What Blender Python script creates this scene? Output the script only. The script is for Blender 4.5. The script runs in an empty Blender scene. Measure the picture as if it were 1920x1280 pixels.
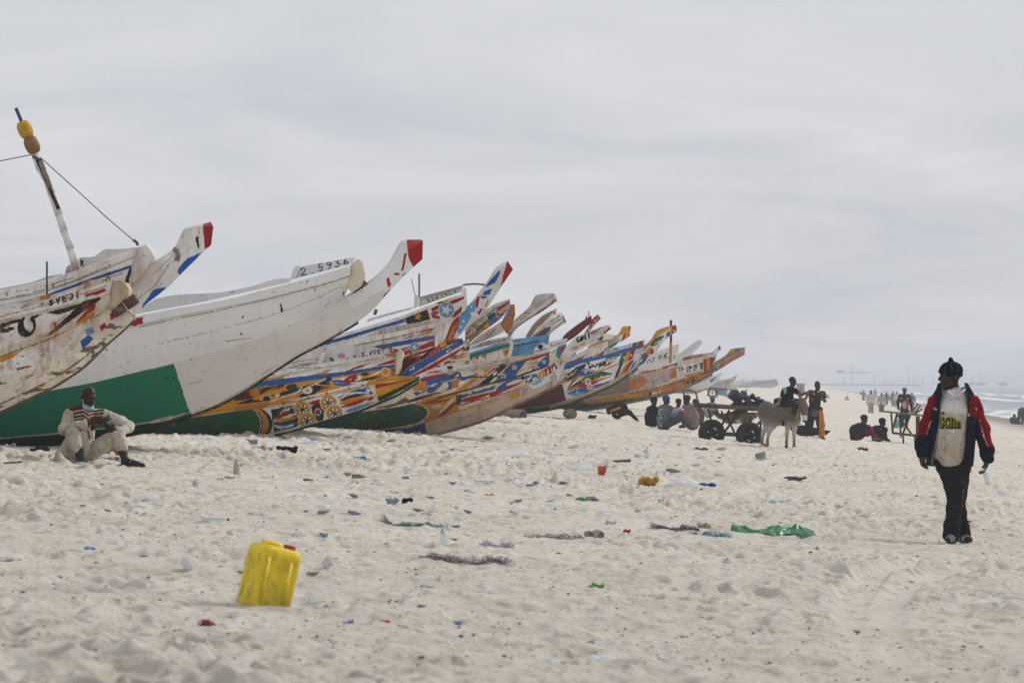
import bpy, math, random
import numpy as np
from mathutils import Vector, Matrix

rnd = random.Random(7)
scene = bpy.context.scene
COL = scene.collection
# ------------------------------------------------------------------ camera, sky, sun, exposure
F, CX, HY, CZ = 6400.0, 960.0, 722.0, 1.55     # focal length in photo pixels, principal column, horizon row, eye height
cam_data = bpy.data.cameras.new("camera")
cam = bpy.data.objects.new("camera", cam_data); COL.objects.link(cam)
cam.location = (0, 0, CZ); cam.rotation_euler = (math.radians(90), 0, 0)
cam_data.sensor_width = 36.0; cam_data.lens = 120.0
cam_data.shift_y = 82.0 / 1920.0
cam_data.clip_start = 0.5; cam_data.clip_end = 20000.0
cam_data.dof.use_dof = True; cam_data.dof.focus_distance = 58.0; cam_data.dof.aperture_fstop = 6.5
scene.camera = cam

SUN_DIR = Vector((0.66, 0.42, 0.56)).normalized()      # towards the veiled sun: right, a little behind
sun_el = math.asin(SUN_DIR.z); sun_az = math.atan2(SUN_DIR.x, SUN_DIR.y)
world = bpy.data.worlds.new("World"); scene.world = world; world.use_nodes = True
wn, wl = world.node_tree.nodes, world.node_tree.links
wn.clear()
w_out = wn.new("ShaderNodeOutputWorld"); w_bg = wn.new("ShaderNodeBackground")
w_sky = wn.new("ShaderNodeTexSky"); w_sky.sky_type = 'NISHITA'; w_sky.sun_disc = False
w_sky.sun_elevation = sun_el; w_sky.sun_rotation = sun_az; w_sky.dust_density = 4.0; w_sky.air_density = 1.0
w_tc = wn.new("ShaderNodeTexCoord"); w_sep = wn.new("ShaderNodeSeparateXYZ")
wl.new(w_tc.outputs["Generated"], w_sep.inputs[0])
def wmath(op, a, b=None):
    n = wn.new("ShaderNodeMath"); n.operation = op
    for i, v in enumerate((a, b)):
        if v is None: continue
        if isinstance(v, (int, float)): n.inputs[i].default_value = v
        else: wl.new(v, n.inputs[i])
    return n.outputs[0]
zc = wmath('ADD', wmath('MAXIMUM', w_sep.outputs[2], 0.0), 0.10)
cx_ = wmath('DIVIDE', w_sep.outputs[0], zc); cy_ = wmath('DIVIDE', w_sep.outputs[1], zc)
w_comb = wn.new("ShaderNodeCombineXYZ"); wl.new(cx_, w_comb.inputs[0]); wl.new(cy_, w_comb.inputs[1])
w_map = wn.new("ShaderNodeMapping"); wl.new(w_comb.outputs[0], w_map.inputs[0])
w_map.inputs["Rotation"].default_value = (0, 0, math.radians(-9)); w_map.inputs["Scale"].default_value = (1.25, 0.8, 1); w_map.inputs["Location"].default_value = (3.1, 1.7, 0)
w_n1 = wn.new("ShaderNodeTexNoise"); wl.new(w_map.outputs[0], w_n1.inputs["Vector"])
w_n1.inputs["Scale"].default_value = 0.9; w_n1.inputs["Detail"].default_value = 7.0; w_n1.inputs["Roughness"].default_value = 0.53; w_n1.inputs["Distortion"].default_value = 0.9
w_ramp = wn.new("ShaderNodeValToRGB"); wl.new(w_n1.outputs[0], w_ramp.inputs[0])
w_ramp.color_ramp.elements[0].position = 0.25; w_ramp.color_ramp.elements[0].color = (0.41, 0.43, 0.478, 1)
w_ramp.color_ramp.elements[1].position = 0.64; w_ramp.color_ramp.elements[1].color = (0.552, 0.562, 0.583, 1)
w_sc = wn.new("ShaderNodeMix"); w_sc.data_type = 'RGBA'; w_sc.blend_type = 'MULTIPLY'; w_sc.inputs[0].default_value = 1.0
wl.new(w_sky.outputs[0], w_sc.inputs[6]); w_sc.inputs[7].default_value = (0.1, 0.1, 0.1, 1)      # clear sky at strength 0.1 above the cloud veil
w_mix = wn.new("ShaderNodeMix"); w_mix.data_type = 'RGBA'; w_mix.inputs[0].default_value = 0.94
wl.new(w_sc.outputs[2], w_mix.inputs[6]); wl.new(w_ramp.outputs[0], w_mix.inputs[7])
wl.new(w_mix.outputs[2], w_bg.inputs[0]); w_bg.inputs[1].default_value = 1.0
wl.new(w_bg.outputs[0], w_out.inputs[0])

sun_data = bpy.data.lights.new("sun", 'SUN'); sun_data.energy = 1.5; sun_data.angle = math.radians(10); sun_data.color = (1.0, 0.93, 0.82)
sun = bpy.data.objects.new("sun", sun_data); COL.objects.link(sun)
sun.rotation_euler = SUN_DIR.to_track_quat('Z', 'Y').to_euler()
sun.location = (20, 5, 30)
vs = scene.view_settings
vs.view_transform = 'Standard'; vs.look = 'None'; vs.exposure = 0.38; vs.gamma = 1.0; vs.use_curve_mapping = False
scene.cycles.volume_bounces = 2
scene.cycles.max_bounces = 8; scene.cycles.diffuse_bounces = 2; scene.cycles.transparent_max_bounces = 12

# ------------------------------------------------------------------ helpers
def hsh(ix, iy, seed):
    n = (ix.astype(np.int64) * 374761393 + iy.astype(np.int64) * 668265263 + seed * 974634777) & 0xffffffff
    n = ((n ^ (n >> 13)) * 1274126177) & 0xffffffff
    n = ((n ^ (n >> 16)) * 2246822519) & 0xffffffff
    return ((n ^ (n >> 15)) & 0xfffff) / 1048575.0
def vnoise(x, y, seed=0):
    ix, iy = np.floor(x), np.floor(y); fx, fy = x - ix, y - iy
    fx = fx * fx * (3 - 2 * fx); fy = fy * fy * (3 - 2 * fy)
    a, b = hsh(ix, iy, seed), hsh(ix + 1, iy, seed); c, d = hsh(ix, iy + 1, seed), hsh(ix + 1, iy + 1, seed)
    return (a + (b - a) * fx) * (1 - fy) + (c + (d - c) * fx) * fy
def fbm(x, y, seed=0, o=4, g=0.5):
    v, a, t = 0, 1.0, 0
    for i in range(o):
        v = v + a * vnoise(x * 2 ** i + 17.3 * i, y * 2 ** i - 9.1 * i, seed + i); t += a; a *= g
    return v / t
def W(px, py, Y): return np.array([(px - CX) * Y / F, Y, CZ + (HY - py) * Y / F])

def smoothstep(a, b, x):
    t = np.clip((x - a) / (b - a), 0, 1); return t * t * (3 - 2 * t)
def dimples(x, y, cell, seed, depth, rad):
    ix, iy = np.floor(x / cell), np.floor(y / cell); out = np.zeros_like(x)
    for dx in (-1, 0, 1):
        for dy in (-1, 0, 1):
            jx, jy = ix + dx, iy + dy
            cx = (jx + hsh(jx, jy, seed)) * cell; cy = (jy + hsh(jx, jy, seed + 1)) * cell
            k = hsh(jx, jy, seed + 2); an = hsh(jx, jy, seed + 3) * 6.283
            r = rad * (0.55 + 0.9 * hsh(jx, jy, seed + 4))
            ux, uy = x - cx, y - cy
            c, s = np.cos(an), np.sin(an)
            d = np.sqrt((ux * c + uy * s) ** 2 + ((-ux * s + uy * c) * 1.7) ** 2) / r
            amp = depth * np.maximum(k - 0.25, 0) * 1.5
            out += amp * (-np.exp(-d * d * 1.6) + 0.42 * np.exp(-((d - 1.35) / 0.55) ** 2))
    return out
def ground_macro(X, Y):
    X = np.asarray(X, float); Y = np.asarray(Y, float)
    s = X - 0.09 * np.maximum(Y, 0)
    z = np.where(s < 4, 0.07 - 0.075 * s, -0.23 - 0.055 * (s - 4))
    z = np.where(s < -9, 0.745 - 0.03 * (s + 9), z)
    z = np.minimum(z, 1.25); z = np.maximum(z, -2.0)
    return z
def _track(pts):
    out = []
    for px, py in pts: Yq = 1.50 * F / (py - HY); out.append(((px - CX) * Yq / F, Yq))
    p = np.array(out); d = np.concatenate([[0], np.cumsum(np.hypot(*np.diff(p, axis=0).T))]); t = np.linspace(0, d[-1], 30); return np.stack([np.interp(t, d, p[:, 0]), np.interp(t, d, p[:, 1])], 1)
TRACKS = [_track([(1640, 1260), (1604, 1170), (1606, 1120), (1640, 1078), (1700, 1052), (1800, 1034), (1940, 1022)]), _track([(1690, 1240), (1662, 1170), (1668, 1125), (1705, 1090), (1770, 1066), (1860, 1050), (1960, 1040)]), _track([(1340, 960), (1400, 938), (1440, 918), (1480, 902), (1540, 884)])]
def ground_z(X, Y):
    X = np.asarray(X, float); Y = np.asarray(Y, float)
    s = X - 0.09 * np.maximum(Y, 0)
    fade = smoothstep(260, 60, Y) * smoothstep(11.5, 6, s)
    f2 = smoothstep(140, 40, Y)
    wob = 0.35 * (vnoise(X * 0.9, Y * 0.9, 90) - 0.5)
    area = 0.40 + 0.9 * smoothstep(0.32, 0.68, fbm(X * 0.3, Y * 0.16, 31, 4))
    h = 0.10 * (fbm(X * 0.22, Y * 0.16, 1, 3) - 0.5)
    h = h + area * dimples(X + wob, Y + wob, 0.54, 11, 0.085, 0.22)
    h = h + area * f2 * dimples(X + wob, Y - wob, 0.29, 41, 0.078, 0.125)
    h = h + area * f2 * dimples(X - wob * .7, Y + wob, 0.16, 51, 0.042, 0.072)
    h = h + f2 * 0.05 * (fbm(X * 3.2, Y * 2.6, 5, 4, 0.55) - 0.5)
    h = h + f2 * 0.03 * (np.abs(fbm(X * 7.0, Y * 4.5, 6, 2) - 0.5))
    for tr in TRACKS:      # wheel tracks: a smoothed shallow groove
        if Y.size > 4 or True:
            d = np.full(np.shape(X), 9.0); sel = (X > tr[:, 0].min() - .5) & (X < tr[:, 0].max() + .5) & (Y > tr[:, 1].min() - .8) & (Y < tr[:, 1].max() + .8)
            if np.any(sel):
                xs, ys = np.atleast_1d(X)[np.atleast_1d(sel)], np.atleast_1d(Y)[np.atleast_1d(sel)]; dd = np.full(xs.shape, 9.0)
                for (x0, y0), (x1, y1) in zip(tr[:-1], tr[1:]):
                    L = (x1 - x0) ** 2 + (y1 - y0) ** 2 + 1e-9; t = np.clip(((xs - x0) * (x1 - x0) + (ys - y0) * (y1 - y0)) / L, 0, 1); dd = np.minimum(dd, np.hypot(xs - x0 - t * (x1 - x0), ys - y0 - t * (y1 - y0)))
                d = np.atleast_1d(d); d[np.atleast_1d(sel)] = dd; d = d.reshape(np.shape(X)); h = h * (.12 + .88 * smoothstep(.07, .2, d)) - .02 * (1 - smoothstep(.03, .16, d))
    return ground_macro(X, Y) + h * fade
def G(px, py):
    Y = 40.0
    for _ in range(60):
        z = float(ground_macro((px - CX) * Y / F, Y)); Yn = (CZ - z) * F / max(py - HY, 3.0)
        Y = 0.5 * Y + 0.5 * min(max(Yn, 5), 900)
    X = (px - CX) * Y / F
    return np.array([X, Y, max(float(ground_z(X, Y)), float(ground_macro(X, Y)) + .012)])

def new_mesh(name, V, faces, cols=None, smooth=True):
    V = np.asarray(V, np.float32); me = bpy.data.meshes.new(name)
    if isinstance(faces, np.ndarray): faces = [faces]
    arrs = [np.asarray(f, np.int32) for f in faces if len(f)]
    nl = sum(a.size for a in arrs); nf = sum(len(a) for a in arrs)
    me.vertices.add(len(V)); me.vertices.foreach_set("co", V.ravel())
    me.loops.add(nl); me.polygons.add(nf)
    me.loops.foreach_set("vertex_index", np.concatenate([a.ravel() for a in arrs]))
    tot = np.concatenate([np.full(len(a), a.shape[1], np.int32) for a in arrs]); st = np.concatenate([[0], np.cumsum(tot)[:-1]]).astype(np.int32)
    me.polygons.foreach_set("loop_start", st)
    if smooth: me.polygons.foreach_set("use_smooth", np.ones(nf, bool))
    me.update(calc_edges=True); me.validate()
    if cols is not None:
        ca = me.color_attributes.new("Col", 'FLOAT_COLOR', 'POINT')
        c4 = np.ones((len(V), 4), np.float32); c4[:, :3] = cols; ca.data.foreach_set("color", c4.ravel())
    return me
def link(name, me, mat, parent=None):
    o = bpy.data.objects.new(name, me); COL.objects.link(o)
    if mat is not None: me.materials.append(mat)
    if parent is not None: o.parent = parent
    return o
def thing(name, label, cat, loc=(0, 0, 0), group=None):
    o = bpy.data.objects.new(name, None); COL.objects.link(o); o.location = [float(v) for v in loc]; o.empty_display_size = 0.2
    o["label"] = label; o["category"] = cat
    if group: o["group"] = group
    return o
def tag(o, label, cat, group=None):
    o["label"] = label; o["category"] = cat
    if group: o["group"] = group
    return o
def part(name, V, faces, mat, parent, cols=None, smooth=True):
    V = np.asarray(V, float) - np.array(parent_origin(parent))
    return link(name, new_mesh(name, V, faces, cols, smooth), mat, parent)
def parent_origin(p):
    o = np.zeros(3)
    while p is not None:
        o = o + np.array(p.location); p = p.parent
    return o
class MB:
    """collects boxes, tubes and strips into one mesh"""
    def __init__(s): s.V, s.Q, s.T, s.C, s.n = [], [], [], [], 0
    def add(s, V, Q=None, T=None, col=None):
        V = np.asarray(V, float).reshape(-1, 3)
        if Q is not None and len(Q): s.Q.append(np.asarray(Q, int).reshape(-1, 4) + s.n)
        if T is not None and len(T): s.T.append(np.asarray(T, int).reshape(-1, 3) + s.n)
        s.V.append(V); s.n += len(V)
        c = np.zeros((len(V), 3)); c[:] = (0.5, 0.5, 0.5) if col is None else col; s.C.append(c)
        return s
    def grid(s, P, col=None, closed=False):
        n, m = P.shape[:2]; idx = np.arange(n * m).reshape(n, m)
        q = np.stack([idx[:-1, :-1], idx[1:, :-1], idx[1:, 1:], idx[:-1, 1:]], -1).reshape(-1, 4)
        if closed:
            q2 = np.stack([idx[:-1, -1], idx[1:, -1], idx[1:, 0], idx[:-1, 0]], -1).reshape(-1, 4); q = np.concatenate([q, q2])
        return s.add(P.reshape(-1, 3), q, None, col)
    def box(s, c, size, R=None, col=None):
        hx, hy, hz = [v / 2 for v in size]
        P = np.array([[x, y, z] for x in (-hx, hx) for y in (-hy, hy) for z in (-hz, hz)])
        if R is not None: P = P @ np.array(R).T
        return s.add(P + np.array(c), [[0, 1, 3, 2], [4, 6, 7, 5], [0, 4, 5, 1], [2, 3, 7, 6], [0, 2, 6, 4], [1, 5, 7, 3]], None, col)
    def tube(s, pts, r, n=8, col=None, caps=True):
        pts = np.asarray(pts, float); k = len(pts); r = np.broadcast_to(np.asarray(r, float), (k,))
        tg = np.gradient(pts, axis=0); tg /= np.linalg.norm(tg, axis=1)[:, None] + 1e-9
        a = np.linspace(0, 2 * np.pi, n, endpoint=False); P = np.zeros((k, n, 3))
        ref = np.array([0, 0, 1.0]) if abs(tg[0][2]) < 0.9 else np.array([1.0, 0, 0])
        for i in range(k):
            u = np.cross(tg[i], ref); u /= np.linalg.norm(u) + 1e-9; v = np.cross(tg[i], u); ref = np.cross(u, tg[i])
            P[i] = pts[i] + r[i] * (np.cos(a)[:, None] * u + np.sin(a)[:, None] * v)
        base = s.n; s.grid(P, col, True)
        if caps:
            for i in (0, k - 1):
                b = s.n; s.add(np.vstack([P[i], pts[i]]), None, [[j, (j + 1) % n, n] for j in range(n)], col)
        return s
    def bar(s, a, b, w, h, up=(0, 0, 1), col=None):
        a, b = np.array(a, float), np.array(b, float); d = b - a; L = np.linalg.norm(d); d /= L
        u = np.cross(np.array(up, float), d); u /= np.linalg.norm(u) + 1e-9; v = np.cross(d, u)
        return s.box((a + b) / 2, (L, w, h), np.stack([d, u, v], 1), col)
    def lathe(s, prof, axis_o=(0, 0, 0), R=None, n=14, col=None):
        a = np.linspace(0, 2 * np.pi, n, endpoint=False); prof = np.asarray(prof, float)
        P = np.stack([prof[:, 0:1] * np.cos(a), prof[:, 0:1] * np.sin(a), np.repeat(prof[:, 1:2], n, 1)], -1)
        if R is not None: P = P @ np.array(R).T
        return s.grid(P + np.array(axis_o), col, True)
    def build(s, name, mat, parent=None, smooth=False, cols=True):
        V = np.concatenate(s.V); fs = []
        if s.Q: fs.append(np.concatenate(s.Q))
        if s.T: fs.append(np.concatenate(s.T))
        V = V - parent_origin(parent)
        return link(name, new_mesh(name, V, fs, np.concatenate(s.C) if cols else None, smooth), mat, parent)
def rotm(rx=0, ry=0, rz=0):
    return np.array((Matrix.Rotation(rz, 3, 'Z') @ Matrix.Rotation(ry, 3, 'Y') @ Matrix.Rotation(rx, 3, 'X')))

# ------------------------------------------------------------------ materials
def mat_new(name):
    m = bpy.data.materials.new(name); m.use_nodes = True; nt = m.node_tree; nt.nodes.clear()
    out = nt.nodes.new("ShaderNodeOutputMaterial"); b = nt.nodes.new("ShaderNodeBsdfPrincipled"); nt.links.new(b.outputs[0], out.inputs[0])
    return m, nt, b, out
def nd(nt, t, **kw):
    n = nt.nodes.new(t)
    for k, v in kw.items(): setattr(n, k, v)
    return n
def noise(nt, vec, scale, detail=4, rough=0.55, mapscale=None, dist=0):
    if mapscale is not None:
        mp = nd(nt, "ShaderNodeMapping"); nt.links.new(vec, mp.inputs[0]); mp.inputs["Scale"].default_value = mapscale; vec = mp.outputs[0]
    n = nd(nt, "ShaderNodeTexNoise"); nt.links.new(vec, n.inputs["Vector"])
    n.inputs["Scale"].default_value = scale; n.inputs["Detail"].default_value = detail; n.inputs["Roughness"].default_value = rough; n.inputs["Distortion"].default_value = dist
    return n.outputs[0]
def ramp(nt, f, p0, p1, c0=(0, 0, 0, 1), c1=(1, 1, 1, 1)):
    r = nd(nt, "ShaderNodeValToRGB"); nt.links.new(f, r.inputs[0])
    r.color_ramp.elements[0].position = p0; r.color_ramp.elements[0].color = c0
    r.color_ramp.elements[1].position = p1; r.color_ramp.elements[1].color = c1
    return r.outputs[0]
def mixc(nt, fac, a, b, mode='MIX'):
    n = nd(nt, "ShaderNodeMix", data_type='RGBA', blend_type=mode)
    if isinstance(fac, (int, float)): n.inputs[0].default_value = fac
    else: nt.links.new(fac, n.inputs[0])
    for i, v in ((6, a), (7, b)):
        if isinstance(v, tuple): n.inputs[i].default_value = v if len(v) == 4 else (*v, 1)
        else: nt.links.new(v, n.inputs[i])
    return n.outputs[2]
def mulf(nt, a, b):
    n = nd(nt, "ShaderNodeMath", operation='MULTIPLY')
    for i, v in enumerate((a, b)):
        if isinstance(v, (int, float)): n.inputs[i].default_value = v
        else: nt.links.new(v, n.inputs[i])
    return n.outputs[0]
def bump(nt, b, h, strength, dist):
    n = nd(nt, "ShaderNodeBump"); nt.links.new(h, n.inputs["Height"]); n.inputs["Strength"].default_value = strength; n.inputs["Distance"].default_value = dist
    nt.links.new(n.outputs[0], b.inputs["Normal"])
def paint_mat(name, wear=0.5, rust=0.0, dirt=0.3, speck=0.4, rough=0.62, wood=(0.085, 0.062, 0.045, 1)):
    m, nt, b, out = mat_new(name)
    tc = nd(nt, "ShaderNodeTexCoord"); v = tc.outputs["Object"]
    at = nd(nt, "ShaderNodeVertexColor"); at.layer_name = "Col"; c = at.outputs[0]
    dn = noise(nt, v, 1.1, 5, 0.6, (0.7, 0.7, 1.3))
    dk = (.55, .39, .25, 1) if dirt > .2 else (.66, .60, .54, 1)
    c = mixc(nt, mulf(nt, ramp(nt, dn, 0.42, 0.68), min(1, dirt * 1.5)), c, dk, 'MULTIPLY')
    st = noise(nt, v, 7, 4, 0.6, (1.0, 1.0, 0.12))
    c = mixc(nt, mulf(nt, ramp(nt, st, 0.50, 0.72), min(1, dirt * 1.3)), c, dk, 'MULTIPLY')
    n1 = noise(nt, v, 8.0, 9, 0.70, (0.3, 1, 1.5), 0.4)
    t = 0.74 - 0.24 * wear
    chip = ramp(nt, n1, t, t + 0.02)
    n1b = noise(nt, v, 26, 3, 0.6, (0.2, 1, 1))
    wc = mixc(nt, n1b, wood, (wood[0] * 2.3, wood[1] * 2.3, wood[2] * 2.3, 1))
    c = mixc(nt, chip, c, wc)
    n2 = noise(nt, v, 34, 3, 0.6, (0.5, 1, 1)); sp = ramp(nt, n2, 0.70 - 0.1 * speck, 0.73 - 0.1 * speck)
    n2m = noise(nt, v, 1.7, 3, 0.5)
    c = mixc(nt, mulf(nt, mulf(nt, sp, ramp(nt, n2m, 0.42, 0.62)), min(1.0, speck * 1.6)), c, (0.035, 0.03, 0.028, 1))
    if rust > 0:
        r1 = noise(nt, v, 3.2, 6, 0.65, (1.6, 1.6, 0.7)); r2 = noise(nt, v, 13, 4, 0.6, (1.2, 1.2, 0.16))
        rf = mulf(nt, ramp(nt, r1, 0.62 - 0.1 * rust, 0.8 - 0.1 * rust), ramp(nt, r2, 0.36, 0.62))
        c = mixc(nt, mulf(nt, rf, 0.9), c, (0.27, 0.085, 0.018, 1))
    nt.links.new(c, b.inputs["Base Color"]); b.inputs["Roughness"].default_value = rough; b.inputs["Specular IOR Level"].default_value = 0.12
    hm = nd(nt, "ShaderNodeMath", operation='SUBTRACT'); nt.links.new(noise(nt, v, 14, 5, 0.6, (0.12, 1, 1)), hm.inputs[0]); nt.links.new(chip, hm.inputs[1])
    bump(nt, b, hm.outputs[0], 0.35, 0.012)
    return m
def simple_mat(name, col=None, rough=0.7, nscale=12, var=0.25, bmp=0.15, spec=0.3, metal=0.0):
    """col None: takes the Col attribute"""
    m, nt, b, out = mat_new(name); tc = nd(nt, "ShaderNodeTexCoord"); v = tc.outputs["Object"]
    if col is None:
        at = nd(nt, "ShaderNodeVertexColor"); at.layer_name = "Col"; c = at.outputs[0]
    else:
        rg = nd(nt, "ShaderNodeRGB"); rg.outputs[0].default_value = (*col, 1); c = rg.outputs[0]
    n = noise(nt, v, nscale, 5, 0.6)
    lo = 1 - var
    c = mixc(nt, 1.0, c, ramp(nt, n, 0.3, 0.7, (lo, lo, lo, 1), (1 + var * 0.4,) * 3 + (1,)), 'MULTIPLY')
    nt.links.new(c, b.inputs["Base Color"]); b.inputs["Roughness"].default_value = rough; b.inputs["Specular IOR Level"].default_value = spec; b.inputs["Metallic"].default_value = metal
    if bmp > 0: bump(nt, b, noise(nt, v, nscale * 3, 4, 0.6), bmp, 0.01)
    return m
M = {}
M['clean'] = paint_mat("white_paint", wear=0.16, dirt=0.14, speck=0.55)
M['paint'] = paint_mat("boat_paint", wear=0.32, rust=0.5, dirt=0.4, speck=0.55)
M['worn'] = paint_mat("worn_boat_paint", wear=0.5, rust=0.8, dirt=0.5, speck=0.75)
M['rusty'] = paint_mat("rusty_boat_paint", wear=0.5, rust=1.5, dirt=0.42, speck=0.8)
M['wood'] = paint_mat("weathered_wood", wear=0.8, dirt=0.5, speck=0.8)
def cloth_mat(name):
    m, nt, b, out = mat_new(name); tc = nd(nt, "ShaderNodeTexCoord"); v = tc.outputs["Object"]; at = nd(nt, "ShaderNodeVertexColor"); at.layer_name = "Col"
    n = noise(nt, v, 13, 6, 0.65); c = mixc(nt, 1.0, at.outputs[0], ramp(nt, n, 0.3, 0.7, (.68, .67, .65, 1), (1.1, 1.1, 1.1, 1)), 'MULTIPLY')
    nt.links.new(c, b.inputs["Base Color"]); b.inputs["Roughness"].default_value = .95; b.inputs["Specular IOR Level"].default_value = .05
    k = nd(nt, "ShaderNodeMath", operation='SUBTRACT'); nt.links.new(noise(nt, v, 6.5, 3, 0.5, (1, 1, .7), 1.6), k.inputs[0]); k.inputs[1].default_value = .5
    ab = nd(nt, "ShaderNodeMath", operation='ABSOLUTE'); nt.links.new(k.outputs[0], ab.inputs[0]); bump(nt, b, ab.outputs[0], .8, .09); return m
M['cloth'] = cloth_mat("cloth")
M['skin'] = simple_mat("skin", None, 0.48, 20, 0.15, 0.05, 0.28)
M['plain'] = simple_mat("plain_colour", None, 0.6, 14, 0.25, 0.15, 0.3)
M['rubber'] = simple_mat("rubber", (0.02, 0.019, 0.018), 0.8, 9, 0.4, 0.2)
M['metal'] = simple_mat("dull_metal", (0.10, 0.085, 0.075), 0.6, 20, 0.5, 0.2, 0.4, 0.3)
M['hide'] = simple_mat("donkey_hide", None, 0.85, 30, 0.25, 0.3, 0.15)
M['rope'] = simple_mat("rope", (0.05, 0.045, 0.04), 0.9, 40, 0.4, 0.4)
m, nt, b, out = mat_new("clear_plastic")
b.inputs["Base Color"].default_value = (0.75, 0.82, 0.85, 1); b.inputs["Roughness"].default_value = 0.12; b.inputs["Transmission Weight"].default_value = 0.82; b.inputs["IOR"].default_value = 1.15
M['pet'] = m
m, nt, b, out = mat_new("thin_plastic"); at = nd(nt, "ShaderNodeVertexColor"); at.layer_name = "Col"; nt.links.new(at.outputs[0], b.inputs["Base Color"]); b.inputs["Roughness"].default_value = .4
tl = nd(nt, "ShaderNodeBsdfTranslucent"); nt.links.new(at.outputs[0], tl.inputs[0]); mx = nd(nt, "ShaderNodeMixShader"); mx.inputs[0].default_value = .5; nt.links.new(b.outputs[0], mx.inputs[1]); nt.links.new(tl.outputs[0], mx.inputs[2]); tp = nd(nt, 'ShaderNodeBsdfTransparent'); m2 = nd(nt, 'ShaderNodeMixShader'); m2.inputs[0].default_value = .35; nt.links.new(mx.outputs[0], m2.inputs[1]); nt.links.new(tp.outputs[0], m2.inputs[2]); nt.links.new(m2.outputs[0], out.inputs[0])
M['thin'] = m

# ------------------------------------------------------------------ ground, sea
def build_ground():
    pyr = np.concatenate([np.linspace(1470, 800, 1080), np.linspace(799, 765, 60)])
    Yr = 1.45 * F / (pyr - HY)
    Yr = np.concatenate([[-60, -30, -12, -4, 1, 5, 8, 10.5], Yr[Yr > 11.5], np.geomspace(Yr[-1] * 1.03, 7000, 70)])
    a = np.linspace(-0.180, 0.180, 700)
    ext = np.array([0.1825, 0.19, 0.2, 0.215, 0.235, 0.26, 0.3, 0.36, 0.45, 0.6, 0.85, 1.2, 2.0])
    a = np.concatenate([-ext[::-1], a, ext])
    A, YY = np.meshgrid(a, Yr); XX = A * np.maximum(YY, 12.0)
    Z = ground_z(XX, YY)
    P = np.stack([XX, YY, Z], -1); n, m_ = A.shape; idx = np.arange(n * m_).reshape(n, m_)
    q = np.stack([idx[:-1, :-1], idx[:-1, 1:], idx[1:, 1:], idx[1:, :-1]], -1).reshape(-1, 4)
    m, nt, b, out = mat_new("sand")
    tc = nd(nt, "ShaderNodeTexCoord"); v = tc.outputs["Object"]
    big = noise(nt, v, 0.16, 4, 0.55); mid = noise(nt, v, 1.3, 6, 0.6); fine = noise(nt, v, 38, 4, 0.7); shade_patch = noise(nt, v, 9, 6, 0.7, (1, .45, 1))
    c = mixc(nt, ramp(nt, big, 0.35, 0.65), (0.775, 0.735, 0.66, 1), (0.715, 0.665, 0.585, 1))
    c = mixc(nt, mulf(nt, ramp(nt, mid, 0.45, 0.72), .6), c, (0.56, 0.485, 0.395, 1))
    c = mixc(nt, mulf(nt, ramp(nt, shade_patch, 0.54, 0.70), .75), c, (0.36, 0.295, 0.23, 1))  # dark patches paint the shade of small hollows into the sand colour
    c = mixc(nt, mulf(nt, ramp(nt, fine, 0.58, 0.8), 0.45), c, (0.33, 0.26, 0.19, 1))
    # damp, darker sand towards the water line: distance from the shore line
    sx = nd(nt, "ShaderNodeSeparateXYZ"); nt.links.new(v, sx.inputs[0])
    sm = nd(nt, "ShaderNodeMath", operation='MULTIPLY_ADD'); nt.links.new(sx.outputs[1], sm.inputs[0]); sm.inputs[1].default_value = -0.09; nt.links.new(sx.outputs[0], sm.inputs[2])
    mr = nd(nt, "ShaderNodeMapRange"); nt.links.new(sm.outputs[0], mr.inputs[0]); mr.inputs[1].default_value = 8.6; mr.inputs[2].default_value = 11.2
    c = mixc(nt, mr.outputs[0], c, (0.30, 0.26, 0.215, 1))
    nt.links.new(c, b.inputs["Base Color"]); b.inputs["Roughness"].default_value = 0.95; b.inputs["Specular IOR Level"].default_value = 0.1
    bump(nt, b, noise(nt, v, 13, 8, 0.72, (1, .7, 1)), 0.9, 0.065)
    o = link("sand_beach", new_mesh("sand_beach", P.reshape(-1, 3), q), m); o["kind"] = "structure"; o["label"] = "pale trampled sand beach sloping to the sea"
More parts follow.
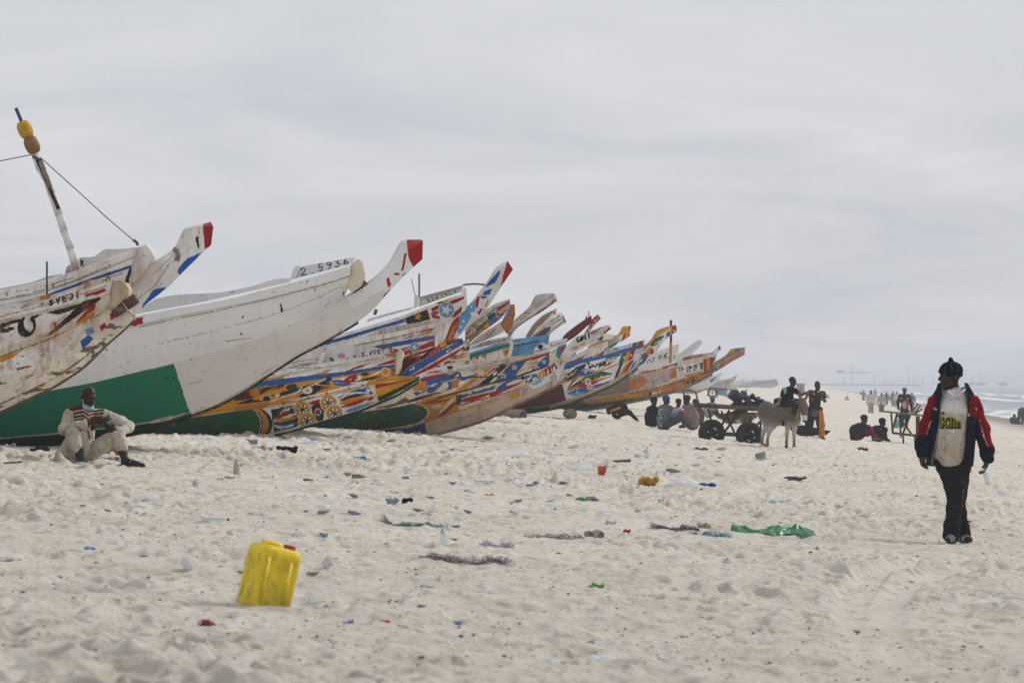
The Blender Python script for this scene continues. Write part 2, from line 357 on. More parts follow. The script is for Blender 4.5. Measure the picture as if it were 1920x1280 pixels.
def build_sea():
    s = np.concatenate([np.linspace(9.5, 40, 130), np.geomspace(40.5, 6500, 80)])
    Y = np.concatenate([np.linspace(20, 120, 30), np.linspace(122, 700, 330), np.geomspace(705, 7000, 70)])
    S, YY = np.meshgrid(s, Y)
    XX = S + 0.09 * YY
    n1 = fbm(S * 0.10, YY * 0.025, 60, 3)
    ph = S * 0.62 + 3.2 * n1
    br = np.exp(-((S - 14.0 - 3 * (vnoise(YY * 0.02, S * 0, 3) - 0.5)) / 0.9) ** 2) * 0.30
    br2 = np.exp(-((S - 21.5 - 6 * (vnoise(YY * 0.015, S * 0, 4) - 0.5)) / 1.3) ** 2) * 0.55
    br3 = np.exp(-((S - 33 - 8 * (vnoise(YY * 0.011, S * 0, 8) - 0.5)) / 1.8) ** 2) * 0.6
    Z = -0.72 + 0.10 * np.sin(ph) * smoothstep(10, 25, S) + (br + br2 + br3) * (0.6 + 0.8 * vnoise(YY * 0.06, S * 0.02, 5)) + 0.05 * (fbm(S * 0.8, YY * 0.25, 61, 3) - 0.5)
    Z = np.where(S > 60, -0.72 + 0.12 * (fbm(S * 0.3, YY * 0.08, 62, 3) - 0.5), Z)
    foam = np.clip(smoothstep(0.15, 0.42, br) * 1.0 + smoothstep(0.2, 0.45, br2) + 0.9 * smoothstep(0.25, 0.5, br3) + 0.55 * smoothstep(13.5, 10.5, S) * smoothstep(0.35, 0.6, fbm(S * 0.9, YY * 0.2, 63, 3)) + 0.85 * smoothstep(25, 13, S) * smoothstep(0.38, 0.58, fbm(S * 0.5, YY * 0.12, 64, 3)), 0, 1)
    cols = np.stack([foam] * 3, -1).reshape(-1, 3)
    n, m_ = S.shape; idx = np.arange(n * m_).reshape(n, m_)
    q = np.stack([idx[:-1, :-1], idx[:-1, 1:], idx[1:, 1:], idx[1:, :-1]], -1).reshape(-1, 4)
    m, nt, b, out = mat_new("sea_water")
    at = nd(nt, "ShaderNodeVertexColor"); at.layer_name = "Col"
    tc = nd(nt, "ShaderNodeTexCoord"); v = tc.outputs["Object"]
    c = mixc(nt, at.outputs[0], (0.20, 0.235, 0.26, 1), (0.84, 0.85, 0.85, 1))
    nt.links.new(c, b.inputs["Base Color"])
    nt.links.new(ramp(nt, at.outputs[0], 0, 1, (0.3, 0.3, 0.3, 1), (0.9, 0.9, 0.9, 1)), b.inputs["Roughness"])
    bump(nt, b, noise(nt, v, 1.2, 5, 0.6, (1, 0.35, 1)), 0.6, 0.2)
    o = link("sea", new_mesh("sea", np.stack([XX, YY, Z], -1).reshape(-1, 3), q, cols), m); o["kind"] = "structure"; o["label"] = "grey blue sea with white breakers"
build_ground(); build_sea()
# ------------------------------------------------------------------ boat painting: flat painted ornament, in side-elevation units of each boat
PAL = dict(w=(.80, .795, .79), c=(.70, .62, .47), r=(.36, .010, .012), y=(.60, .28, .006), g=(.014, .12, .035), G=(.008, .032, .014), e=(.012, .165, .09),
           b=(.016, .10, .36), s=(.11, .35, .66), k=(.014, .014, .015), m=(.10, .012, .010), t=(.52, .42, .335), n=(.13, .085, .055), o=(.52, .19, .035),
           p=(.55, .25, .30), u=(.02, .055, .19), x=(.42, .41, .40), T=(.03, .19, .24), B=(.02, .11, .42), l=(.68, .67, .66), D=(.012, .085, .045), h=(.70, .665, .63), q=(.20, .006, .010), H=(.74, .69, .585), d=(.25, .2, .16))
def col(k): return np.array(PAL[k])
GLY = {'0': [[(.5, 1), (.1, .8), (.05, .3), (.4, 0), (.8, .2), (.9, .7), (.5, 1)]], '1': [[(.3, .8), (.6, 1), (.55, 0)]], '2': [[(.1, .8), (.4, 1), (.8, .75), (.5, .4), (.1, .02), (.9, .05)]],
       '3': [[(.1, .95), (.8, .95), (.4, .55), (.85, .3), (.5, 0), (.1, .1)]], '4': [[(.7, 0), (.7, 1), (.1, .35), (.95, .35)]], '5': [[(.85, 1), (.25, 1), (.2, .55), (.7, .55), (.8, .2), (.4, 0), (.1, .1)]],
       '6': [[(.8, 1), (.3, .7), (.1, .25), (.45, 0), (.85, .25), (.5, .5), (.15, .3)]], '7': [[(.1, 1), (.9, 1), (.4, 0)]], '9': [[(.85, .65), (.5, .45), (.15, .7), (.5, 1), (.85, .75), (.75, .3), (.3, 0)]],
       'A': [[(0, 0), (.5, 1), (1, 0)], [(.2, .4), (.8, .4)]], 'F': [[(.1, 0), (.15, 1), (.9, .95)], [(.12, .5), (.7, .5)]], 'R': [[(.1, 0), (.1, 1), (.8, .9), (.8, .6), (.1, .5), (.9, 0)]],
       'S': [[(.85, .9), (.4, 1), (.15, .7), (.8, .35), (.5, 0), (.1, .1)]], 'T': [[(0, 1), (1, 1)], [(.5, 1), (.5, 0)]], 'E': [[(.9, 1), (.1, 1), (.1, 0), (.9, 0)], [(.1, .5), (.7, .5)]],
       'B': [[(.1, 0), (.1, 1), (.8, .8), (.1, .55), (.9, .25), (.1, 0)]], 'J': [[(.2, 1), (.9, 1), (.7, .1), (.2, .1)]], '.': [[(.4, .05), (.5, .0)]], '-': [[(.2, .5), (.8, .5)]], ' ': [],
       'L': [[(.1, 1), (.1, 0), (.9, 0)]], 'v': [[(.1, .7), (.4, 0), (.9, .9)]], 'a': [[(.8, .6), (.3, .6), (.1, .2), (.5, 0), (.8, .5), (.9, 0)]], 'o': [[(.5, .6), (.1, .3), (.5, 0), (.9, .3), (.5, .6)]],
       'l': [[(.5, 1.1), (.4, .2), (.7, 0)]], 'i': [[(.5, .6), (.5, 0)], [(.45, .9), (.55, .85)]], 'w': [[(.0, .6), (.15, 0), (.4, .55), (.6, 0), (.9, .7), (1.1, .2)]], 'c': [[(.9, .9), (.3, 1.0), (.1, .4), (.5, 0), (1.0, .2)]]}
def in_poly(x, y, pts):
    inside = np.zeros(x.shape, bool); n = len(pts)
    for i in range(n):
        x0, y0 = pts[i]; x1, y1 = pts[(i + 1) % n]
        if y0 == y1: continue
        c = ((y0 > y) != (y1 > y)) & (x < (x1 - x0) * (y - y0) / (y1 - y0) + x0); inside ^= c
    return inside
def seg_d(x, y, pts):
    d = np.full(x.shape, 1e9)
    for (x0, y0), (x1, y1) in zip(pts[:-1], pts[1:]):
        L = (x1 - x0) ** 2 + (y1 - y0) ** 2 + 1e-9; t = np.clip(((x - x0) * (x1 - x0) + (y - y0) * (y1 - y0)) / L, 0, 1)
        d = np.minimum(d, np.hypot(x - x0 - t * (x1 - x0), y - y0 - t * (y1 - y0)))
    return d
def pts_of(tok): return [tuple(float(v) for v in t.split(',')) for t in tok]
def apply_paint(C, x, y, spec):
    x = x + 0.55 * (vnoise(x * 0.35, y * 0.35, 71) - 0.5) * 2; y = y + 0.55 * (vnoise(x * 0.35, y * 0.35, 72) - 0.5) * 2
    for line in spec.replace(';', '\n').split('\n'):
        tk = line.split()
        if not tk: continue
        op = tk[0]
        if op == 'P': msk = in_poly(x, y, pts_of(tk[2:]))
        elif op == 'L': msk = seg_d(x, y, pts_of(tk[3:])) < float(tk[2]) / 2
        elif op == 'E':
            cx, cy, rx, ry, a = [float(v) for v in tk[2:7]]; a = math.radians(a); u, v = x - cx, y - cy
            msk = ((u * math.cos(a) + v * math.sin(a)) / rx) ** 2 + ((-u * math.sin(a) + v * math.cos(a)) / ry) ** 2 < 1
        elif op == 'R':
            cx, cy, r, w = [float(v) for v in tk[2:6]]; msk = np.abs(np.hypot(x - cx, y - cy) - r) < w / 2
        elif op in 'SF':
            cx, cy, r, a = [float(v) for v in tk[2:6]]; th = np.arctan2(y - cy, x - cx) + math.radians(a); d = np.hypot(x - cx, y - cy)
            if op == 'S':
                k = np.abs(((th * 5 / (2 * np.pi)) % 1) - 0.5) * 2
                msk = d < r * (0.40 + 0.6 * k ** 1.6)
            else: msk = d < r * (0.62 + 0.38 * np.cos(6 * th))
        elif op == 'V':     # leaf from a to b, width, bend
            x0, y0, x1, y1, w = [float(v) for v in tk[2:7]]; bd = float(tk[7]) if len(tk) > 7 else 0.0
            L = math.hypot(x1 - x0, y1 - y0); ux, uy = (x1 - x0) / L, (y1 - y0) / L
            t = ((x - x0) * ux + (y - y0) * uy) / L; n = -(x - x0) * uy + (y - y0) * ux; tc = np.clip(t, 0, 1)
            msk = (t > 0) & (t < 1) & (np.abs(n - bd * np.sin(np.pi * tc)) < w / 2 * np.sin(np.pi * tc ** 0.75) ** 0.9)
        elif op == 'T':
            wd, x0, y0, x1, y1, h, sl = [float(v) for v in tk[2:9]]; s = ' '.join(tk[9:]); L = math.hypot(x1 - x0, y1 - y0); ux, uy = (x1 - x0) / L, (y1 - y0) / L
            adv = L / max(len(s), 1); msk = np.zeros(x.shape, bool)
            for i, ch in enumerate(s):
                for st in GLY.get(ch, []):
                    q = [(x0 + ux * (i + .12 + .7 * a) * adv + uy * b * h + sl * b * h, y0 + uy * (i + .12 + .7 * a) * adv - b * h) for a, b in st]
                    msk |= seg_d(x, y, q) < wd / 2
        else: raise ValueError(line)
        C[msk] = PAL[tk[1]]
    return C
def swirl(x0, y0, x1, y1, h, seed, n, cols="ryGbksyr", step=None):
    """a band of leaf and scroll ornament from (x0,y0) to (x1,y1), h tall"""
    r = random.Random(seed); out = []; L = math.hypot(x1 - x0, y1 - y0); ux, uy = (x1 - x0) / L, (y1 - y0) / L
    for i in range(n):
        t = (i + r.random()) / n * L; o = (r.random() - .5) * h * .9; l = h * (0.8 + 1.5 * r.random()); tilt = (r.random() - .3) * .5
        ax, ay = x0 + ux * t - uy * o, y0 + uy * t + ux * o; bx, by = ax + l * (ux + tilt * uy), ay + l * (uy - tilt * ux)
        c = r.choice(cols); w = h * (0.22 + .25 * r.random()); bd = h * (r.random() - .5) * .35
        out.append("V w %.1f %.1f %.1f %.1f %.1f %.1f" % (ax - ux, ay - uy, bx + ux, by + uy, w + 2.0, bd)); out.append("V %s %.1f %.1f %.1f %.1f %.1f %.1f" % (c, ax, ay, bx, by, w, bd))
        if r.random() < .5: out.append("E %s %.1f %.1f %.1f %.1f 0" % (r.choice("wyr"), ax + .35 * (bx - ax), ay + .35 * (by - ay), h * .07 + .5, h * .07 + .5))
    return '\n'.join(out)
def poly(line, n):
    """smooth resampling of a traced line"""
    p = np.asarray(line, float)
    d = np.concatenate([[0], np.cumsum(np.hypot(*np.diff(p, axis=0).T))]); t = np.linspace(0, d[-1], n)
    if len(p) < 3: return np.stack([np.interp(t, d, p[:, k]) for k in (0, 1)], 1)
    m = np.gradient(p, d, axis=0)
    i = np.clip(np.searchsorted(d, t, 'right') - 1, 0, len(p) - 2); h = (d[i + 1] - d[i])[:, None]; u = ((t - d[i])[:, None]) / h
    sm = (2 * u ** 3 - 3 * u ** 2 + 1) * p[i] + (u ** 3 - 2 * u ** 2 + u) * h * m[i] + (-2 * u ** 3 + 3 * u ** 2) * p[i + 1] + (u ** 3 - u ** 2) * h * m[i + 1]
    li = p[i] * (1 - u) + p[i + 1] * u
    return 0.6 * sm + 0.4 * li
def llen(l): p = np.asarray(l, float); return float(np.hypot(*np.diff(p, axis=0).T).sum())
def wf(w, n):
    if isinstance(w, (int, float)): return np.full(n, float(w))
    t = np.linspace(0, 1, n); return np.interp(t, [a for a, _ in w], [b for _, b in w])
def to_w(P2, D):
    return np.stack([(P2[..., 0] - CX) * D / F, D, CZ + (HY - P2[..., 1]) * D / F], -1)
class Boat:
    def __init__(s, label, Y, name="fishing_boat", group="painted fishing boats drawn up on the beach", heel=0.0, mat='paint', base=(None)):
        s.Y, s.heel, s.mat = Y, heel, mat
        bx, by = base if base else (300, 800)
        p = W(bx, by, Y); p[2] = float(ground_macro(p[0], p[1]))
        s.root = thing(name, label, "boat", p, group)
    def strip(s, mb, A, dA, B, dB, base, spec="", res=1.5, bulge=0.0, minm=2, mir=False):
        n = max(6, int(max(llen(A), llen(B)) / res)); hh = np.hypot(*(np.asarray(poly(A, 9)) - np.asarray(poly(B, 9))).T).mean()
        m = max(minm, int(hh / res) + 1)
        a, b = poly(A, n), poly(B, n); da, db = wf(dA, n), wf(dB, n); v = np.linspace(0, 1, m)[None, :]
        P2 = a[:, None, :] * (1 - v[..., None]) + b[:, None, :] * v[..., None]
        D = da[:, None] * (1 - v) + db[:, None] * v; D = D - bulge * 4 * v * (1 - v)
        Pw = to_w(P2, s.Y + D)
        C = np.zeros((n * m, 3)); C[:] = col(base) if isinstance(base, str) else base
        if spec: C = apply_paint(C, P2[..., 0].ravel(), P2[..., 1].ravel(), spec)
        if mir:         # the other side of the boat: same section mirrored in the centre plane
            Pm = Pw.copy(); Pm[..., 1] = 2 * s.Y - Pw[..., 1]; Pm[..., 2] += s.heel * (Pm[..., 1] - Pw[..., 1]); Pw = Pm
        idx = np.arange(n * m).reshape(n, m); q = np.stack([idx[:-1, :-1], idx[1:, :-1], idx[1:, 1:], idx[:-1, 1:]], -1).reshape(-1, 4)
        mb.add(Pw.reshape(-1, 3), q, None, C); return mb
    def neg(s, w): return [(t, -v) for t, v in w] if not isinstance(w, (int, float)) else -w
    def sh(s, w, k): return [(t, v + k) for t, v in w] if not isinstance(w, (int, float)) else w + k
    def strake(s, A, B, wA, wB, base, spec="", res=1.5, bulge=0.03, mat=None, inner='l', name="hull_strake"):
        mat = M[mat or s.mat]
        mb = MB(); s.strip(mb, A, s.neg(wA), B, s.neg(wB), base, spec, res, bulge)
        s.strip(mb, A, s.sh(s.neg(wA), .045), B, s.sh(s.neg(wB), .045), inner, "", 12)
        mb.build(name, mat, s.root, True)
        mb = MB(); s.strip(mb, A, s.neg(wA), B, s.neg(wB), base, "", 10, bulge, mir=True)
        s.strip(mb, A, s.sh(s.neg(wA), .045), B, s.sh(s.neg(wB), .045), inner, "", 10, mir=True)
        mb.build(name, mat, s.root, True)
    def rail(s, RL, RT, w, base, spec="", res=1.5, out=0.035, thick=0.10, mat=None, name="gunwale"):
        mat = M[mat or s.mat]
        for mir in (False, True):
            mb = MB(); o = s.sh(s.neg(w), -out); i = s.sh(s.neg(w), -out + thick)
            s.strip(mb, RL, o, RT, o, base, "" if mir else spec, 10 if mir else res, mir=mir)
            s.strip(mb, RT, o, RT, i, base, "", 10, mir=mir); s.strip(mb, RT, i, RL, i, base, "", 10, mir=mir); s.strip(mb, RL, i, RL, o, base, "", 10, mir=mir)
            mb.build(name, mat, s.root, True)
    def keel(s, K, w, base='n', mat='wood', drop=5, name="keel_plank"):
        mb = MB(); K2 = [(x, y + drop) for x, y in K]
        for A, dA, B, dB in ((K, s.neg(w), K2, s.neg(w)), (K2, s.neg(w), K2, w), (K2, w, K, w), (K, w, K, s.neg(w))): s.strip(mb, A, dA, B, dB, base, "", 5)
        mb.build(name, M[mat], s.root, True)
    def spur(s, A, R, T=None, th=0.11, base='w', spec="", top='x', res=1.4, mat=None, name="stem_post"):
        mat = M[mat or s.mat]; T = T or [(x, y - 1.5) for x, y in R]
        t0 = s.neg(th); mb = MB()
        s.strip(mb, A, t0, R, t0, base, spec, res); s.strip(mb, R, t0, T, th, top, spec, res * 1.5)
        s.strip(mb, T, th, A, th, base, "", 6); s.strip(mb, A, th, A, t0, base, "", 6)
        thn = wf(th, 5)[-1]; a, r, t = A[-1], R[-1], T[-1]
        mb.add(np.array([to_w(np.array(p, float), np.array(s.Y + d)) for p, d in ((a, -thn), (r, -thn), (t, thn), (a, thn))]), [[0, 1, 2, 3]], None,
               apply_paint(np.array([col(base)] * 4), np.array([p[0] - .5 for p in (a, r, t, a)], float), np.array([p[1] for p in (a, r, t, a)], float), spec).mean(0))
        return mb.build(name, mat, s.root, False)
    def plate(s, A, B, d, thick=0.05, base='w', spec="", res=1.4, mat=None, name="bulwark_board"):
        """board traced by its lower edge A and upper edge B, standing at offset d from the centre plane"""
        mat = M[mat or s.mat]; mb = MB(); d2 = s.sh(d, thick)
        s.strip(mb, A, d, B, d, base, spec, res); s.strip(mb, B, d, B, d2, base, "", 6); s.strip(mb, B, d2, A, d2, base, "", 6); s.strip(mb, A, d2, A, d, base, "", 6)
        for k in (0, -1):
            mb.add(np.array([to_w(np.array(p, float), np.array(s.Y + wf(q, 3)[k])) for p, q in ((A[k], d), (B[k], d), (B[k], d2), (A[k], d2))]), [[0, 1, 2, 3]], None, col(base))
        return mb.build(name, mat, s.root, False)
    def bowboard(s, outline, w, base='c', name="bow_board", mat=None, tilt=0.0):
        """closing board across the bow: outline (side view) of the near half, spanning the beam"""
        o = np.asarray(outline, float); n = len(o); mb = MB()
        N = to_w(o, np.full(n, s.Y - w)); Fr = N.copy(); Fr[:, 1] = s.Y + w
        c0, c1 = N.mean(0), Fr.mean(0)
        mb.add(np.vstack([N, c0]), None, [[i, (i + 1) % n, n] for i in range(n)], col(base)); mb.add(np.vstack([Fr, c1]), None, [[(i + 1) % n, i, n] for i in range(n)], col(base))
        mb.add(np.vstack([N, Fr]), [[i, (i + 1) % n, n + (i + 1) % n, n + i] for i in range(n)], None, col(base))
        return mb.build(name, M[mat or s.mat], s.root, False)
    def pt(s, x, y, d=0.0): return to_w(np.array([x, y], float), np.array(s.Y + d))
    def rod(s, pts, r, base='n', name="pole", d=0.0, mat='plain', n=7):
        mb = MB(); mb.tube([s.pt(x, y, d) for x, y in pts], r, n, col(base)); return mb.build(name, M[mat], s.root, True)

# ---- 1 rust-stained white bow at the left edge
b1 = Boat("rust-stained cream boat at the left edge with a thick black diagonal stripe", 36.6, mat='rusty', base=(-300, 800))
K1 = [(-620, 868), (-400, 858), (-200, 832), (-60, 797), (0, 771), (44, 750), (98, 725), (153, 689), (197, 647), (232, 617), (252, 597)]
U1 = [(-620, 850), (-400, 838), (-200, 810), (-60, 772), (0, 746), (44, 724), (98, 694), (153, 656), (188, 624), (214, 596), (236, 580)]
C1 = [(-620, 790), (-400, 758), (-200, 715), (-60, 680), (0, 665), (50, 648), (92, 633), (136, 615), (166, 601), (188, 588), (206, 576)]
L1 = [(-620, 715), (-400, 680), (-200, 640), (-60, 612), (0, 600), (50, 589), (87, 580), (130, 570), (153, 565), (184, 557), (206, 547)]
T1 = [(-620, 702), (-400, 668), (-200, 627), (-60, 600), (0, 587), (50, 577), (109, 557), (140, 548), (166, 540), (197, 529), (211, 525)]
wk1 = [(0, .35), (.7, .25), (1, .10)]; wu1 = [(0, .55), (.7, .4), (1, .11)]; wc1 = [(0, 1.0), (.7, .8), (1, .14)]; wg1 = [(0, 1.15), (.7, .95), (1, .22)]
b1.strake(K1, U1, wk1, wu1, 'H', "L n 3 0,758 98,712 153,674 197,636;L c 2 0,752 98,704 150,668;L y 2 60,735 140,686", 1.5, .01, 'wood', name="keel_log")
b1.strake(U1, C1, wu1, wc1, 'H', """P w 0,672 80,648 150,622 120,660 60,690 0,705;L k 2 -200,722 0,668 92,636 186,590;P y 0,668 30,660 50,652 20,672 0,680;P b 150,640 165,628 175,632 168,645 155,655;P s 158,618 172,612 178,622 165,630
P r 205,588 222,582 240,588 232,602 214,608 208,600;P r 186,612 196,604 200,612 190,620;P n 30,690 60,684 58,688 32,694;P T 165,650 185,628 190,634 170,660""")
b1.strake(C1, L1, wc1, wg1, 'H', """P w -200,650 0,606 90,584 150,570 176,565 150,590 90,622 0,655 -200,705;P G 0,606 60,592 120,577 160,566 158,572 128,584 108,590 84,586 60,600 20,608 0,618
P w 40,600 56,594 72,600 76,616 66,634 40,640 24,630 26,612;P k 158,563 186,556 190,560 98,626 84,632;E k 50 612 17 21 20;E w 53 609 8 13 -25;P w 44,590 60,590 52,606;P r 168,575 180,568 178,580 150,602 140,606
P y 150,600 178,584 176,594 140,612;P r 101,604 106,602 106,612 101,616;L r 1.5 108,602 126,590;P k 0,618 24,612 30,616 10,624 0,624""")
b1.rail(L1, T1, wg1, 'w', "T k 3.6 92 573 152 557 13 0.15 BvEJT;P r 158,552 196,540 200,546 186,551 160,557;L n 1.5 0,594 90,570 200,536;L k 1.2 10,588 24,584;P k 120,552 134,547 136,551 122,556", 1.2)
b1.keel(K1, wk1)
b1.bowboard([(203, 534), (212, 527), (222, 525), (233, 529), (242, 541), (238, 553), (228, 566), (216, 577), (206, 573), (200, 552)], .17, 'c')
b1.plate([(36, 580), (60, 574), (94, 560), (120, 556)], [(42, 574), (62, 560), (86, 552), (98, 556)], 0.75, .05, 'c', "P o 76,555 94,552 94,560 76,562")
b1.plate([(138, 552), (160, 543), (180, 536), (200, 531)], [(146, 541), (160, 528), (168, 525), (196, 527)], 0.5, .05, 'c')
for (x, y, a, l, h) in ((246, 566, .6, .14, .10), (224, 583, .55, .13, .09)):
    mb = MB(); mb.box(b1.pt(x, y, -.1), (l, .2, h), rotm(0, -a, 0), col('n')); mb.build("timber_block", M['wood'], b1.root)
mb = MB(); mb.tube([b1.pt(200, 529, -.1), b1.pt(200, 521, -.1), b1.pt(203, 518, -.1), b1.pt(206, 521, -.1), b1.pt(205, 529, -.1)], .008, 6); mb.build("iron_ring", M['metal'], b1.root, True)

# ---- 2 white boat with blue stripe, mast and wires
b2 = Boat("white boat with a royal blue stripe and a leaning white mast", 40.4, mat='paint', base=(-300, 800))
K2 = [(-620, 862), (-400, 845), (-150, 790), (0, 742), (100, 692), (200, 632), (250, 597)]
C2 = [(-620, 760), (-400, 738), (-150, 690), (0, 655), (100, 628), (200, 580), (246, 552)]
L2 = [(-620, 700), (-400, 665), (-150, 610), (0, 576), (87, 556), (175, 526), (246, 502)]
M2 = [(-620, 685), (-400, 650), (-150, 596), (0, 562), (66, 550), (120, 534), (192, 505), (252, 480)]
T2 = [(-620, 670), (-400, 632), (-150, 578), (0, 543), (66, 531), (120, 516), (192, 487), (258, 464)]
wk2 = [(0, .35), (1, .1)]; wc2 = [(0, 1.0), (.7, .8), (1, .12)]; wg2 = [(0, 1.1), (.7, .9), (1, .2)]
b2.strake(K2, C2, wk2, wc2, 'w', "", 3)
b2.strake(C2, L2, wc2, wg2, 'w', "P k 248,503 243,500 232,534 240,534;L k 1 150,540 230,512", 1.6)
b2.strake(L2, M2, wg2, wg2, 'w', "P B 9,576 87,552 175,520 251,495 251,506 197,522 131,543 66,569 13,578", 1.3)
b2.rail(M2, T2, wg2, 'w', "L k 1 0,562 60,549 120,533 200,500;L k 1 0,552 66,541 140,520;E k 205 497 2 1.5 0;E k 160 519 1.5 1.5 0;E k 122 530 1.2 2 0;E k 219 496 1.2 1.2 0;E k 246 489 1.5 2.5 0;P o 97,534 103,532 100,544;P k 12,546 14,546 14,556 12,556;L x 1.2 192,494 204,490", 1.3)
b2.keel(K2, wk2)
b2.bowboard([(250, 466), (259, 463), (273, 458), (284, 470), (287, 484), (276, 502), (264, 520), (252, 529), (243, 529), (248, 500)], .18, 'w')
b2.plate([(120, 520), (151, 508), (192, 488), (258, 466)], [(122, 514), (151, 483), (177, 481), (195, 468), (223, 467), (258, 463)], 0.55, .05, 'l', "P k 150,486 158,488 154,496 160,500 152,500")
b2.plate([(-300, 614), (-150, 578), (0, 545), (66, 530), (118, 516)], [(-300, 604), (-150, 566), (0, 541), (66, 527), (90, 518), (118, 513)], 0.7, .05, 'l')
b2.spur([(240, 600), (258, 586), (271, 573), (313, 540), (350, 503), (396, 459)], [(226, 560), (241, 541), (280, 499), (324, 471), (346, 430), (378, 424), (400, 425)], [(227, 556), (243, 536), (283, 494), (326, 466), (347, 427), (380, 420), (395, 416)], 0.12, 'w',
        "P r 379,410 404,410 404,450 396,462 384,467;P B 380,472 350,485 337,500 332,510 338,516 352,504;P B 289,542 313,538 262,586 268,570;L n 1.4 224,586 290,536 318,494 330,486;L x 1 300,508 360,462;L n 1 285,515 322,482;P k 366,446 372,442 374,468 370,462;L k 1 372,430 374,440", 'l', 1.2, 'paint')
b2.rod([(325, 466), (331, 470), (334, 480), (331, 488)], .028, 'd', "lashing_band", -.13, 'wood')
b2.plate([(121, 517), (127, 516), (136, 511)], [(123, 505), (128, 497), (136, 496)], 0.1, .10, 'l', name="mooring_post")
mb = MB(); P0 = [(143, 505), (134, 470), (122, 436), (112, 405), (98, 365), (88, 335), (76, 318), (66, 290)]
for i, (p, q) in enumerate(zip(P0[:-1], P0[1:])): mb.bar(b2.pt(p[0], p[1] + 1, .15), b2.pt(q[0] - .5, q[1] - 2, .15), .09, .095 - .006 * i, (0, 1, 0), col('w'))
mb.build("mast", M['paint'], b2.root)
mb = MB(); mb.bar(b2.pt(70, 300, .10), b2.pt(110, 392, .10), .04, .05, (0, 1, 0), col('k')); mb.bar(b2.pt(76, 302, .08), b2.pt(94, 352, .08), .05, .07, (0, 1, 0), col('d')); mb.build("mast_splint", M['wood'], b2.root)
b2.rod([(64, 292), (50, 255), (38, 222), (30, 203)], .022, 'u', "mast_tip", .15)
def float_(cx, cy, c):
    mb = MB(); a = math.atan2(15, 37)
    mb.lathe([(.02, -.105), (.06, -.10), (.083, -.06), (.09, 0), (.083, .06), (.06, .10), (.02, .105)], b2.pt(cx, cy, .15), rotm(0, -.42, 0), 14, c); mb.build("fishing_float", M['plain'], b2.root, True)
float_(47, 243, np.array((.52, .29, .01))); float_(60, 272, np.array((.22, .12, .03)))
mb = MB(); mb.tube([b2.pt(0 + 12 * i, 302 - 2.4 * i, .15) for i in range(-8, 6)], .006, 5); mb.build("mast_wire", M['rope'], b2.root)
mb = MB(); mb.tube([b2.pt(72, 292, .15), b2.pt(150, 362, .1), b2.pt(200, 408, .05), b2.pt(252, 452, 0)], .006, 5); mb.build("mast_wire", M['rope'], b2.root)
for q_ in ([b2.pt(250, 450, 0), b2.pt(256, 454, 0), b2.pt(259, 460, 0)], [b2.pt(62, 293, .1), b2.pt(70, 298, .08), b2.pt(78, 300, .1)]):
    mb = MB(); mb.tube(q_, .02, 6); mb.build("wire_lashing", M['metal'], b2.root, True)
b2.rod([(88, 556), (88, 490)], .011, 'k', "iron_rod", -.95)

# ---- 3 large white boat with green bottom
b3 = Boat("large white boat with a sea green bottom and red-tipped prow", 44.6, mat='clean', base=(100, 830))
K3 = [(-560, 868), (-300, 855), (-60, 838), (109, 832), (252, 812), (317, 797), (359, 777), (413, 757), (467, 727), (511, 697), (562, 664), (599, 645), (642, 620), (672, 602)]
Q3 = [(-560, 850), (-300, 840), (-60, 828), (109, 814), (252, 798), (317, 787), (359, 773), (411, 754), (465, 724), (509, 694), (560, 661), (597, 643), (640, 617), (670, 599)]
C3 = [(-560, 812), (-300, 790), (-60, 758), (77, 735), (175, 717), (250, 699), (326, 680), (380, 666), (430, 652), (489, 633), (555, 606), (599, 581), (624, 563), (644, 554)]
L3 = [(-560, 745), (-300, 705), (-60, 665), (77, 640), (175, 624), (262, 607), (330, 592), (380, 583), (430, 573), (489, 561), (550, 546), (599, 533), (630, 524), (656, 515)]
T3 = [(-560, 725), (-300, 686), (-60, 648), (77, 624), (175, 608), (258, 592), (330, 578), (380, 570), (430, 560), (489, 545), (540, 532), (577, 522), (620, 509), (658, 497)]
wq3 = [(0, .7), (.6, .55), (.85, .2), (1, .11)]; wk3 = [(0, .4), (.6, .3), (.85, .12), (1, .08)]; wc3 = [(0, 1.1), (.5, 1.0), (.8, .6), (1, .14)]; wg3 = [(0, 1.25), (.5, 1.15), (.8, .75), (1, .26)]
b3.strake(K3, Q3, wk3, wq3, 'G', "P h 359,760 700,560 720,600 359,800;L d 2 380,775 511,698 642,621", 2, 0, name="keel_strake")
b3.strake(Q3, C3, wq3, wc3, 'l', "P h 320,674 420,655 560,612 640,575 690,540 720,640 300,800;P e -700,690 -60,752 77,733 326,682 357,777 252,800 109,816 -560,860;L t 3 357,774 252,797 109,813 -60,826;P d 318,784 350,776 356,780 330,788;L o 1.2 362,774 384,760;L x 1 345,724 400,705;L d 1.2 480,708 520,684;L d 1.4 500,706 560,662;L k 1 300,710 330,708", 1.6)
SEAM3 = [(77, 690), (175, 672), (250, 655), (330, 637), (380, 626), (430, 613), (489, 597), (550, 577), (600, 557), (640, 536)]
NAIL3 = "".join("E d %.1f %.1f 1 1 0;" % (x, y - 2.5) for x, y in poly(SEAM3, 26)) + "L x 1.1 " + " ".join("%d,%d" % p for p in SEAM3) + ";"
b3.strake(C3, L3, wc3, wg3, 'w', NAIL3 + "L d 1.5 262,612 380,588 489,564 599,536 655,518;P k 524,568 528,570 531,584 527,588;P k 453,594 458,592 455,599;P k 448,626 456,622 452,628;P k 642,548 645,546 647,552 643,556;L x 1.3 606,577 614,570 620,564;P r 246,602 268,594 268,606 250,612;L k .8 420,640 470,634;L k .9 540,612 560,604", 1.6)
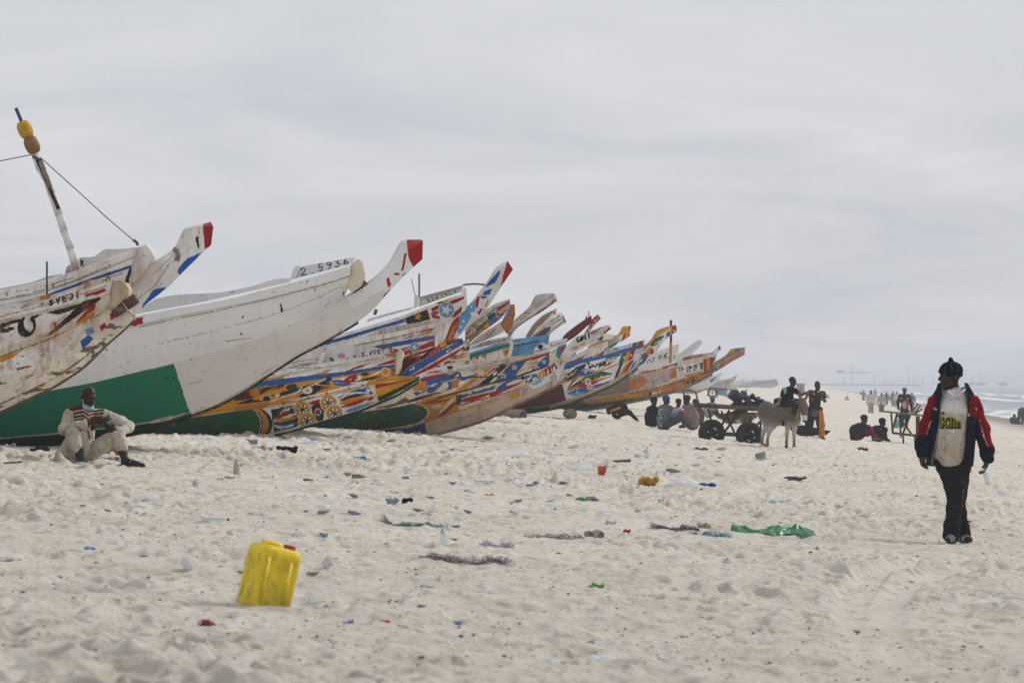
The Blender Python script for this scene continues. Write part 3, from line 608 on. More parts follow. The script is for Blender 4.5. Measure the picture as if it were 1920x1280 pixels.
b3.rail(L3, T3, wg3, 'w', "L k 1.2 478,547 488,545;E k 577 527 1.4 1.4 0;L k .8 310,577 350,570;P r 240,600 268,593 268,608 244,612", 1.5, .045, .14)
b3.keel(K3, wk3, 'G')
b3.bowboard([(656, 498), (664, 490), (672, 485), (680, 493), (684, 517), (677, 536), (660, 549), (652, 541), (654, 515)], .24, 'c', mat='clean')
b3.plate([(200, 604), (262, 588), (380, 566), (478, 544), (545, 528)], [(220, 588), (262, 578), (293, 560), (420, 547), (478, 535), (511, 524), (545, 521)], 0.95, .06, 'l')
b3.plate([(546, 524), (566, 519), (610, 508), (660, 494)], [(551, 506), (562, 501), (610, 492), (666, 482)], 0.3, .06, 'w', "T k 2.2 563 517 658 494 13 0.1 2.5936", 1.0)
b3.plate([(544, 524), (548, 523), (554, 521)], [(550, 504), (557, 498), (564, 500)], 0.24, .06, 'w', name="deck_post")
b3.spur([(640, 622), (686, 592), (708, 572), (730, 546), (774, 502), (792, 486)], [(644, 560), (662, 551), (693, 531), (715, 512), (740, 488), (762, 471), (780, 460), (793, 452)], [(645, 556), (664, 545), (696, 523), (716, 506), (730, 490), (740, 471), (752, 452), (790, 449)], 0.14, 'w',
        "P r 761,446 796,446 796,482 776,502 766,484 764,468;P r 758,476 763,474 760,492 756,508 752,508;P r 738,512 748,511 750,516 740,516;P r 724,522 730,520 733,534 728,540 726,532;L r 3 718,556 732,544;L r 2 754,516 760,512;L x 1.2 690,560 720,545;P d 676,535 686,528 690,534;P h 630,622 660,580 700,556 724,546 690,600 650,632", 'l', 1.3, 'clean')
b3.bowboard([(676, 536), (682, 524), (686, 528), (690, 533), (682, 538)], .1, 'd', "stem_wedge", 'wood')

# ---- 4 yellow flower boat
b4 = Boat("yellow boat painted with black flowers in yellow discs and a green bottom", 53.5, mat='paint', base=(200, 835))
K4 = [(-300, 862), (0, 852), (250, 838), (380, 832), (474, 819), (524, 812), (590, 793), (642, 778), (673, 769), (706, 755), (744, 739), (786, 713)]
C4 = [(-300, 826), (0, 815), (250, 795), (380, 780), (440, 771), (533, 760), (593, 745), (657, 733), (693, 722), (742, 716), (760, 713), (786, 706)]
O4 = [(-300, 812), (0, 802), (250, 784), (380, 768), (440, 759), (549, 748), (600, 737), (648, 726), (678, 719), (722, 708), (740, 704)]
L4 = [(-300, 756), (0, 750), (250, 735), (380, 724), (495, 709), (537, 702), (560, 699), (622, 690), (665, 683), (700, 677), (740, 670)]
T4 = [(-300, 746), (0, 740), (250, 725), (380, 714), (495, 699), (537, 692), (560, 689), (632, 676), (665, 671), (700, 666), (742, 660)]
wk4 = [(0, .4), (.8, .2), (1, .09)]; wc4 = [(0, 1.0), (.6, .85), (1, .12)]; wo4 = [(0, 1.05), (.6, .95), (1, .26)]; wg4 = [(0, 1.15), (.6, 1.05), (1, .3)]
fl = ''.join("E w %d %d %g %g 0;E y %d %d %g %g 0;E w %d %d %g %g 0;F k %d %d %g 20;" % (x, y, r + 1.3, r + 1.3, x, y, r, r, x, y, r * .55, r * .55, x, y, r * .62) for x, y, r in ((567, 767, 15), (616, 755, 15), (576, 789, 15.5), (627, 774, 15)))
b4.strake(K4, C4, wk4, wc4, 'g', """P w 440,760 720,712 720,765 600,800 470,825;E w 440 795 73 42 0;E k 440 795 71 42 0;E y 440 795 64 42 0;E w 440 795 55 42 0;E r 440 795 54 42 0;E w 440 795 50 41 0;E g 440 795 48.5 40 0;P g 300,775 442,752 442,840 300,850
""" + """
P G 508,768 560,757 575,780 555,800 514,810;L w 1.6 512,792 530,770 552,762;V w 512 788 560 776 10 -3;V r 514 787 556 774 7 -4;V y 514 790 562 780 7 1;V w 512 797 562 792 9 3;V b 516 796 560 790 5 2;E r 554 794 4 3 -30;L w 1.6 516,800 540,808;E w 540 768 3 1.6 -20;E w 535 800 3.5 1.5 20;L w 1.5 536,764 534,772
P r 576,755 600,748 606,754 590,760;P G 583,762 605,752 606,782 590,792;P G 588,765 598,756 608,770 606,788 594,790;E w 596 772 6.5 6.5 0;E r 596 772 5 5 0
P w 632,742 702,722 704,758 640,772;P b 634,744 660,735 692,724 698,734 668,736 650,744 636,748;E w 691 731 6 3 20;V b 650 742 690 728 8 -2;V w 634 752 698 740 16 -4;V k 636 752 692 738 7 -3;V y 636 757 694 741 10 0;V r 638 763 700 742 7 2;P r 694,732 700,736 698,740 690,738;V w 640 770 700 752 9 2;V s 646 772 704 752 8 1;P r 690,745 702,742 700,748 690,752;E w 660 764 3 1 -15
P c 698,720 704,719 710,756 704,758;P r 703,719 742,715 784,707 704,730;P y 704,729 784,708 709,746;P G 708,745 788,707 789,711 710,753;L w 1.4 711,756 790,713
""" + fl + "L w 1.2 470,824 524,812 590,793 642,778", 1.05)
b4.strake(C4, O4, wc4, wo4, 'y', "L c 2.2 380,779 440,769 533,758 593,743 657,731 742,714;P o 440,760 500,754 500,764 440,770;P o 560,748 590,742 590,748 560,752;P w 530,750 560,744 600,735 676,719 690,716 684,722 640,731 560,750;" + ''.join("E n %d %d 2.2 2.2 0;" % p for p in ((472, 768), (500, 758), (532, 756), (577, 746), (612, 737), (655, 728), (708, 713), (716, 711), (722, 709), (680, 722))), 1.1, .01, name="rub_strake")
b4.strake(O4, L4, wo4, wg4, 'y', """P w 380,722 500,705 745,666 745,686 500,722 380,736;P y 497,710 540,702 526,711 496,715;P y 575,705 625,691 610,700 572,707;P r 645,697 668,687 695,680 680,688 650,697;P r 702,687 718,680 742,672 742,680;P y 690,696 720,690;P o 537,702 542,701 541,706
P b 380,730 492,714 648,696 744,682 744,688 648,703 549,718 440,732 380,740;P T 380,738 492,722 500,724 440,735 380,744
P m 440,744 476,730 536,719 530,726 500,734 470,748 440,752;E o 477 736 10 8 0;L y 1.5 470,740 500,722;L y 1.5 486,742 520,724
P y 500,745 560,720 640,708 610,728 540,742;P G 505,742 540,732 600,716 620,706 612,716 560,736 520,744;E G 547 725 10 6 -10;E G 556 733 8 4 -20;E c 520 741 5 3.4 -10;E k 500 747 7.5 5 -8;L w 1.2 488,750 494,742 504,740 508,748;P k 440,757 470,748 486,750 494,752 450,758
P k 560,742 615,708 622,708 610,722 590,738 566,746;L w 1.8 508,752 560,734 612,710;L w 1.4 548,744 568,724;L w 1.3 590,720 608,722;P w 560,748 640,726 680,714 700,705 690,716 640,728;E w 577 732 9 6.5 -10;F y 577 732 6.5 10;P k 586,726 600,722 600,732 588,736
P w 620,712 660,704 700,706 680,716 640,722;V b 620 714 660 720 6 -2;V b 622 719 668 719 5 2;P u 612,712 618,710 618,722 608,722;P r 600,728 612,724 622,725 600,731;E k 617 710 5 3.5 0
P r 640,716 655,704 672,700 668,706 672,706 664,716 652,718;E w 657 711 2 1.4 0;V w 672 712 716 696 11 0;V y 676 712 714 693 9 -3;V r 672 715 716 700 5 1;V k 660 716 722 704 3.4 1;E w 723 697 8.5 8 0;E y 723 697 7 6.6 0;E G 684 701 8 3 -10;P o 733,690 744,688 744,706 733,708;E m 738 694 2.4 2.4 0;E m 737 702 1.6 1.6 0""", 1.05, .01)
b4.rail(L4, T4, wg4, 'l', "L d 1.2 500,705 560,697 640,683 740,668;L k 1 560,690 600,688;E k 690 675 1.4 1.2 0;P o 720,664 742,660 742,668 726,668", 1.3)
b4.keel(K4, wk4, 'G')
b4.bowboard([(743, 662), (749, 654), (756, 657), (755, 672), (751, 690), (747, 701), (742, 703), (742, 680)], .28, 'c')
b4.plate([(596, 690), (640, 684), (690, 675), (738, 665)], [(604, 664), (642, 649), (700, 650), (730, 658)], 0.5, .05, 'l', "P w 667,664 723,654 724,662 669,671;T k 1.9 670 670 722 660 7 0 .2.6001;E p 640 667 8 5 0;P k 616,672 622,670 626,674 624,684 620,684 621,676;P k 661,669 667,665 667,671;P k 646,674 654,670 656,664 650,676", 0.9)
b4.plate([(594, 692), (598, 691), (601, 690)], [(600, 663), (606, 660), (612, 661)], 0.40, .08, 'w', name="deck_post")
b4.plate([(520, 700), (560, 694), (600, 688)], [(526, 690), (560, 679), (604, 676)], 0.9, .05, 'l', "L k 1.4 540,690 580,684;L k 1 550,684 600,680")
b4.plate([(752, 700), (770, 690), (800, 676)], [(756, 672), (775, 670), (806, 664)], 0.0, .08, 'm', name="stem_knee")
b4.spur([(744, 739), (786, 713), (811, 690), (840, 672), (871, 652)], [(743, 712), (766, 688), (806, 668), (835, 650), (868, 636)], [(745, 706), (768, 684), (806, 661), (834, 637), (867, 634)], 0.11, 'c',
        "P b 742,712 766,688 806,668 868,636 872,643 822,672 786,694 747,716;P w 766,694 778,687 776,692 770,694;E r 773 690 1.6 1.4 0;P w 836,658 846,652 842,658 838,660;E r 841 656 1.6 1.4 0;P r 748,717 800,688 872,648 872,654 815,688 790,700;P w 752,718 800,696 790,706;P y 749,722 786,708 780,716 750,732;P r 800,662 836,636 838,650 806,668;E k 831 645 7 7 0;E y 831 645 6.3 6.3 0;E k 831 645 1.4 1.4 0;P G 838,640 868,633 868,637 840,648;L w 2 867,633 873,645", 'r', 1.05)
b4.rod([(737, 655), (760, 658), (780, 668), (794, 680)], .014, 'n', "bent_iron_rod", -.2)
mb = MB()
for x, y in ((731, 650), (734, 648)): mb.tube([b4.pt(x, y, -.2), b4.pt(x + 1, y + 10, -.2)], .01, 5)
mb.build("iron_bolt", M['metal'], b4.root)

# ---- 5 worn star-spangled boat with dark green bottom and beige keel
b5 = Boat("worn boat with red, cream and blue star panels, dark green bottom and beige keel", 63.5, mat='worn', base=(700, 815))
K5 = [(330, 850), (500, 838), (620, 827), (700, 822), (766, 820), (805, 815), (853, 803), (908, 786), (962, 759), (1024, 730), (1050, 716), (1062, 704)]
Q5 = [(330, 836), (500, 825), (620, 816), (700, 809), (761, 803), (796, 793), (850, 775), (910, 756), (941, 741), (984, 723), (1041, 695), (1056, 682)]
S5 = [(330, 806), (500, 793), (620, 780), (700, 769), (755, 761), (787, 752), (857, 733), (886, 727), (941, 716), (995, 698), (1030, 686), (1050, 674)]
L5 = [(330, 745), (500, 735), (620, 722), (700, 712), (760, 706), (820, 699), (864, 694), (914, 687), (945, 681), (991, 670), (1030, 658)]
T5 = [(330, 735), (500, 724), (620, 710), (700, 700), (760, 695), (820, 688), (864, 684), (914, 678), (954, 670), (991, 664), (1036, 652)]
wk5 = [(0, .4), (.7, .3), (1, .09)]; wq5 = [(0, .7), (.6, .5), (1, .10)]; ws5 = [(0, 1.1), (.6, .95), (1, .13)]; wg5 = [(0, 1.2), (.6, 1.05), (1, .24)]
b5.strake(K5, Q5, wk5, wq5, 't', "P u 300,800 700,800 796,790 801,812 700,830 300,860;L d 1.5 805,815 853,803 908,786;L d 1.2 860,785 900,773;P y 956,740 976,732 972,744 958,750;P p 978,730 990,725 988,736 976,742;P l 990,722 1030,702 1050,695 1036,712 1000,730;P s 996,720 1020,708 1016,716 1000,724;P x 1030,706 1048,694 1048,706 1036,716;L w 1.2 975,745 979,730;L d 1.2 890,768 980,728", 1.1, .0, 'paint', name="keel_strake")
b5.strake(Q5, S5, wq5, ws5, 'y', """E c 700 786 106 30 -8;E D 700 786 102.5 29 -8;P D 300,800 690,755 690,820 300,850;L c 3 620,814 700,807 762,800 796,789;E c 819 762 10 4 -8;P r 790,755 860,744 850,749 800,758;P n 790,752 830,745 820,750;P c 845,748 860,742 830,772 812,784;P r 850,755 862,752 835,776 815,784
P c 858,733 945,716 1050,672 1050,690 950,738 860,770;P b 858,742 900,732 930,722 925,730 880,742 860,748;E c 880 736 5 3 0;V r 862 752 925 734 9 2;V w 870 756 930 738 4 3;P r 915,738 960,722 985,712 970,722 940,736 920,744;V b 930 732 990 706 12 -3;V c 948 722 984 709 6 0;P b 985,704 1006,700 1012,712 985,718;V c 988 714 998 702 5 0;E k 980 708 4 4 0;E c 1004 712 6 5 0;E r 1006 715 4 3.4 0;P y 1008,700 1020,692 1024,712 1012,716;V c 1014 708 1018 698 4 0;P r 1020,692 1032,686 1036,702 1026,710;V w 1028 704 1027 690 3 0;P k 1032,684 1040,680 1048,696 1040,702;V w 1040 698 1038 684 4 0;L r 2 860,760 950,736 1008,716;P G 855,742 866,738 864,756 856,760""", 1.05)
b5.strake(S5, L5, ws5, wg5, 'c', """P w 330,745 760,706 820,700 800,712 760,725 330,780;P r 330,760 700,725 820,702 850,699 820,708 700,735 330,775;P b 790,715 830,704 860,700 850,708 800,724;P b 800,728 815,716 825,714 830,720 815,734 802,738;E c 815 722 8 3 -15;P y 770,722 800,714 800,728 775,732;P b 775,736 790,728 800,732 780,742;E c 788 733 6 2.4 -10;P b 855,712 880,704 905,697 900,703 870,714;P w 860,716 900,704 880,714 858,724;P b 840,716 862,712 858,726 838,728;S w 839 723 3.4 0;P o 846,714 862,708 860,726 846,728;P r 830,732 850,724 846,730;P k 760,752 790,742 840,732 800,745 765,756;P y 790,748 830,738 820,744 795,752;P n 700,766 740,756 760,744 770,752 730,764
P y 852,734 905,693 926,688 872,732;E c 903 699 7 2.6 -38;L w 1.4 872,732 926,688;P r 874,731 925,690 938,688 900,714 880,730;L w 1.2 880,728 930,692;P p 880,730 912,706 918,706 890,728;P k 890,728 938,686 954,683 912,722;E c 928 700 5 2.6 -38;P u 920,722 958,682 992,672 960,712;P b 922,720 958,684 988,675 958,710;S w 944 704 6.5 10;S w 965 688 6.5 20;E r 944 704 2 2 0;E r 965 688 2 2 0;E w 950 700 0.8 0.8 0;L c 1.8 960,712 992,672
P r 955,712 1000,672 1030,660 1030,690 990,700;P c 966,702 986,690 1010,688 995,694 970,704;P c 972,694 984,684 1006,680 1016,680 994,688;P c 984,682 996,676 1026,666 1020,674 1000,680;P c 955,710 980,704 996,702 980,708;P b 992,698 1016,672 1030,664 1030,690 1000,698;S w 1006 689 5 10;E r 1006 689 1.6 1.6 0;S w 1020 678 5 15;E r 1020 678 1.6 1.6 0;L c 1.4 990,700 1020,668;P r 960,680 990,672 1030,660 1028,664 990,676;P b 935,684 946,680 948,683 936,687""", 1.0)
b5.rail(L5, T5, wg5, 'l', "E k 844 688 5.6 4.6 0;E k 796 695 2 1.5 0;P r 700,712 760,704 820,698 830,694 780,698 700,706;E n 930 678 2.6 2 0;L d 1 840,696 900,686 990,666;L k .8 960,668 1000,662;P n 985,664 1000,660 1000,664;L d 1.4 870,682 915,678", 1.1)
b5.keel(K5, wk5, 'd')
b5.bowboard([(1034, 656), (1042, 653), (1043, 660), (1037, 682), (1033, 686), (1027, 684)], .22, 'c')
b5.spur([(1046, 716), (1056, 690), (1070, 668), (1100, 648), (1126, 632), (1146, 616)], [(1040, 690), (1058, 664), (1070, 645), (1107, 622), (1139, 609)], [(1042, 684), (1062, 650), (1078, 634), (1108, 619), (1142, 608)], 0.13, 'l',
        "T k 3.4 1081 642 1108 632 11 .3 cwll;P y 1085,646 1100,639 1096,646 1086,650;E p 1078 652 7 4 -20;E x 1116 623 9 3 -25;L k 1.6 1108,624 1130,613;P r 1134,622 1146,610 1147,618 1132,630;P s 1092,618 1100,612 1100,624;L x 1 1060,690 1100,654", 'l', 1.0)
mb = MB(); mb.tube([b5.pt(x, y, -1.02 + .006 * i) for i, (x, y) in enumerate(((820, 746), (850, 738), (886, 728), (929, 716), (962, 708), (995, 697), (1020, 688)))], .02, 6); mb.tube([b5.pt(x, y, -1.05) for x, y in ((806, 730), (818, 722), (836, 714), (852, 708), (880, 707), (916, 706), (944, 705))], .014, 6)
mb.build("mooring_rope", M['rope'], b5.root, True)
mb = MB(); mb.tube([b5.pt(857 + 6.5 * math.cos(a), 704 + 5.5 * math.sin(a), -1.1) for a in np.linspace(2.6, 6.8, 12)], .022, 6); mb.build("rope_ring", M['rope'], b5.root, True)
# ---- 6 white boat with flag band and scrolls
b6 = Boat("white boat with a slanting green, yellow and red flag band and blue scrolls", 96.0, mat='paint', base=(900, 775), heel=.02)
K6 = [(640, 798), (780, 790), (900, 780), (1010, 768), (1037, 764), (1061, 757), (1090, 746), (1119, 733), (1150, 719), (1176, 702), (1196, 688)]
Q6 = [(640, 790), (780, 782), (900, 772), (1010, 762), (1037, 757), (1061, 750), (1090, 740), (1119, 727), (1149, 713), (1174, 697), (1192, 684)]
C6 = [(640, 752), (780, 748), (900, 740), (1000, 730), (1032, 724), (1060, 718), (1087, 709), (1120, 699), (1161, 683), (1180, 676), (1196, 668)]
L6 = [(640, 718), (780, 712), (900, 704), (1000, 697), (1050, 690), (1090, 681), (1130, 672), (1170, 661), (1190, 655), (1207, 650)]
T6 = [(640, 712), (780, 706), (900, 698), (1000, 691), (1050, 684), (1090, 675), (1130, 666), (1170, 655), (1190, 650), (1208, 645)]
wk6 = [(0, .4), (1, .09)]; wq6 = [(0, .75), (.7, .5), (1, .11)]; wc6 = [(0, 1.1), (.7, .9), (1, .13)]; wg6 = [(0, 1.2), (.7, 1.0), (1, .25)]
b6.strake(K6, Q6, wk6, wq6, 't', "P D 640,790 1010,764 1030,762 1030,775 640,800", 1.6, 0, name="keel_strake")
b6.strake(Q6, C6, wq6, wc6, 'w', """P m 600,740 1010,726 1054,718 1062,752 1010,764 600,800;P w 1055,722 1062,752 1064,752 1058,721
V w 1062 738 1150 700 40 0;V G 1064 728 1150 700 18 -9;V w 1066 728 1120 708 4 -9;V g 1082 718 1146 702 8 -6;V o 1062 733 1150 704 8 -1;V r 1084 724 1125 714 10 0;V b 1064 738 1148 712 15 6;V w 1070 738 1120 724 3 8;V s 1066 739 1098 733 7 3;E y 1102 715 7 7 0;E w 1102 715 5.4 5.4 0;L b 2.2 1098,716 1106,714;L b 2.2 1101,711 1103,719;E o 1106 725 6.6 6.6 0;E w 1106 725 5.2 5.2 0;E r 1106 725 3.4 3.4 0;E w 1106 725 1.4 1.4 0
E w 1082 735 1.5 1.5 0;E w 1132 716 1.5 1.5 0;E w 1127 706 1.4 1.4 0;E w 1092 715 1.3 1.3 0;L r 1.6 1124,724 1148,716;V s 1110 734 1152 714 5 2;L s 1.6 1094,742 1150,716
P g 1151,710 1170,661 1176,660 1158,706;P G 1151,710 1162,682 1168,682 1158,706;P y 1158,706 1176,680 1184,676 1168,700;P r 1168,700 1182,676 1190,674 1176,696;P o 1148,712 1156,707 1158,716 1150,718;P r 1157,707 1166,703 1168,712 1159,715;P k 1166,704 1172,700 1176,708 1169,711;V b 1182 694 1204 668 8 0""", .9)
b6.strake(C6, L6, wc6, wg6, 'w', """P G 1050,710 1066,694 1098,681 1094,686 1070,704;V w 1062 700 1080 688 4 0;P k 1044,718 1070,700 1100,680 1098,686 1080,708 1060,716;E w 1052 712 2 2 0;L w 1.6 1056,712 1064,704;L w 1.6 1064,708 1072,700;L w 1.4 1072,704 1082,692;P r 1066,712 1080,704 1088,704 1074,712
P b 1080,702 1088,692 1096,690 1120,696 1108,702 1090,706;V w 1090 694 1116 698 2 -2;E w 1098 698 2.2 2.2 0;P b 1004,694 1050,690 1090,680 1070,690 1030,702 1004,706;P r 1006,704 1040,696 1034,704 1008,712;P s 1010,690 1030,688 1040,700 1016,700
L k 2.4 1100,678 1104,682 1104,688 1108,688 1112,686;L k 3 1106,690 1112,684 1116,688 1120,682 1128,686;L k 3 1124,688 1126,680 1128,686 1131,677 1132,684 1136,676 1134,686;E k 1103 680 2.6 2.2 0;E k 1108 682 1.2 1.2 0
V g 1134 676 1166 664 9 -1;V w 1136 676 1160 667 1.6 -1;E w 1142 674 1.3 1.3 0;E w 1150 672 1.3 1.3 0;P r 1134,688 1140,680 1152,676 1142,684;P y 1044,724 1060,716 1087,706 1100,704 1130,692 1161,681 1162,684 1130,697 1100,708 1080,714 1050,724;E y 1060 716 5 2.6 -20;E y 1090 707 5 2.6 -20;E y 1124 696 5 2.4 -20;E y 1150 687 5 2.4 -20
P g 1158,690 1169,660 1176,658 1164,692;E w 1170 670 1.6 1.6 0;E w 1162 688 1.6 1.6 0;P y 1164,694 1176,658 1184,656 1171,696;P r 1171,696 1184,656 1193,653 1178,692;E w 1184 666 1.7 1.7 0;V w 1178 688 1182 674 3 0;L g 5 1170,660 1152,708""", .9)
b6.rail(L6, T6, wg6, 'B', "P r 0,0 1,0 1,1", 1.2, .03, .1)
b6.plate([(1105, 676), (1139, 667), (1175, 658), (1208, 648)], [(1116, 664), (1139, 655), (1175, 646), (1209, 637)], .4, .05, 'w', "T k 1.2 1139 662 1160 656 7 0 ST.145;P g 1184,655 1187,643 1193,641 1190,653;P y 1190,653 1193,641 1200,639 1197,651;P r 1197,651 1200,639 1210,637 1208,648;P y 1110,672 1120,662 1128,662 1120,672;P r 1120,672 1126,660 1134,658 1128,670;T x 1.2 1160 649 1194 640 4 0 2E66066", .9)
b6.keel(K6, wk6, 'D'); b6.bowboard([(1204, 650), (1208, 637), (1210, 638), (1206, 662), (1201, 664)], .22, 'w')
b6.spur([(1178, 704), (1196, 688), (1214, 676), (1228, 661), (1249, 635), (1269, 621)], [(1194, 676), (1204, 662), (1212, 652), (1226, 641), (1240, 626), (1256, 616), (1268, 611)], [(1198, 668), (1207, 650), (1221, 636), (1231, 620), (1245, 614), (1257, 611), (1267, 609)], .14, 'w',
        "P b 1180,702 1196,680 1204,664 1210,660 1216,666 1206,684 1190,696;L w 1.3 1190,692 1204,672;E w 1202 676 1.8 1.8 0;P r 1208,664 1214,660 1216,670 1210,672;E y 1219 658 7.5 6.6 -20;E r 1222 659 4 4.4 0;E w 1219 658 0.8 0.8 0;V g 1220 648 1246 628 10 0;E w 1236 641 1.6 1.6 0;V w 1226 646 1242 634 1.6 0;P r 1228,660 1236,648 1238,648 1232,658;P b 1247,640 1250,624 1255,620 1256,634;E w 1251 632 1.4 1.4 0;P y 1254,636 1256,618 1261,613 1262,626;P r 1260,628 1260,611 1270,608 1270,620;E w 1264 620 1.8 1.8 0;E y 1249 617 2.4 2.4 0", 'y', .9)
b6.rod([(1258, 600), (1258, 640)], .035, 'k', "flag_pole", .3); b6.rod([(1258, 640), (1257, 680)], .04, 'o', "flag_pole", .3)

# ---- 7 orange and green worn boat with the year
b7 = Boat("weathered orange and cream boat marked 2021 with a mossy green bottom", 116.0, mat='rusty', base=(1050, 768))
K7 = [(740, 792), (880, 782), (1000, 773), (1066, 770), (1122, 763), (1175, 753), (1241, 739), (1278, 727), (1320, 707), (1336, 699)]
Q7 = [(740, 772), (880, 764), (1000, 757), (1087, 751), (1140, 743), (1197, 733), (1240, 723), (1273, 713), (1310, 702), (1332, 694)]
L7 = [(740, 728), (880, 722), (1000, 718), (1100, 713), (1160, 707), (1200, 702), (1255, 691), (1279, 683), (1320, 673), (1341, 667)]
T7 = [(740, 722), (880, 716), (1000, 712), (1100, 706), (1160, 699), (1200, 693), (1255, 684), (1279, 676), (1320, 668), (1342, 663)]
wk7 = [(0, .4), (1, .1)]; wq7 = [(0, .9), (.6, .7), (1, .13)]; wg7 = [(0, 1.2), (.6, 1.05), (1, .25)]
b7.strake(K7, Q7, wk7, wq7, 'D', "P y 1090,752 1200,734 1230,730 1230,740 1180,748 1100,758;P G 740,780 1090,754 1120,762 740,800;P o 1200,734 1280,714 1336,696 1336,704 1280,728 1210,745;P D 1216,734 1222,733 1222,744 1216,745;P c 1222,736 1240,731 1236,740 1224,744;P o 1232,732 1236,731 1236,742 1232,742;L d 1.4 1190,750 1278,728 1330,704;P G 1280,716 1310,706 1306,716 1284,722;R y 1290 716 5 3;R o 1309 708 5 3", 1.2, .05)
b7.strake(Q7, L7, wq7, wg7, 'c', """P t 1000,720 1200,702 1256,690 1256,716 1200,732 1000,752;P o 1180,712 1206,705 1215,712 1200,728 1180,730;P x 1215,706 1256,696 1252,716 1220,724;P d 1100,716 1180,706 1180,735 1100,748;P o 1254,692 1270,686 1271,706 1256,712;P p 1254,694 1260,692 1260,704 1256,706;P w 1268,690 1320,674 1320,698 1270,708
L k 1 1224,720 1240,702;E x 1230 708 12 3 -30;L k 2.6 1270,690 1278,688 1281,692;P s 1272,692 1280,690 1280,696 1273,698;P k 1286,688 1296,685 1298,690 1288,693;P b 1287,692 1293,690 1294,697 1288,698;P k 1298,686 1306,683 1308,688 1299,690;P s 1299,689 1306,687 1306,694 1300,696;P k 1310,682 1318,679 1318,692 1315,693;P b 1312,684 1315,683 1315,692 1312,693;T w 1.5 1272 704 1319 694 17 0 2021;P y 1284,703 1318,694 1318,702 1286,708;E y 1292 716 8 8 0;E r 1292 716 5 5 0;E y 1310 708 8.5 8.5 0;E r 1310 708 5.5 5.5 0;S o 1310 708 4 0;S o 1292 716 3.6 0
P r 1318,674 1324,672 1326,704 1320,706;P y 1324,672 1330,670 1332,702 1326,704;P r 1330,670 1335,668 1337,698 1332,702;P G 1334,672 1341,667 1339,680 1335,684""", .9)
b7.rail(L7, T7, wg7, 'l', "P r 1200,697 1230,692 1230,696 1202,701;P y 1230,692 1250,687 1250,691 1230,696;P r 1242,688 1264,682 1262,686 1244,692;P k 1264,682 1272,680 1270,684 1262,686;T x 1 1290 676 1330 666 5 0 ST1045S", 1.1)
b7.keel(K7, wk7, 'd'); b7.bowboard([(1336, 668), (1341, 662), (1344, 664), (1341, 680), (1337, 684)], .2, 'w')
b7.plate([(1276, 680), (1300, 674), (1336, 666)], [(1280, 668), (1306, 664), (1338, 660)], .4, .05, 'l', "P r 1280,672 1296,668 1296,674 1280,678;P y 1296,668 1320,664 1316,668 1298,672")
b7.spur([(1322, 708), (1336, 700), (1353, 690), (1375, 676), (1396, 665)], [(1333, 686), (1344, 679), (1362, 670), (1375, 664), (1397, 655)], [(1335, 682), (1346, 675), (1362, 665), (1370, 655), (1397, 651)], .14, 'd', "P x 1340,684 1397,654 1397,660 1344,690;P o 1350,682 1390,660 1392,664 1352,688;P b 1335,692 1344,690 1342,699 1336,702;E w 1339 696 1.5 1.5 0;P y 1364,664 1370,656 1378,655 1374,662;P r 1361,668 1366,660 1368,660 1364,668;P D 1376,660 1380,655 1395,653;P p 1380,664 1396,656 1396,664 1384,670", 'd', .9)

# ---- boats whose bows show between and behind these
def back_boat(label, Y, G_, K_, base, spec, spurA, spurR, spurT, sbase, sspec, stop='x', mat='worn', th=.12, wb=.22, rb='l', rspec="", bow=None, bowc='w', railh=5, res=1.0, smat=None):
    b = Boat(label, Y, mat=mat, base=(G_[0][0] + 60, 780))
    RT = [(x, y - railh) for x, y in G_]
    mid = [(0.45 * poly(G_, 8)[i][0] + .55 * poly(K_, 8)[i][0], .45 * poly(G_, 8)[i][1] + .55 * poly(K_, 8)[i][1]) for i in range(8)]
    wg = [(0, 1.1), (.6, .95), (1, wb)]; wm = [(0, .95), (.6, .75), (1, .13)]; wk = [(0, .35), (1, .09)]
    b.strake(K_, mid, wk, wm, base, spec, 2.0); b.strake(mid, G_, wm, wg, base, spec, res); b.rail(G_, RT, wg, rb, rspec, res); b.keel(K_, wk, 'd')
    if bow: b.bowboard(bow, wb, bowc)
    if spurA: b.spur(spurA, spurR, spurT, th, sbase, sspec, stop, res, smat)
    return b
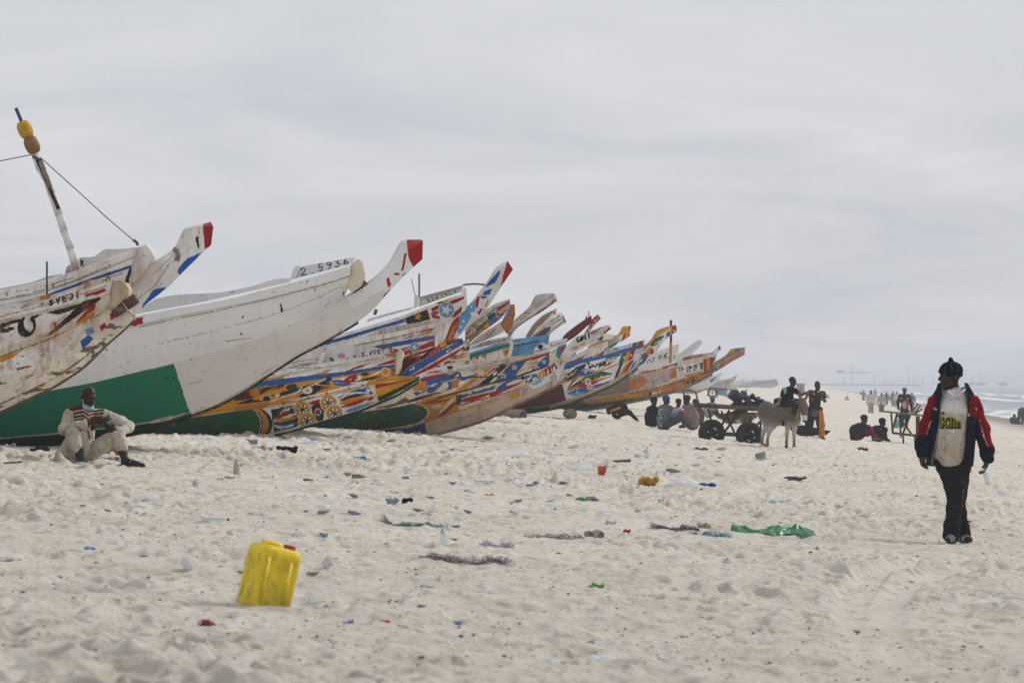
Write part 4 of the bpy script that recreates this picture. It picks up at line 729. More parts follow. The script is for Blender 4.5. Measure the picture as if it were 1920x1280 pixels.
# star roundel boat with tall light blue prow
b8 = back_boat("boat with a white star on a blue roundel and a tall light blue prow", 58.5,
    [(380, 690), (520, 662), (640, 632), (700, 614), (757, 597), (800, 580), (850, 562), (871, 555)], [(380, 800), (520, 780), (640, 752), (720, 720), (780, 690), (830, 655), (856, 628)], 'w',
    "L B 7 500,672 640,635 757,601;P w 757,600 871,545 880,600 800,640;P G 755,587 797,571 806,599 764,609;L r 2.6 756,588 764,608;L r 2.6 797,571 806,598;S y 784 593 8 10;P r 808,578 828,568 870,552 871,560 845,572 824,588 812,590;P w 812,584 830,576 828,582;P r 806,586 826,594 824,598 810,596;P r 845,592 868,572 872,566 872,578 852,596;P r 850,600 870,586 872,592 850,606;E w 837 581 15.5 15.5 0;E s 837 581 14 14 0;S w 837 581 11 0",
    [(852, 640), (872, 618), (896, 596), (918, 571), (938, 540), (962, 505)], [(846, 610), (858, 596), (876, 577), (892, 561), (914, 533), (938, 502), (953, 491)], [(848, 606), (860, 592), (878, 572), (891, 557), (912, 529), (932, 500), (951, 489)], 'l',
    "P s 856,620 858,596 876,577 892,560 900,556 892,580 880,600 862,628;P b 912,534 936,506 938,512 928,530 910,540;P b 908,546 924,540 918,552 904,556;E x 904 567 14 14 0;E l 904 567 12 12 0;P r 891,566 895,556 900,556 896,578 892,576;P y 908,574 914,560 916,566 912,576;P k 900,555 912,556 910,560 902,559;P k 898,578 906,580 902,584;E w 864 612 2 2 0;S w 869 602 4 0;E w 884 575 1.6 1.6 0;S w 886 588 5 20;P r 894,584 904,580 900,590 896,590;P r 952,486 966,502 957,513 938,540 944,514", 'l', 'paint', .15, .2, 'w',
    "P s 676,607 692,596 712,590 706,600 690,606;P r 726,590 748,580 742,587 728,594;P r 712,601 734,595 724,600;P y 826,566 846,558 842,562 828,571;P G 815,568 832,564 824,570", [(866, 548), (870, 536), (874, 542), (876, 574), (870, 585), (864, 570)], 'w', 6)
b8.plate([(786, 575), (820, 563), (866, 547)], [(786, 557), (830, 545), (868, 535)], .35, .05, 'l', "T k 1.3 800 567 858 547 6 0 2S434E4;L k 1.4 806,570 838,560;P x 786,556 830,544 868,534 868,540 830,551 786,563")
b8.plate([(688, 604), (720, 594), (770, 580)], [(690, 598), (720, 589), (776, 575)], .6, .05, 'w')
b8.plate([(776, 578), (780, 576), (785, 574)], [(777, 556), (780, 553), (785, 556)], .3, .07, 'w', name="deck_post")
b8.rod([(786, 558), (786, 513)], .018, 'd', "wooden_stake", .4); b8.rod([(779, 556), (771, 522)], .006, 'k', "wire_stay", .4); b8.rod([(868, 534), (890, 532), (912, 534)], .016, 'n', "boom", .1)
b8.rod([(702, 590), (706, 580)], .03, 'n', "wooden_peg", .3)
# long rusty rails boat with small roundel, red prow
b9 = back_boat("boat with long rust-streaked white rails and a red prow panel", 56.4,
    [(380, 706), (520, 684), (600, 668), (667, 648), (719, 640), (760, 634), (815, 622)], [(380, 805), (520, 786), (640, 760), (720, 728), (780, 700), (822, 676)], 'w',
    "P b 640,662 719,645 815,628 815,636 740,650 640,672;P r 700,668 820,636 820,660 720,690;L w 2 720,670 800,642;L w 2 730,676 812,650;L w 2 760,676 816,656;E w 777 651 9 9 0;E s 777 651 8 8 0;S w 777 651 5.4 0;P k 790,668 818,646 820,664 800,680;P m 740,690 820,660 820,690 740,720;P y 590,676 620,664 660,654 650,664 600,678;P r 568,660 590,655 590,662 570,667",
    [(826, 668), (840, 650), (850, 634), (862, 602)], [(826, 652), (836, 634), (846, 608), (858, 594)], None, 'r', "P y 838,640 850,610 854,612 846,632;E w 850 626 1.6 1.6 0;L o 2 838,648 858,604;E w 846 636 1.4 1.4 0", 'r', 'rusty', .12, .2, 'w',
    "L d 1.5 640,652 740,634 818,616;L n 1.2 667,647 740,632 815,614;P y 770,632 800,622 812,618 812,622 790,630;P k 754,634 778,628 776,632 756,638;P r 780,624 812,614 812,618;E o 742 637 3 2.4 0;L x 1 720,626 800,608;L k 1 730,624 780,612", [(815, 630), (830, 598), (838, 602), (828, 632), (820, 652), (815, 650)], 'w', 14)
b9.plate([(668, 640), (720, 626), (770, 616), (824, 604)], [(690, 630), (712, 616), (760, 608), (830, 598)], -.2, .05, 'l', "T x 1.2 730 622 806 606 6 0 2B5.E45;L d 1 690,632 800,610")
b9.plate([(696, 640), (700, 639), (704, 637)], [(704, 620), (708, 617), (712, 620)], -.5, .06, 'c', name="deck_post")
# multicoloured brown prow
b10 = back_boat("brown wooden prow with green, yellow and blue painted blocks", 66.0,
    [(640, 706), (720, 690), (800, 668), (850, 650), (880, 640)], [(640, 790), (720, 772), (800, 735), (850, 700), (880, 675)], 'c', swirl(760, 700, 870, 660, 20, 5, 14),
    [(872, 650), (898, 628), (918, 613), (940, 596), (957, 574)], [(872, 619), (888, 604), (913, 588), (930, 578), (955, 566)], [(874, 614), (890, 598), (914, 578), (930, 569), (956, 560)], 'd',
    "P t 872,614 955,560 957,576 872,634;L k 1.6 880,614 930,578 955,564;P D 892,616 920,596 914,608 896,622;P y 896,622 914,604 918,612 900,630;P o 900,626 918,610 922,616 905,634;P b 914,596 928,588 934,602 918,612;P G 914,592 928,584 928,590 914,600;P r 932,578 955,564 956,568 930,586;P y 880,640 892,630 896,636 884,646;P r 874,624 882,616 884,618 876,628;L d 1.4 872,640 918,606 955,574", 'x', 'wood', .14)
b11 = back_boat("white-sided boat numbered 25933 with a green stripe and bare grey prow", 69.5,
    [(600, 720), (700, 704), (800, 690), (862, 676), (915, 662), (955, 650)], [(600, 800), (700, 786), (800, 757), (880, 722), (930, 700), (955, 685)], 'w',
    "T k 2.4 856 681 913 667 14 .0 25933;P y 942,656 955,652 955,666 944,668;E n 949 660 2 2.4 0;P w 930,672 955,666 955,676 930,680;P o 905,664 912,662 912,676",
    [(952, 640), (968, 616), (990, 600), (1020, 582), (1045, 564)], [(952, 622), (964, 604), (985, 585), (1005, 570), (1040, 551)], [(953, 618), (966, 599), (993, 574), (1004, 554), (1036, 549)], 'x',
    "P l 960,606 1040,552 1042,560 965,616;L k 1.3 968,612 1000,594 1042,562;L k 1.2 985,600 1018,580 1044,560;L d 1.2 975,600 1036,556;P y 996,592 1006,584 1008,586 998,594", 'x', 'worn', .15, .2, 'e', "", [(950, 646), (955, 632), (961, 632), (962, 650), (958, 668), (951, 670)], 'w', 7)
b11.plate([(866, 664), (910, 650), (955, 640)], [(876, 652), (915, 638), (956, 630)], .3, .05, 'w', "L k 1.2 884,652 950,636;L k 1 890,656 940,645;L k 1 880,650 920,640")
b11.plate([(872, 652), (905, 640), (945, 622)], [(900, 628), (925, 612), (946, 598)], .5, .05, 'l', "L k 1.4 905,640 930,616;L d 1.2 890,645 915,625", name="worn_side_board")
b11.bowboard([(938, 608), (950, 590), (958, 570), (965, 571), (966, 590), (960, 612), (950, 626)], .1, 'o', "painted_stem_board")
b11.plate([(941, 604), (950, 592), (956, 580)], [(943, 598), (950, 584), (957, 574)], -.16, .04, 's', name="painted_stem_panel")
b12 = back_boat("light blue-railed boat with a grey prow patched in bare brown wood", 73.0,
    [(800, 690), (880, 668), (930, 652), (957, 644), (1000, 638), (1030, 634)], [(800, 770), (880, 750), (930, 725), (980, 698), (1020, 680)], 's', "L b 3 957,650 1010,640;P t 955,634 1010,626 1006,630 956,640;L w 2 955,646 1005,636",
    [(960, 668), (998, 652), (1021, 638), (1036, 622), (1062, 604)], [(960, 656), (996, 632), (1020, 608), (1034, 598), (1056, 591)], [(962, 652), (998, 628), (1021, 603), (1032, 592), (1051, 585)], 'l',
    "P n 1034,612 1030,621 998,650 975,658 960,666 960,656 996,634 1021,615;P r 1056,589 1068,600 1061,606 1054,594;L k 1.2 1034,608 1054,596;L k 1 1030,604 1050,592;L d 1.2 1020,632 1056,602;L k 1 1040,616 1060,600", 'l', 'worn', .14, .2, 's', "L n 2 955,634 1010,626", None, 'w', 7)
b13 = back_boat("boat with a slim curved prow ending in an orange tip", 76.0,
    [(860, 690), (920, 668), (970, 650), (1004, 640)], [(860, 760), (920, 742), (970, 715), (1004, 695)], 'c', swirl(930, 680, 1000, 652, 16, 8, 10),
    [(990, 640), (1006, 618), (1021, 604), (1043, 588)], [(986, 630), (998, 614), (1016, 596), (1036, 582)], [(988, 626), (998, 610), (1016, 592), (1032, 581), ][:3] + [(1044, 578)], 'd', "P o 1036,590 1044,576 1046,584 1042,592;P c 1028,596 1036,584 1038,592;P y 1000,620 1010,608 1012,612;E k 1034 583 1.6 1.6 0", 'd', 'paint', .1)
b15 = back_boat("boat with a plain maroon prow beside the black script", 84.0,
    [(900, 705), (960, 690), (1010, 672), (1055, 655)], [(900, 775), (960, 760), (1010, 735), (1050, 712)], 'w', swirl(960, 712, 1050, 676, 18, 12, 12),
    [(1050, 660), (1064, 640), (1076, 633), (1110, 603)], [(1046, 648), (1058, 630), (1080, 612), (1109, 593)], [(1048, 644), (1060, 626), (1080, 610), (1108, 591)], 'm', "L r 1 1064,634 1108,598", 'm', 'clean', .12)
b16 = back_boat("boat with a speckled bright red paddle-shaped prow tip", 108.0,
    [(920, 702), (980, 688), (1040, 668), (1080, 652)], [(920, 770), (980, 752), (1040, 722), (1080, 694)], 'c', swirl(980, 708, 1070, 674, 16, 22, 12),
    [(1090, 650), (1105, 621), (1118, 606), (1127, 597)], [(1086, 640), (1102, 616), (1111, 599), (1122, 592)], [(1088, 636), (1103, 612), (1111, 597), (1121, 589)], 'r', "L w 1 1110,612 1122,596;E w 1116 601 1.2 1 0;P s 1088,642 1098,622 1102,624 1094,644", 'r', 'worn', .12)
b17 = back_boat("white boat with a black portlight disc and a yellow-topped prow", 101.5,
    [(960, 708), (1020, 694), (1070, 674), (1110, 655), (1140, 644)], [(960, 775), (1020, 762), (1070, 738), (1110, 712), (1140, 690)], 'w', "P r 1040,690 1100,664 1090,674 1046,700;P b 1040,704 1080,688 1120,668 1100,684 1050,708;P G 1090,690 1120,668 1140,652 1126,676 1100,694;" + swirl(1040, 706, 1130, 664, 12, 3, 12, "rbGTr"),
    [(1100, 694), (1126, 672), (1150, 650), (1181, 630)], [(1100, 662), (1130, 646), (1155, 634), (1168, 622), (1182, 612)], [(1102, 650), (1128, 626), (1158, 628), (1168, 612), (1184, 611)], 'l', "P T 1118,672 1140,650 1162,636 1150,654 1126,678;V w 1128 666 1146 650 4 0;P r 1164,640 1170,624 1174,624 1172,638;P y 1172,638 1174,610 1180,610 1179,632;P G 1179,632 1180,611 1186,611 1183,628;V w 1181 626 1182 616 1.6 0;P x 1104,664 1160,630 1160,636 1106,674;P y 1160,630 1169,608 1180,608 1174,624", 'y', 'paint', .15)
b17.plate([(1104, 648), (1124, 640), (1150, 634)], [(1108, 634), (1126, 624), (1150, 628)], -.25, .05, 'w', "E k 1125 633 5.6 5.6 0", name="portlight_board")
b5.plate([(1000, 660), (1014, 655), (1034, 650)], [(1004, 650), (1014, 643), (1030, 646)], -.3, .05, 'w', "E k 1013 650 5.2 5.2 0", name="portlight_board")
b18 = back_boat("grey white boat lettered AFAR in black behind the flag pole", 126.0,
    [(1080, 706), (1140, 694), (1200, 676), (1240, 664), (1270, 653)], [(1080, 752), (1140, 738), (1200, 716), (1240, 700), (1262, 690)], 'l', "T k 1.7 1213 682 1256 670 13 .0 AFAR;L x 1 1236,660 1268,652;T k 1.1 1263 672 1279 668 4.5 0 1936",
    [(1266, 684), (1294, 667), (1306, 655), (1318, 642)], [(1266, 668), (1280, 660), (1298, 646), (1313, 637)], None, 'l', "L x 1 1280,664 1312,642", 'x', 'clean', .14, .2, 'l', "", [(1266, 672), (1270, 645), (1274, 644), (1271, 666)], 'w', 8)
b19 = back_boat("boat with a thin white prow and small red tip behind the 2021 boat", 134.0,
    [(1180, 706), (1240, 692), (1290, 678), (1334, 666)], [(1180, 750), (1240, 735), (1290, 716), (1330, 700)], 'l', swirl(1240, 704, 1320, 682, 9, 17, 8),
    [(1330, 676), (1344, 664), (1352, 654)], [(1330, 666), (1340, 656), (1350, 648)], None, 'l', "P r 1346,656 1349,642 1354,642 1353,656", 'l', 'clean', .12)
b20 = Boat("small red pennant and thin pole above the maroon prow", 86.0, base=(1040, 780)); bpy.data.objects.remove(b20.root)
mb = MB(); p = W(1104, 583, 85.0)
mb.tube([W(1104, 640, 85.), W(1104, 583, 85.)], .02, 6, col('x')); pn = mb.build("pennant_staff", M['plain'], b15.root)
mb = MB(); V = [W(1096, 603, 85.), W(1104, 606, 85.), W(1099, 590, 85.)]; V = np.array(V + [v + np.array([0, .02, 0]) for v in V]); mb.add(V, [[0, 1, 4, 3], [1, 2, 5, 4], [2, 0, 3, 5]], [[0, 1, 2], [3, 5, 4]], col('r')); mb.build("red_pennant", M['cloth'], b15.root)
# extra upper works between the prows: ragged gunwale ends seen over the star boat
b15.plate([(1000, 664), (1030, 655), (1062, 646)], [(1004, 648), (1032, 640), (1064, 634)], -.4, .06, 'l', "L d 1.4 1005,658 1060,640;P n 1020,650 1034,644 1034,650;P b 1046,650 1056,646 1056,652;P r 1050,656 1058,652 1057,668 1050,672")
b15.plate([(1042, 672), (1050, 668), (1060, 662)], [(1044, 652), (1052, 648), (1062, 645)], -.55, .06, 'T', "P r 1050,668 1052,650 1058,648 1057,664")
# far boats fading in the haze
def far_boat(label, Y, G_, K_, base, spec, tip=None, bottom=None):
    b = Boat(label, Y, mat='clean', base=((G_[0][0] + G_[-1][0]) / 2, K_[0][1]), group="distant boats in the haze")
    wg = [(0, .9), (.6, .9), (1, .18)]; wk = [(0, .3), (1, .1)]
    b.strake(K_, G_, wk, wg, base, spec, 1.0); b.rail(G_, [(x, y - 1.6) for x, y in G_], wg, 'l', "", 1.5); b.keel(K_, wk, 'x', drop=1.5)
    x, y = G_[-1]; kx, ky = K_[-1]
    if tip: b.spur([(kx, ky), ((kx + tip[0]) / 2 + 2, (ky + tip[1]) / 2 + 2), (tip[0], tip[1] + 2.5)], [(x - 4, y + 1), ((x + tip[0]) / 2, (y + tip[1]) / 2), tip], None, .14, base, "", 'l', 1.2)
    mb = MB(); mb.add(np.array([b.pt(*G_[0], -.9), b.pt(*G_[0], .9), b.pt(*K_[0], .3), b.pt(*K_[0], -.3)]), [[0, 1, 2, 3]], None, col(base)); mb.build("transom", M['clean'], b.root)
    return b
far_boat("hazy white boat with a yellow bottom behind the seated group", 300, [(1200, 718), (1270, 715), (1315, 711), (1344, 704)], [(1200, 746), (1280, 744), (1306, 737), (1338, 721)], 'l', "P y 1190,748 1250,739 1306,733 1340,722 1340,750;P b 1330,714 1340,706 1344,706 1334,718;P x 1190,735 1290,722 1300,730 1250,742;L d 1 1290,724 1340,708;P d 1200,738 1290,728 1296,734 1200,742", (1354, 697))
far_boat("hazy boat with orange and red bands on its bow", 430, [(1290, 715), (1340, 714), (1362, 712), (1374, 709)], [(1290, 740), (1340, 735), (1362, 727), (1370, 720)], 'x', "P o 1364,714 1367,708 1371,708 1367,722;P r 1359,722 1363,709 1365,709 1362,724;L d 1.4 1330,722 1360,716;L d 1 1310,728 1350,722;P t 1300,730 1350,724 1350,730 1300,738", (1382, 702))
far_boat("pale boat hull half lost in haze left of the donkey", 600, [(1320, 722), (1362, 719), (1382, 716), (1391, 714)], [(1320, 740), (1360, 736), (1380, 728), (1387, 722)], 'l', "L x 1.5 1340,730 1390,720;P x 1320,732 1370,727 1376,730 1320,738", (1396, 709))
far_boat("faint boat with raised stakes in the haze", 760, [(1366, 720), (1395, 717), (1406, 715), (1412, 714)], [(1366, 735), (1395, 731), (1406, 724), (1410, 719)], 'x', "L d 1 1370,726 1408,720", (1416, 709))
far_boat("broad grey hull in the haze beyond the cart", 900, [(1398, 716), (1418, 714), (1440, 713), (1456, 711)], [(1398, 733), (1425, 730), (1445, 727), (1460, 720)], 'd', "L k 1 1420,718 1456,714;P x 1400,724 1450,720 1456,722 1420,732")
far_boat("small boat low at the distant shoreline", 900, [(1572, 739), (1585, 740), (1605, 739), (1619, 735)], [(1572, 745), (1588, 750), (1606, 748), (1616, 742)], 'x', "")
# roller logs
def log_(name, label, x, y, Y, r, L, rz, c):
    t = thing(name, label, "log", W(x, y, Y), "wooden rollers under the hulls")
    o = W(x, y, Y); d = np.array([math.sin(rz) * -1, math.cos(rz), 0]); mb = MB()
    pts = [o + d * (L * k / 6) + np.array([0, 0, .01 * math.sin(k * 2)]) for k in range(7)]
    mb.tube(pts, [r * (1 + .05 * math.sin(3 * k)) for k in range(7)], 16, col('d')); mb.build("trunk", M['wood'], t, True)
    mb = MB(); mb.tube([o - d * .01, o + d * .005], r * .86, 16, c); mb.build("sawn_end", M['wood'], t)
log_("roller_log", "thick roller log sticking out under the star panel boat", 981, 779, 88.0, .155, 2.2, .9, np.array((.06, .045, .04)))
log_("roller_log", "short round roller log under the maroon panel boat", 1073, 776, 94.0, .135, 2.0, .05, np.array((.2, .17, .13)))
# ------------------------------------------------------------------ bodies: smooth blended volumes turned into one continuous surface
def surface_nets(D, o, h):
    s = D < 0; c = np.stack([s[i:s.shape[0] - 1 + i, j:s.shape[1] - 1 + j, k:s.shape[2] - 1 + k] for i in (0, 1) for j in (0, 1) for k in (0, 1)])
    mix = c.any(0) & ~c.all(0); cells = np.argwhere(mix); idx = np.full(mix.shape, -1, np.int64); idx[mix] = np.arange(len(cells))
    off = [(i, j, k) for i in (0, 1) for j in (0, 1) for k in (0, 1)]
    vals = np.stack([D[cells[:, 0] + i, cells[:, 1] + j, cells[:, 2] + k] for i, j, k in off], 1)
    acc = np.zeros((len(cells), 3)); cnt = np.zeros(len(cells))
    for a in range(8):
        for b_ in range(a + 1, 8):
            da = np.array(off[b_]) - np.array(off[a])
            if np.abs(da).sum() != 1: continue
            va, vb = vals[:, a], vals[:, b_]; m = (va < 0) != (vb < 0); t = np.where(m, va / (va - vb + 1e-12), 0)
            acc += np.where(m[:, None], np.array(off[a]) + t[:, None] * da, 0); cnt += m
    V = o + h * (cells + acc / cnt[:, None]); Q = []
    for ax in range(3):
        sl0 = [slice(None)] * 3; sl1 = [slice(None)] * 3; sl0[ax] = slice(0, -1); sl1[ax] = slice(1, None)
        ch = s[tuple(sl0)] != s[tuple(sl1)]; e = np.argwhere(ch); b1_, b2_ = [(1, 2), (2, 0), (0, 1)][ax]
        e = e[(e[:, b1_] > 0) & (e[:, b2_] > 0) & (e[:, b1_] < D.shape[b1_] - 1) & (e[:, b2_] < D.shape[b2_] - 1)]
        def cell(d1, d2):
            q = e.copy(); q[:, b1_] -= d1; q[:, b2_] -= d2; return idx[q[:, 0], q[:, 1], q[:, 2]]
        q = np.stack([cell(1, 1), cell(0, 1), cell(0, 0), cell(1, 0)], 1); neg = s[e[:, 0], e[:, 1], e[:, 2]]; q[~neg] = q[~neg][:, ::-1]; Q.append(q)
    return V, np.concatenate(Q)
class Vol:
    def __init__(s, h, k=0.03): s.h, s.k, s.pr, s.cut = h, k, [], []
    def cap(s, a, ra, b, rb, k=None): s.pr.append(('c', np.array(a, float), ra, np.array(b, float), rb, k or s.k)); return s
    def chain(s, pts, rs, k=None):
        for i in range(len(pts) - 1): s.cap(pts[i], rs[i], pts[i + 1], rs[i + 1], k)
        return s
    def ell(s, c, r, R=None, k=None): s.pr.append(('e', np.array(c, float), np.array(r, float), np.eye(3) if R is None else np.array(R), None, k or s.k)); return s
    def mesh(s, wr=0.0, wrs=9.0, seed=3):
        lo = np.full(3, 1e9); hi = np.full(3, -1e9); bb = []
        for p in s.pr:
            if p[0] == 'c': l = np.minimum(p[1] - p[2], p[3] - p[4]); u = np.maximum(p[1] + p[2], p[3] + p[4])
            else: l = p[1] - p[2].max(); u = p[1] + p[2].max()
            bb.append((l, u)); lo = np.minimum(lo, l); hi = np.maximum(hi, u)
        pad = 4 * s.h; lo -= pad; hi += pad; n = np.ceil((hi - lo) / s.h).astype(int) + 1
        D = np.full(n, 0.5, np.float32)
        for p, (l, u) in zip(s.pr, bb):
            k = p[5]; g0 = np.maximum(((l - k - 3 * s.h - lo) / s.h).astype(int), 0); g1 = np.minimum(((u + k + 3 * s.h - lo) / s.h).astype(int) + 2, n)
            ax = [lo[i] + s.h * np.arange(g0[i], g1[i]) for i in range(3)]; X, Y_, Z = np.meshgrid(*ax, indexing='ij')
            if p[0] == 'c':
                a, b_ = p[1], p[3]; d = b_ - a; t = np.clip(((X - a[0]) * d[0] + (Y_ - a[1]) * d[1] + (Z - a[2]) * d[2]) / (d @ d + 1e-9), 0, 1)
                q = np.sqrt((X - a[0] - t * d[0]) ** 2 + (Y_ - a[1] - t * d[1]) ** 2 + (Z - a[2] - t * d[2]) ** 2) - (p[2] + (p[4] - p[2]) * t)
            else:
                Q = np.stack([X - p[1][0], Y_ - p[1][1], Z - p[1][2]], -1) @ p[3]; k0 = np.sqrt(((Q / p[2]) ** 2).sum(-1)); k1 = np.sqrt(((Q / p[2] ** 2) ** 2).sum(-1)) + 1e-9; q = k0 * (k0 - 1) / k1
            sub = D[g0[0]:g1[0], g0[1]:g1[1], g0[2]:g1[2]]
            hh = np.clip(0.5 + 0.5 * (q - sub) / k, 0, 1); D[g0[0]:g1[0], g0[1]:g1[1], g0[2]:g1[2]] = q * (1 - hh) + sub * hh - k * hh * (1 - hh)
        if wr:
            ax = [lo[i] + s.h * np.arange(n[i]) for i in range(3)]; X, Y_, Z = np.meshgrid(*ax, indexing='ij')
            D += (wr * (np.sin(wrs * (X + .6 * Z) + 2.1 * np.sin(wrs * .7 * Y_ + seed)) * np.sin(wrs * 1.7 * (Z - .4 * X) + seed + 1.7 * np.sin(wrs * .8 * X)) + .5 * np.sin(wrs * 3.1 * (Z + .5 * Y_) + 2.5 * np.sin(wrs * 1.3 * X + seed)))).astype(np.float32)
        return surface_nets(D, lo, s.h)
    def build(s, name, mat, parent, color, wr=0.0, wrs=9.0, seed=3):
        V, Q = s.mesh(wr, wrs, seed)
        C = color(V) if callable(color) else np.tile(np.array(color, float), (len(V), 1))
        return part(name, V, Q, M[mat], parent, C)
SKIN = np.array((.030, .0145, .0085)); HAIR = np.array((.009, .008, .008))
def frame(f, up=(0, 0, 1)):
    f = np.array(f, float); f /= np.linalg.norm(f); r = np.cross(f, np.array(up, float)); r /= np.linalg.norm(r); u = np.cross(r, f); return f, r, u
def head(v, c, f, up=(0, 0, 1), sc=1.0, k=.02, detail=True):
    """cranium, face, nose, lips, chin, ears; c centre, f facing direction"""
    f, r, u = frame(f, up); c = np.array(c, float); R = np.stack([f, r, u], 1)
    v.ell(c + u * .025 * sc - f * .012 * sc, np.array((.098, .076, .092)) * sc, R, k); v.ell(c - u * .04 * sc + f * .028 * sc, np.array((.066, .060, .082)) * sc, R, k)
    if detail:
        v.cap(c + f * .09 * sc + u * .005 * sc, .011 * sc, c + f * .108 * sc - u * .03 * sc, .017 * sc, .012); v.ell(c + f * .088 * sc - u * .066 * sc, np.array((.018, .026, .014)) * sc, R, .01)
        v.ell(c + f * .07 * sc - u * .105 * sc, np.array((.028, .03, .022)) * sc, R, .015); v.cap(c + f * .084 * sc + u * .028 * sc - r * .03 * sc, .012 * sc, c + f * .084 * sc + u * .028 * sc + r * .03 * sc, .012 * sc, .012)
    for q in (-1, 1): v.ell(c + r * q * .078 * sc - f * .012 * sc - u * .012 * sc, np.array((.022, .011, .032)) * sc, R, .008)
def hand(v, w, d, n, curl=.35, sc=1.0, thumb=1, spread=.10, r=.0088):
    """palm from wrist w along d, palm facing n, five separate bent fingers, thumb leaving the side of the palm"""
    d = np.array(d, float); d /= np.linalg.norm(d); n = np.array(n, float); n -= d * (n @ d); n /= np.linalg.norm(n); s_ = np.cross(d, n) * thumb; w = np.array(w, float)
    R = np.stack([d, s_, n], 1); v.ell(w + d * .048 * sc, np.array((.054, .041, .018)) * sc, R, .015); v.cap(w - d * .02, .027 * sc, w + d * .02, .026 * sc, .02)
    for i, (o, L) in enumerate(((.03, .070), (.010, .080), (-.011, .074), (-.030, .058))):
        a = curl * (1 + .12 * i); p = w + d * (.086 - .005 * abs(i - 1.2)) * sc + s_ * o * sc; q = p
        for j, fr in enumerate((.45, .3, .25)):
            an = a * (j + .6); dd = d * math.cos(an) + n * math.sin(an) + s_ * o * spread * 20 * .3 * math.cos(an) * .3; dd /= np.linalg.norm(dd)
            q2 = q + dd * L * fr * sc * 1.05; v.cap(q, r * sc * (1 - .1 * j), q2, r * sc * (.92 - .12 * j), .005); q = q2
    p = w + d * .025 * sc + s_ * .032 * sc; q = p + (d * .55 + s_ * .75 + n * .35) * .04 * sc; v.cap(p, .013 * sc, q, .011 * sc, .012); v.cap(q, .0105 * sc, q + (d * .85 + s_ * .15 + n * .45) * .036 * sc, .008 * sc, .006)
class Fig:
    def __init__(s, label, Y, base, cat="person", name="person", group=None):
        s.Y = Y; p = s.p(*base); s.root = thing(name, label, cat, p, group)
    def p(s, x, y, d=0.0): return np.array([(x - CX) * s.Y / F, s.Y + d, CZ + (HY - y) * s.Y / F])
    def px(s, V): return V[:, 0] * F / s.Y + CX, HY - (V[:, 2] - CZ) * F / s.Y
    def pcol(s, base, spec): return lambda V: apply_paint(np.tile(np.array(base, float), (len(V), 1)), *s.px(V), spec)

# ---- the walking man
w = Fig("man in red and navy jacket walking on the right with a water bottle", 33.6, (1792, 1014))
P = w.p
hc = P(1781, 704, -.02); fd = (-.93, -.36, -.03)
v = Vol(.006, .03)
head(v, hc, fd, sc=1.08)
v.chain([P(1785, 718, .02), P(1791, 738, .03), P(1790, 760, .02)], [.062, .062, .09]); v.cap(P(1790, 760, .02), .12, P(1788, 850, .02), .11, .06); v.cap(P(1790, 860, .02), .12, P(1790, 880, .02), .12, .06)
v.chain([P(1757, 757, .02), P(1740, 800, .03), P(1727, 848, -.05)], [.055, .045, .033]); v.chain([P(1822, 757, .02), P(1842, 810, .04), P(1850, 860, -.02)], [.055, .045, .033])
hand(v, P(1727, 852, -.05), (.12, -.12, -1), (.75, .55, 0), .45, 1.0, 1); hand(v, P(1850, 864, -.02), (-.22, -.1, -1), (-.85, .1, -.1), .62, 1.02, -1)
v.chain([P(1780, 880, 0), P(1789, 942, -.10), P(1780, 1004, -.16)], [.09, .06, .042]); v.chain([P(1800, 880, .02), P(1796, 944, .10), P(1812, 1004, .25)], [.09, .06, .042])
v.cap(P(1780, 1004, -.16), .04, P(1780, 1008, -.26), .032); v.cap(P(1812, 1006, .25), .04, P(1808, 1010, .16), .03)
def skin_c(V):
    C = np.tile(SKIN, (len(V), 1)); return C
v.build("body", 'skin', w.root, skin_c)
f_, r_, u_ = frame(fd)
for q in (-1, 1):
    mb = MB(); mb.lathe([(0.001, -.011), (.008, -.008), (.011, 0), (.008, .008), (.001, .011)], hc + f_ * .079 + r_ * q * .033 + u_ * .008, None, 10, np.array((.10, .09, .08))); mb.build("eye", M['plain'], w.root, True)
v = Vol(.008, .02); R = np.stack([f_, r_, u_], 1)
v.ell(hc + u_ * .05 - f_ * .012, (.122, .104, .092), R); v.chain([hc + u_ * .044 + f_ * .11, hc + u_ * .03 + r_ * .098, hc + u_ * .004 - f_ * .118, hc + u_ * .03 - r_ * .098, hc + u_ * .044 + f_ * .11], [.014, .013, .018, .013, .014]); v.ell(P(1782, 674, -.02), (.024, .024, .024))
def hat_c(V):
    q = V - hc; a = np.arctan2(q @ r_, q @ f_); k = (np.sin(a * 9) > .1); C = np.where(k[:, None], np.array((.005, .009, .03)), np.array((.003, .003, .004))); C[np.abs(np.sin(a * 4.5 + 1)) > .95] = (.015, .04, .08); C[V[:, 2] > hc[2] + .137] = (.003, .003, .003); return C
v.build("knit_cap", 'cloth', w.root, hat_c, .0015, 40)
v = Vol(.009, .05)
v.chain([P(1790, 748, .0), P(1787, 775, -.02), P(1783, 830, -.02), P(1782, 853, -.01)], [.12, .148, .142, .148]); v.ell(P(1779, 800, -.02), (.16, .12, .3)); v.ell(P(1782, 850, -.01), (.155, .13, .05)); v.cap(P(1762, 748, .02), .06, P(1820, 748, .02), .06)
sh = v.build("shirt", 'cloth', w.root, w.pcol((.50, .46, .405), "P l 1750,730 1812,730 1812,770 1790,778 1770,772 1750,780;P h 1770,788 1790,800 1786,812 1772,806;P t 1756,836 1772,830 1790,842 1806,836 1806,858 1756,858;L t 1.2 1785,752 1783,775;L t 3 1756,820 1800,836;L t 4 1760,845 1806,830;L d 1.2 1770,800 1768,856;L d 1 1800,815 1796,850;L x 1.5 1797,790 1805,856"), .004, 14)
mb = MB()
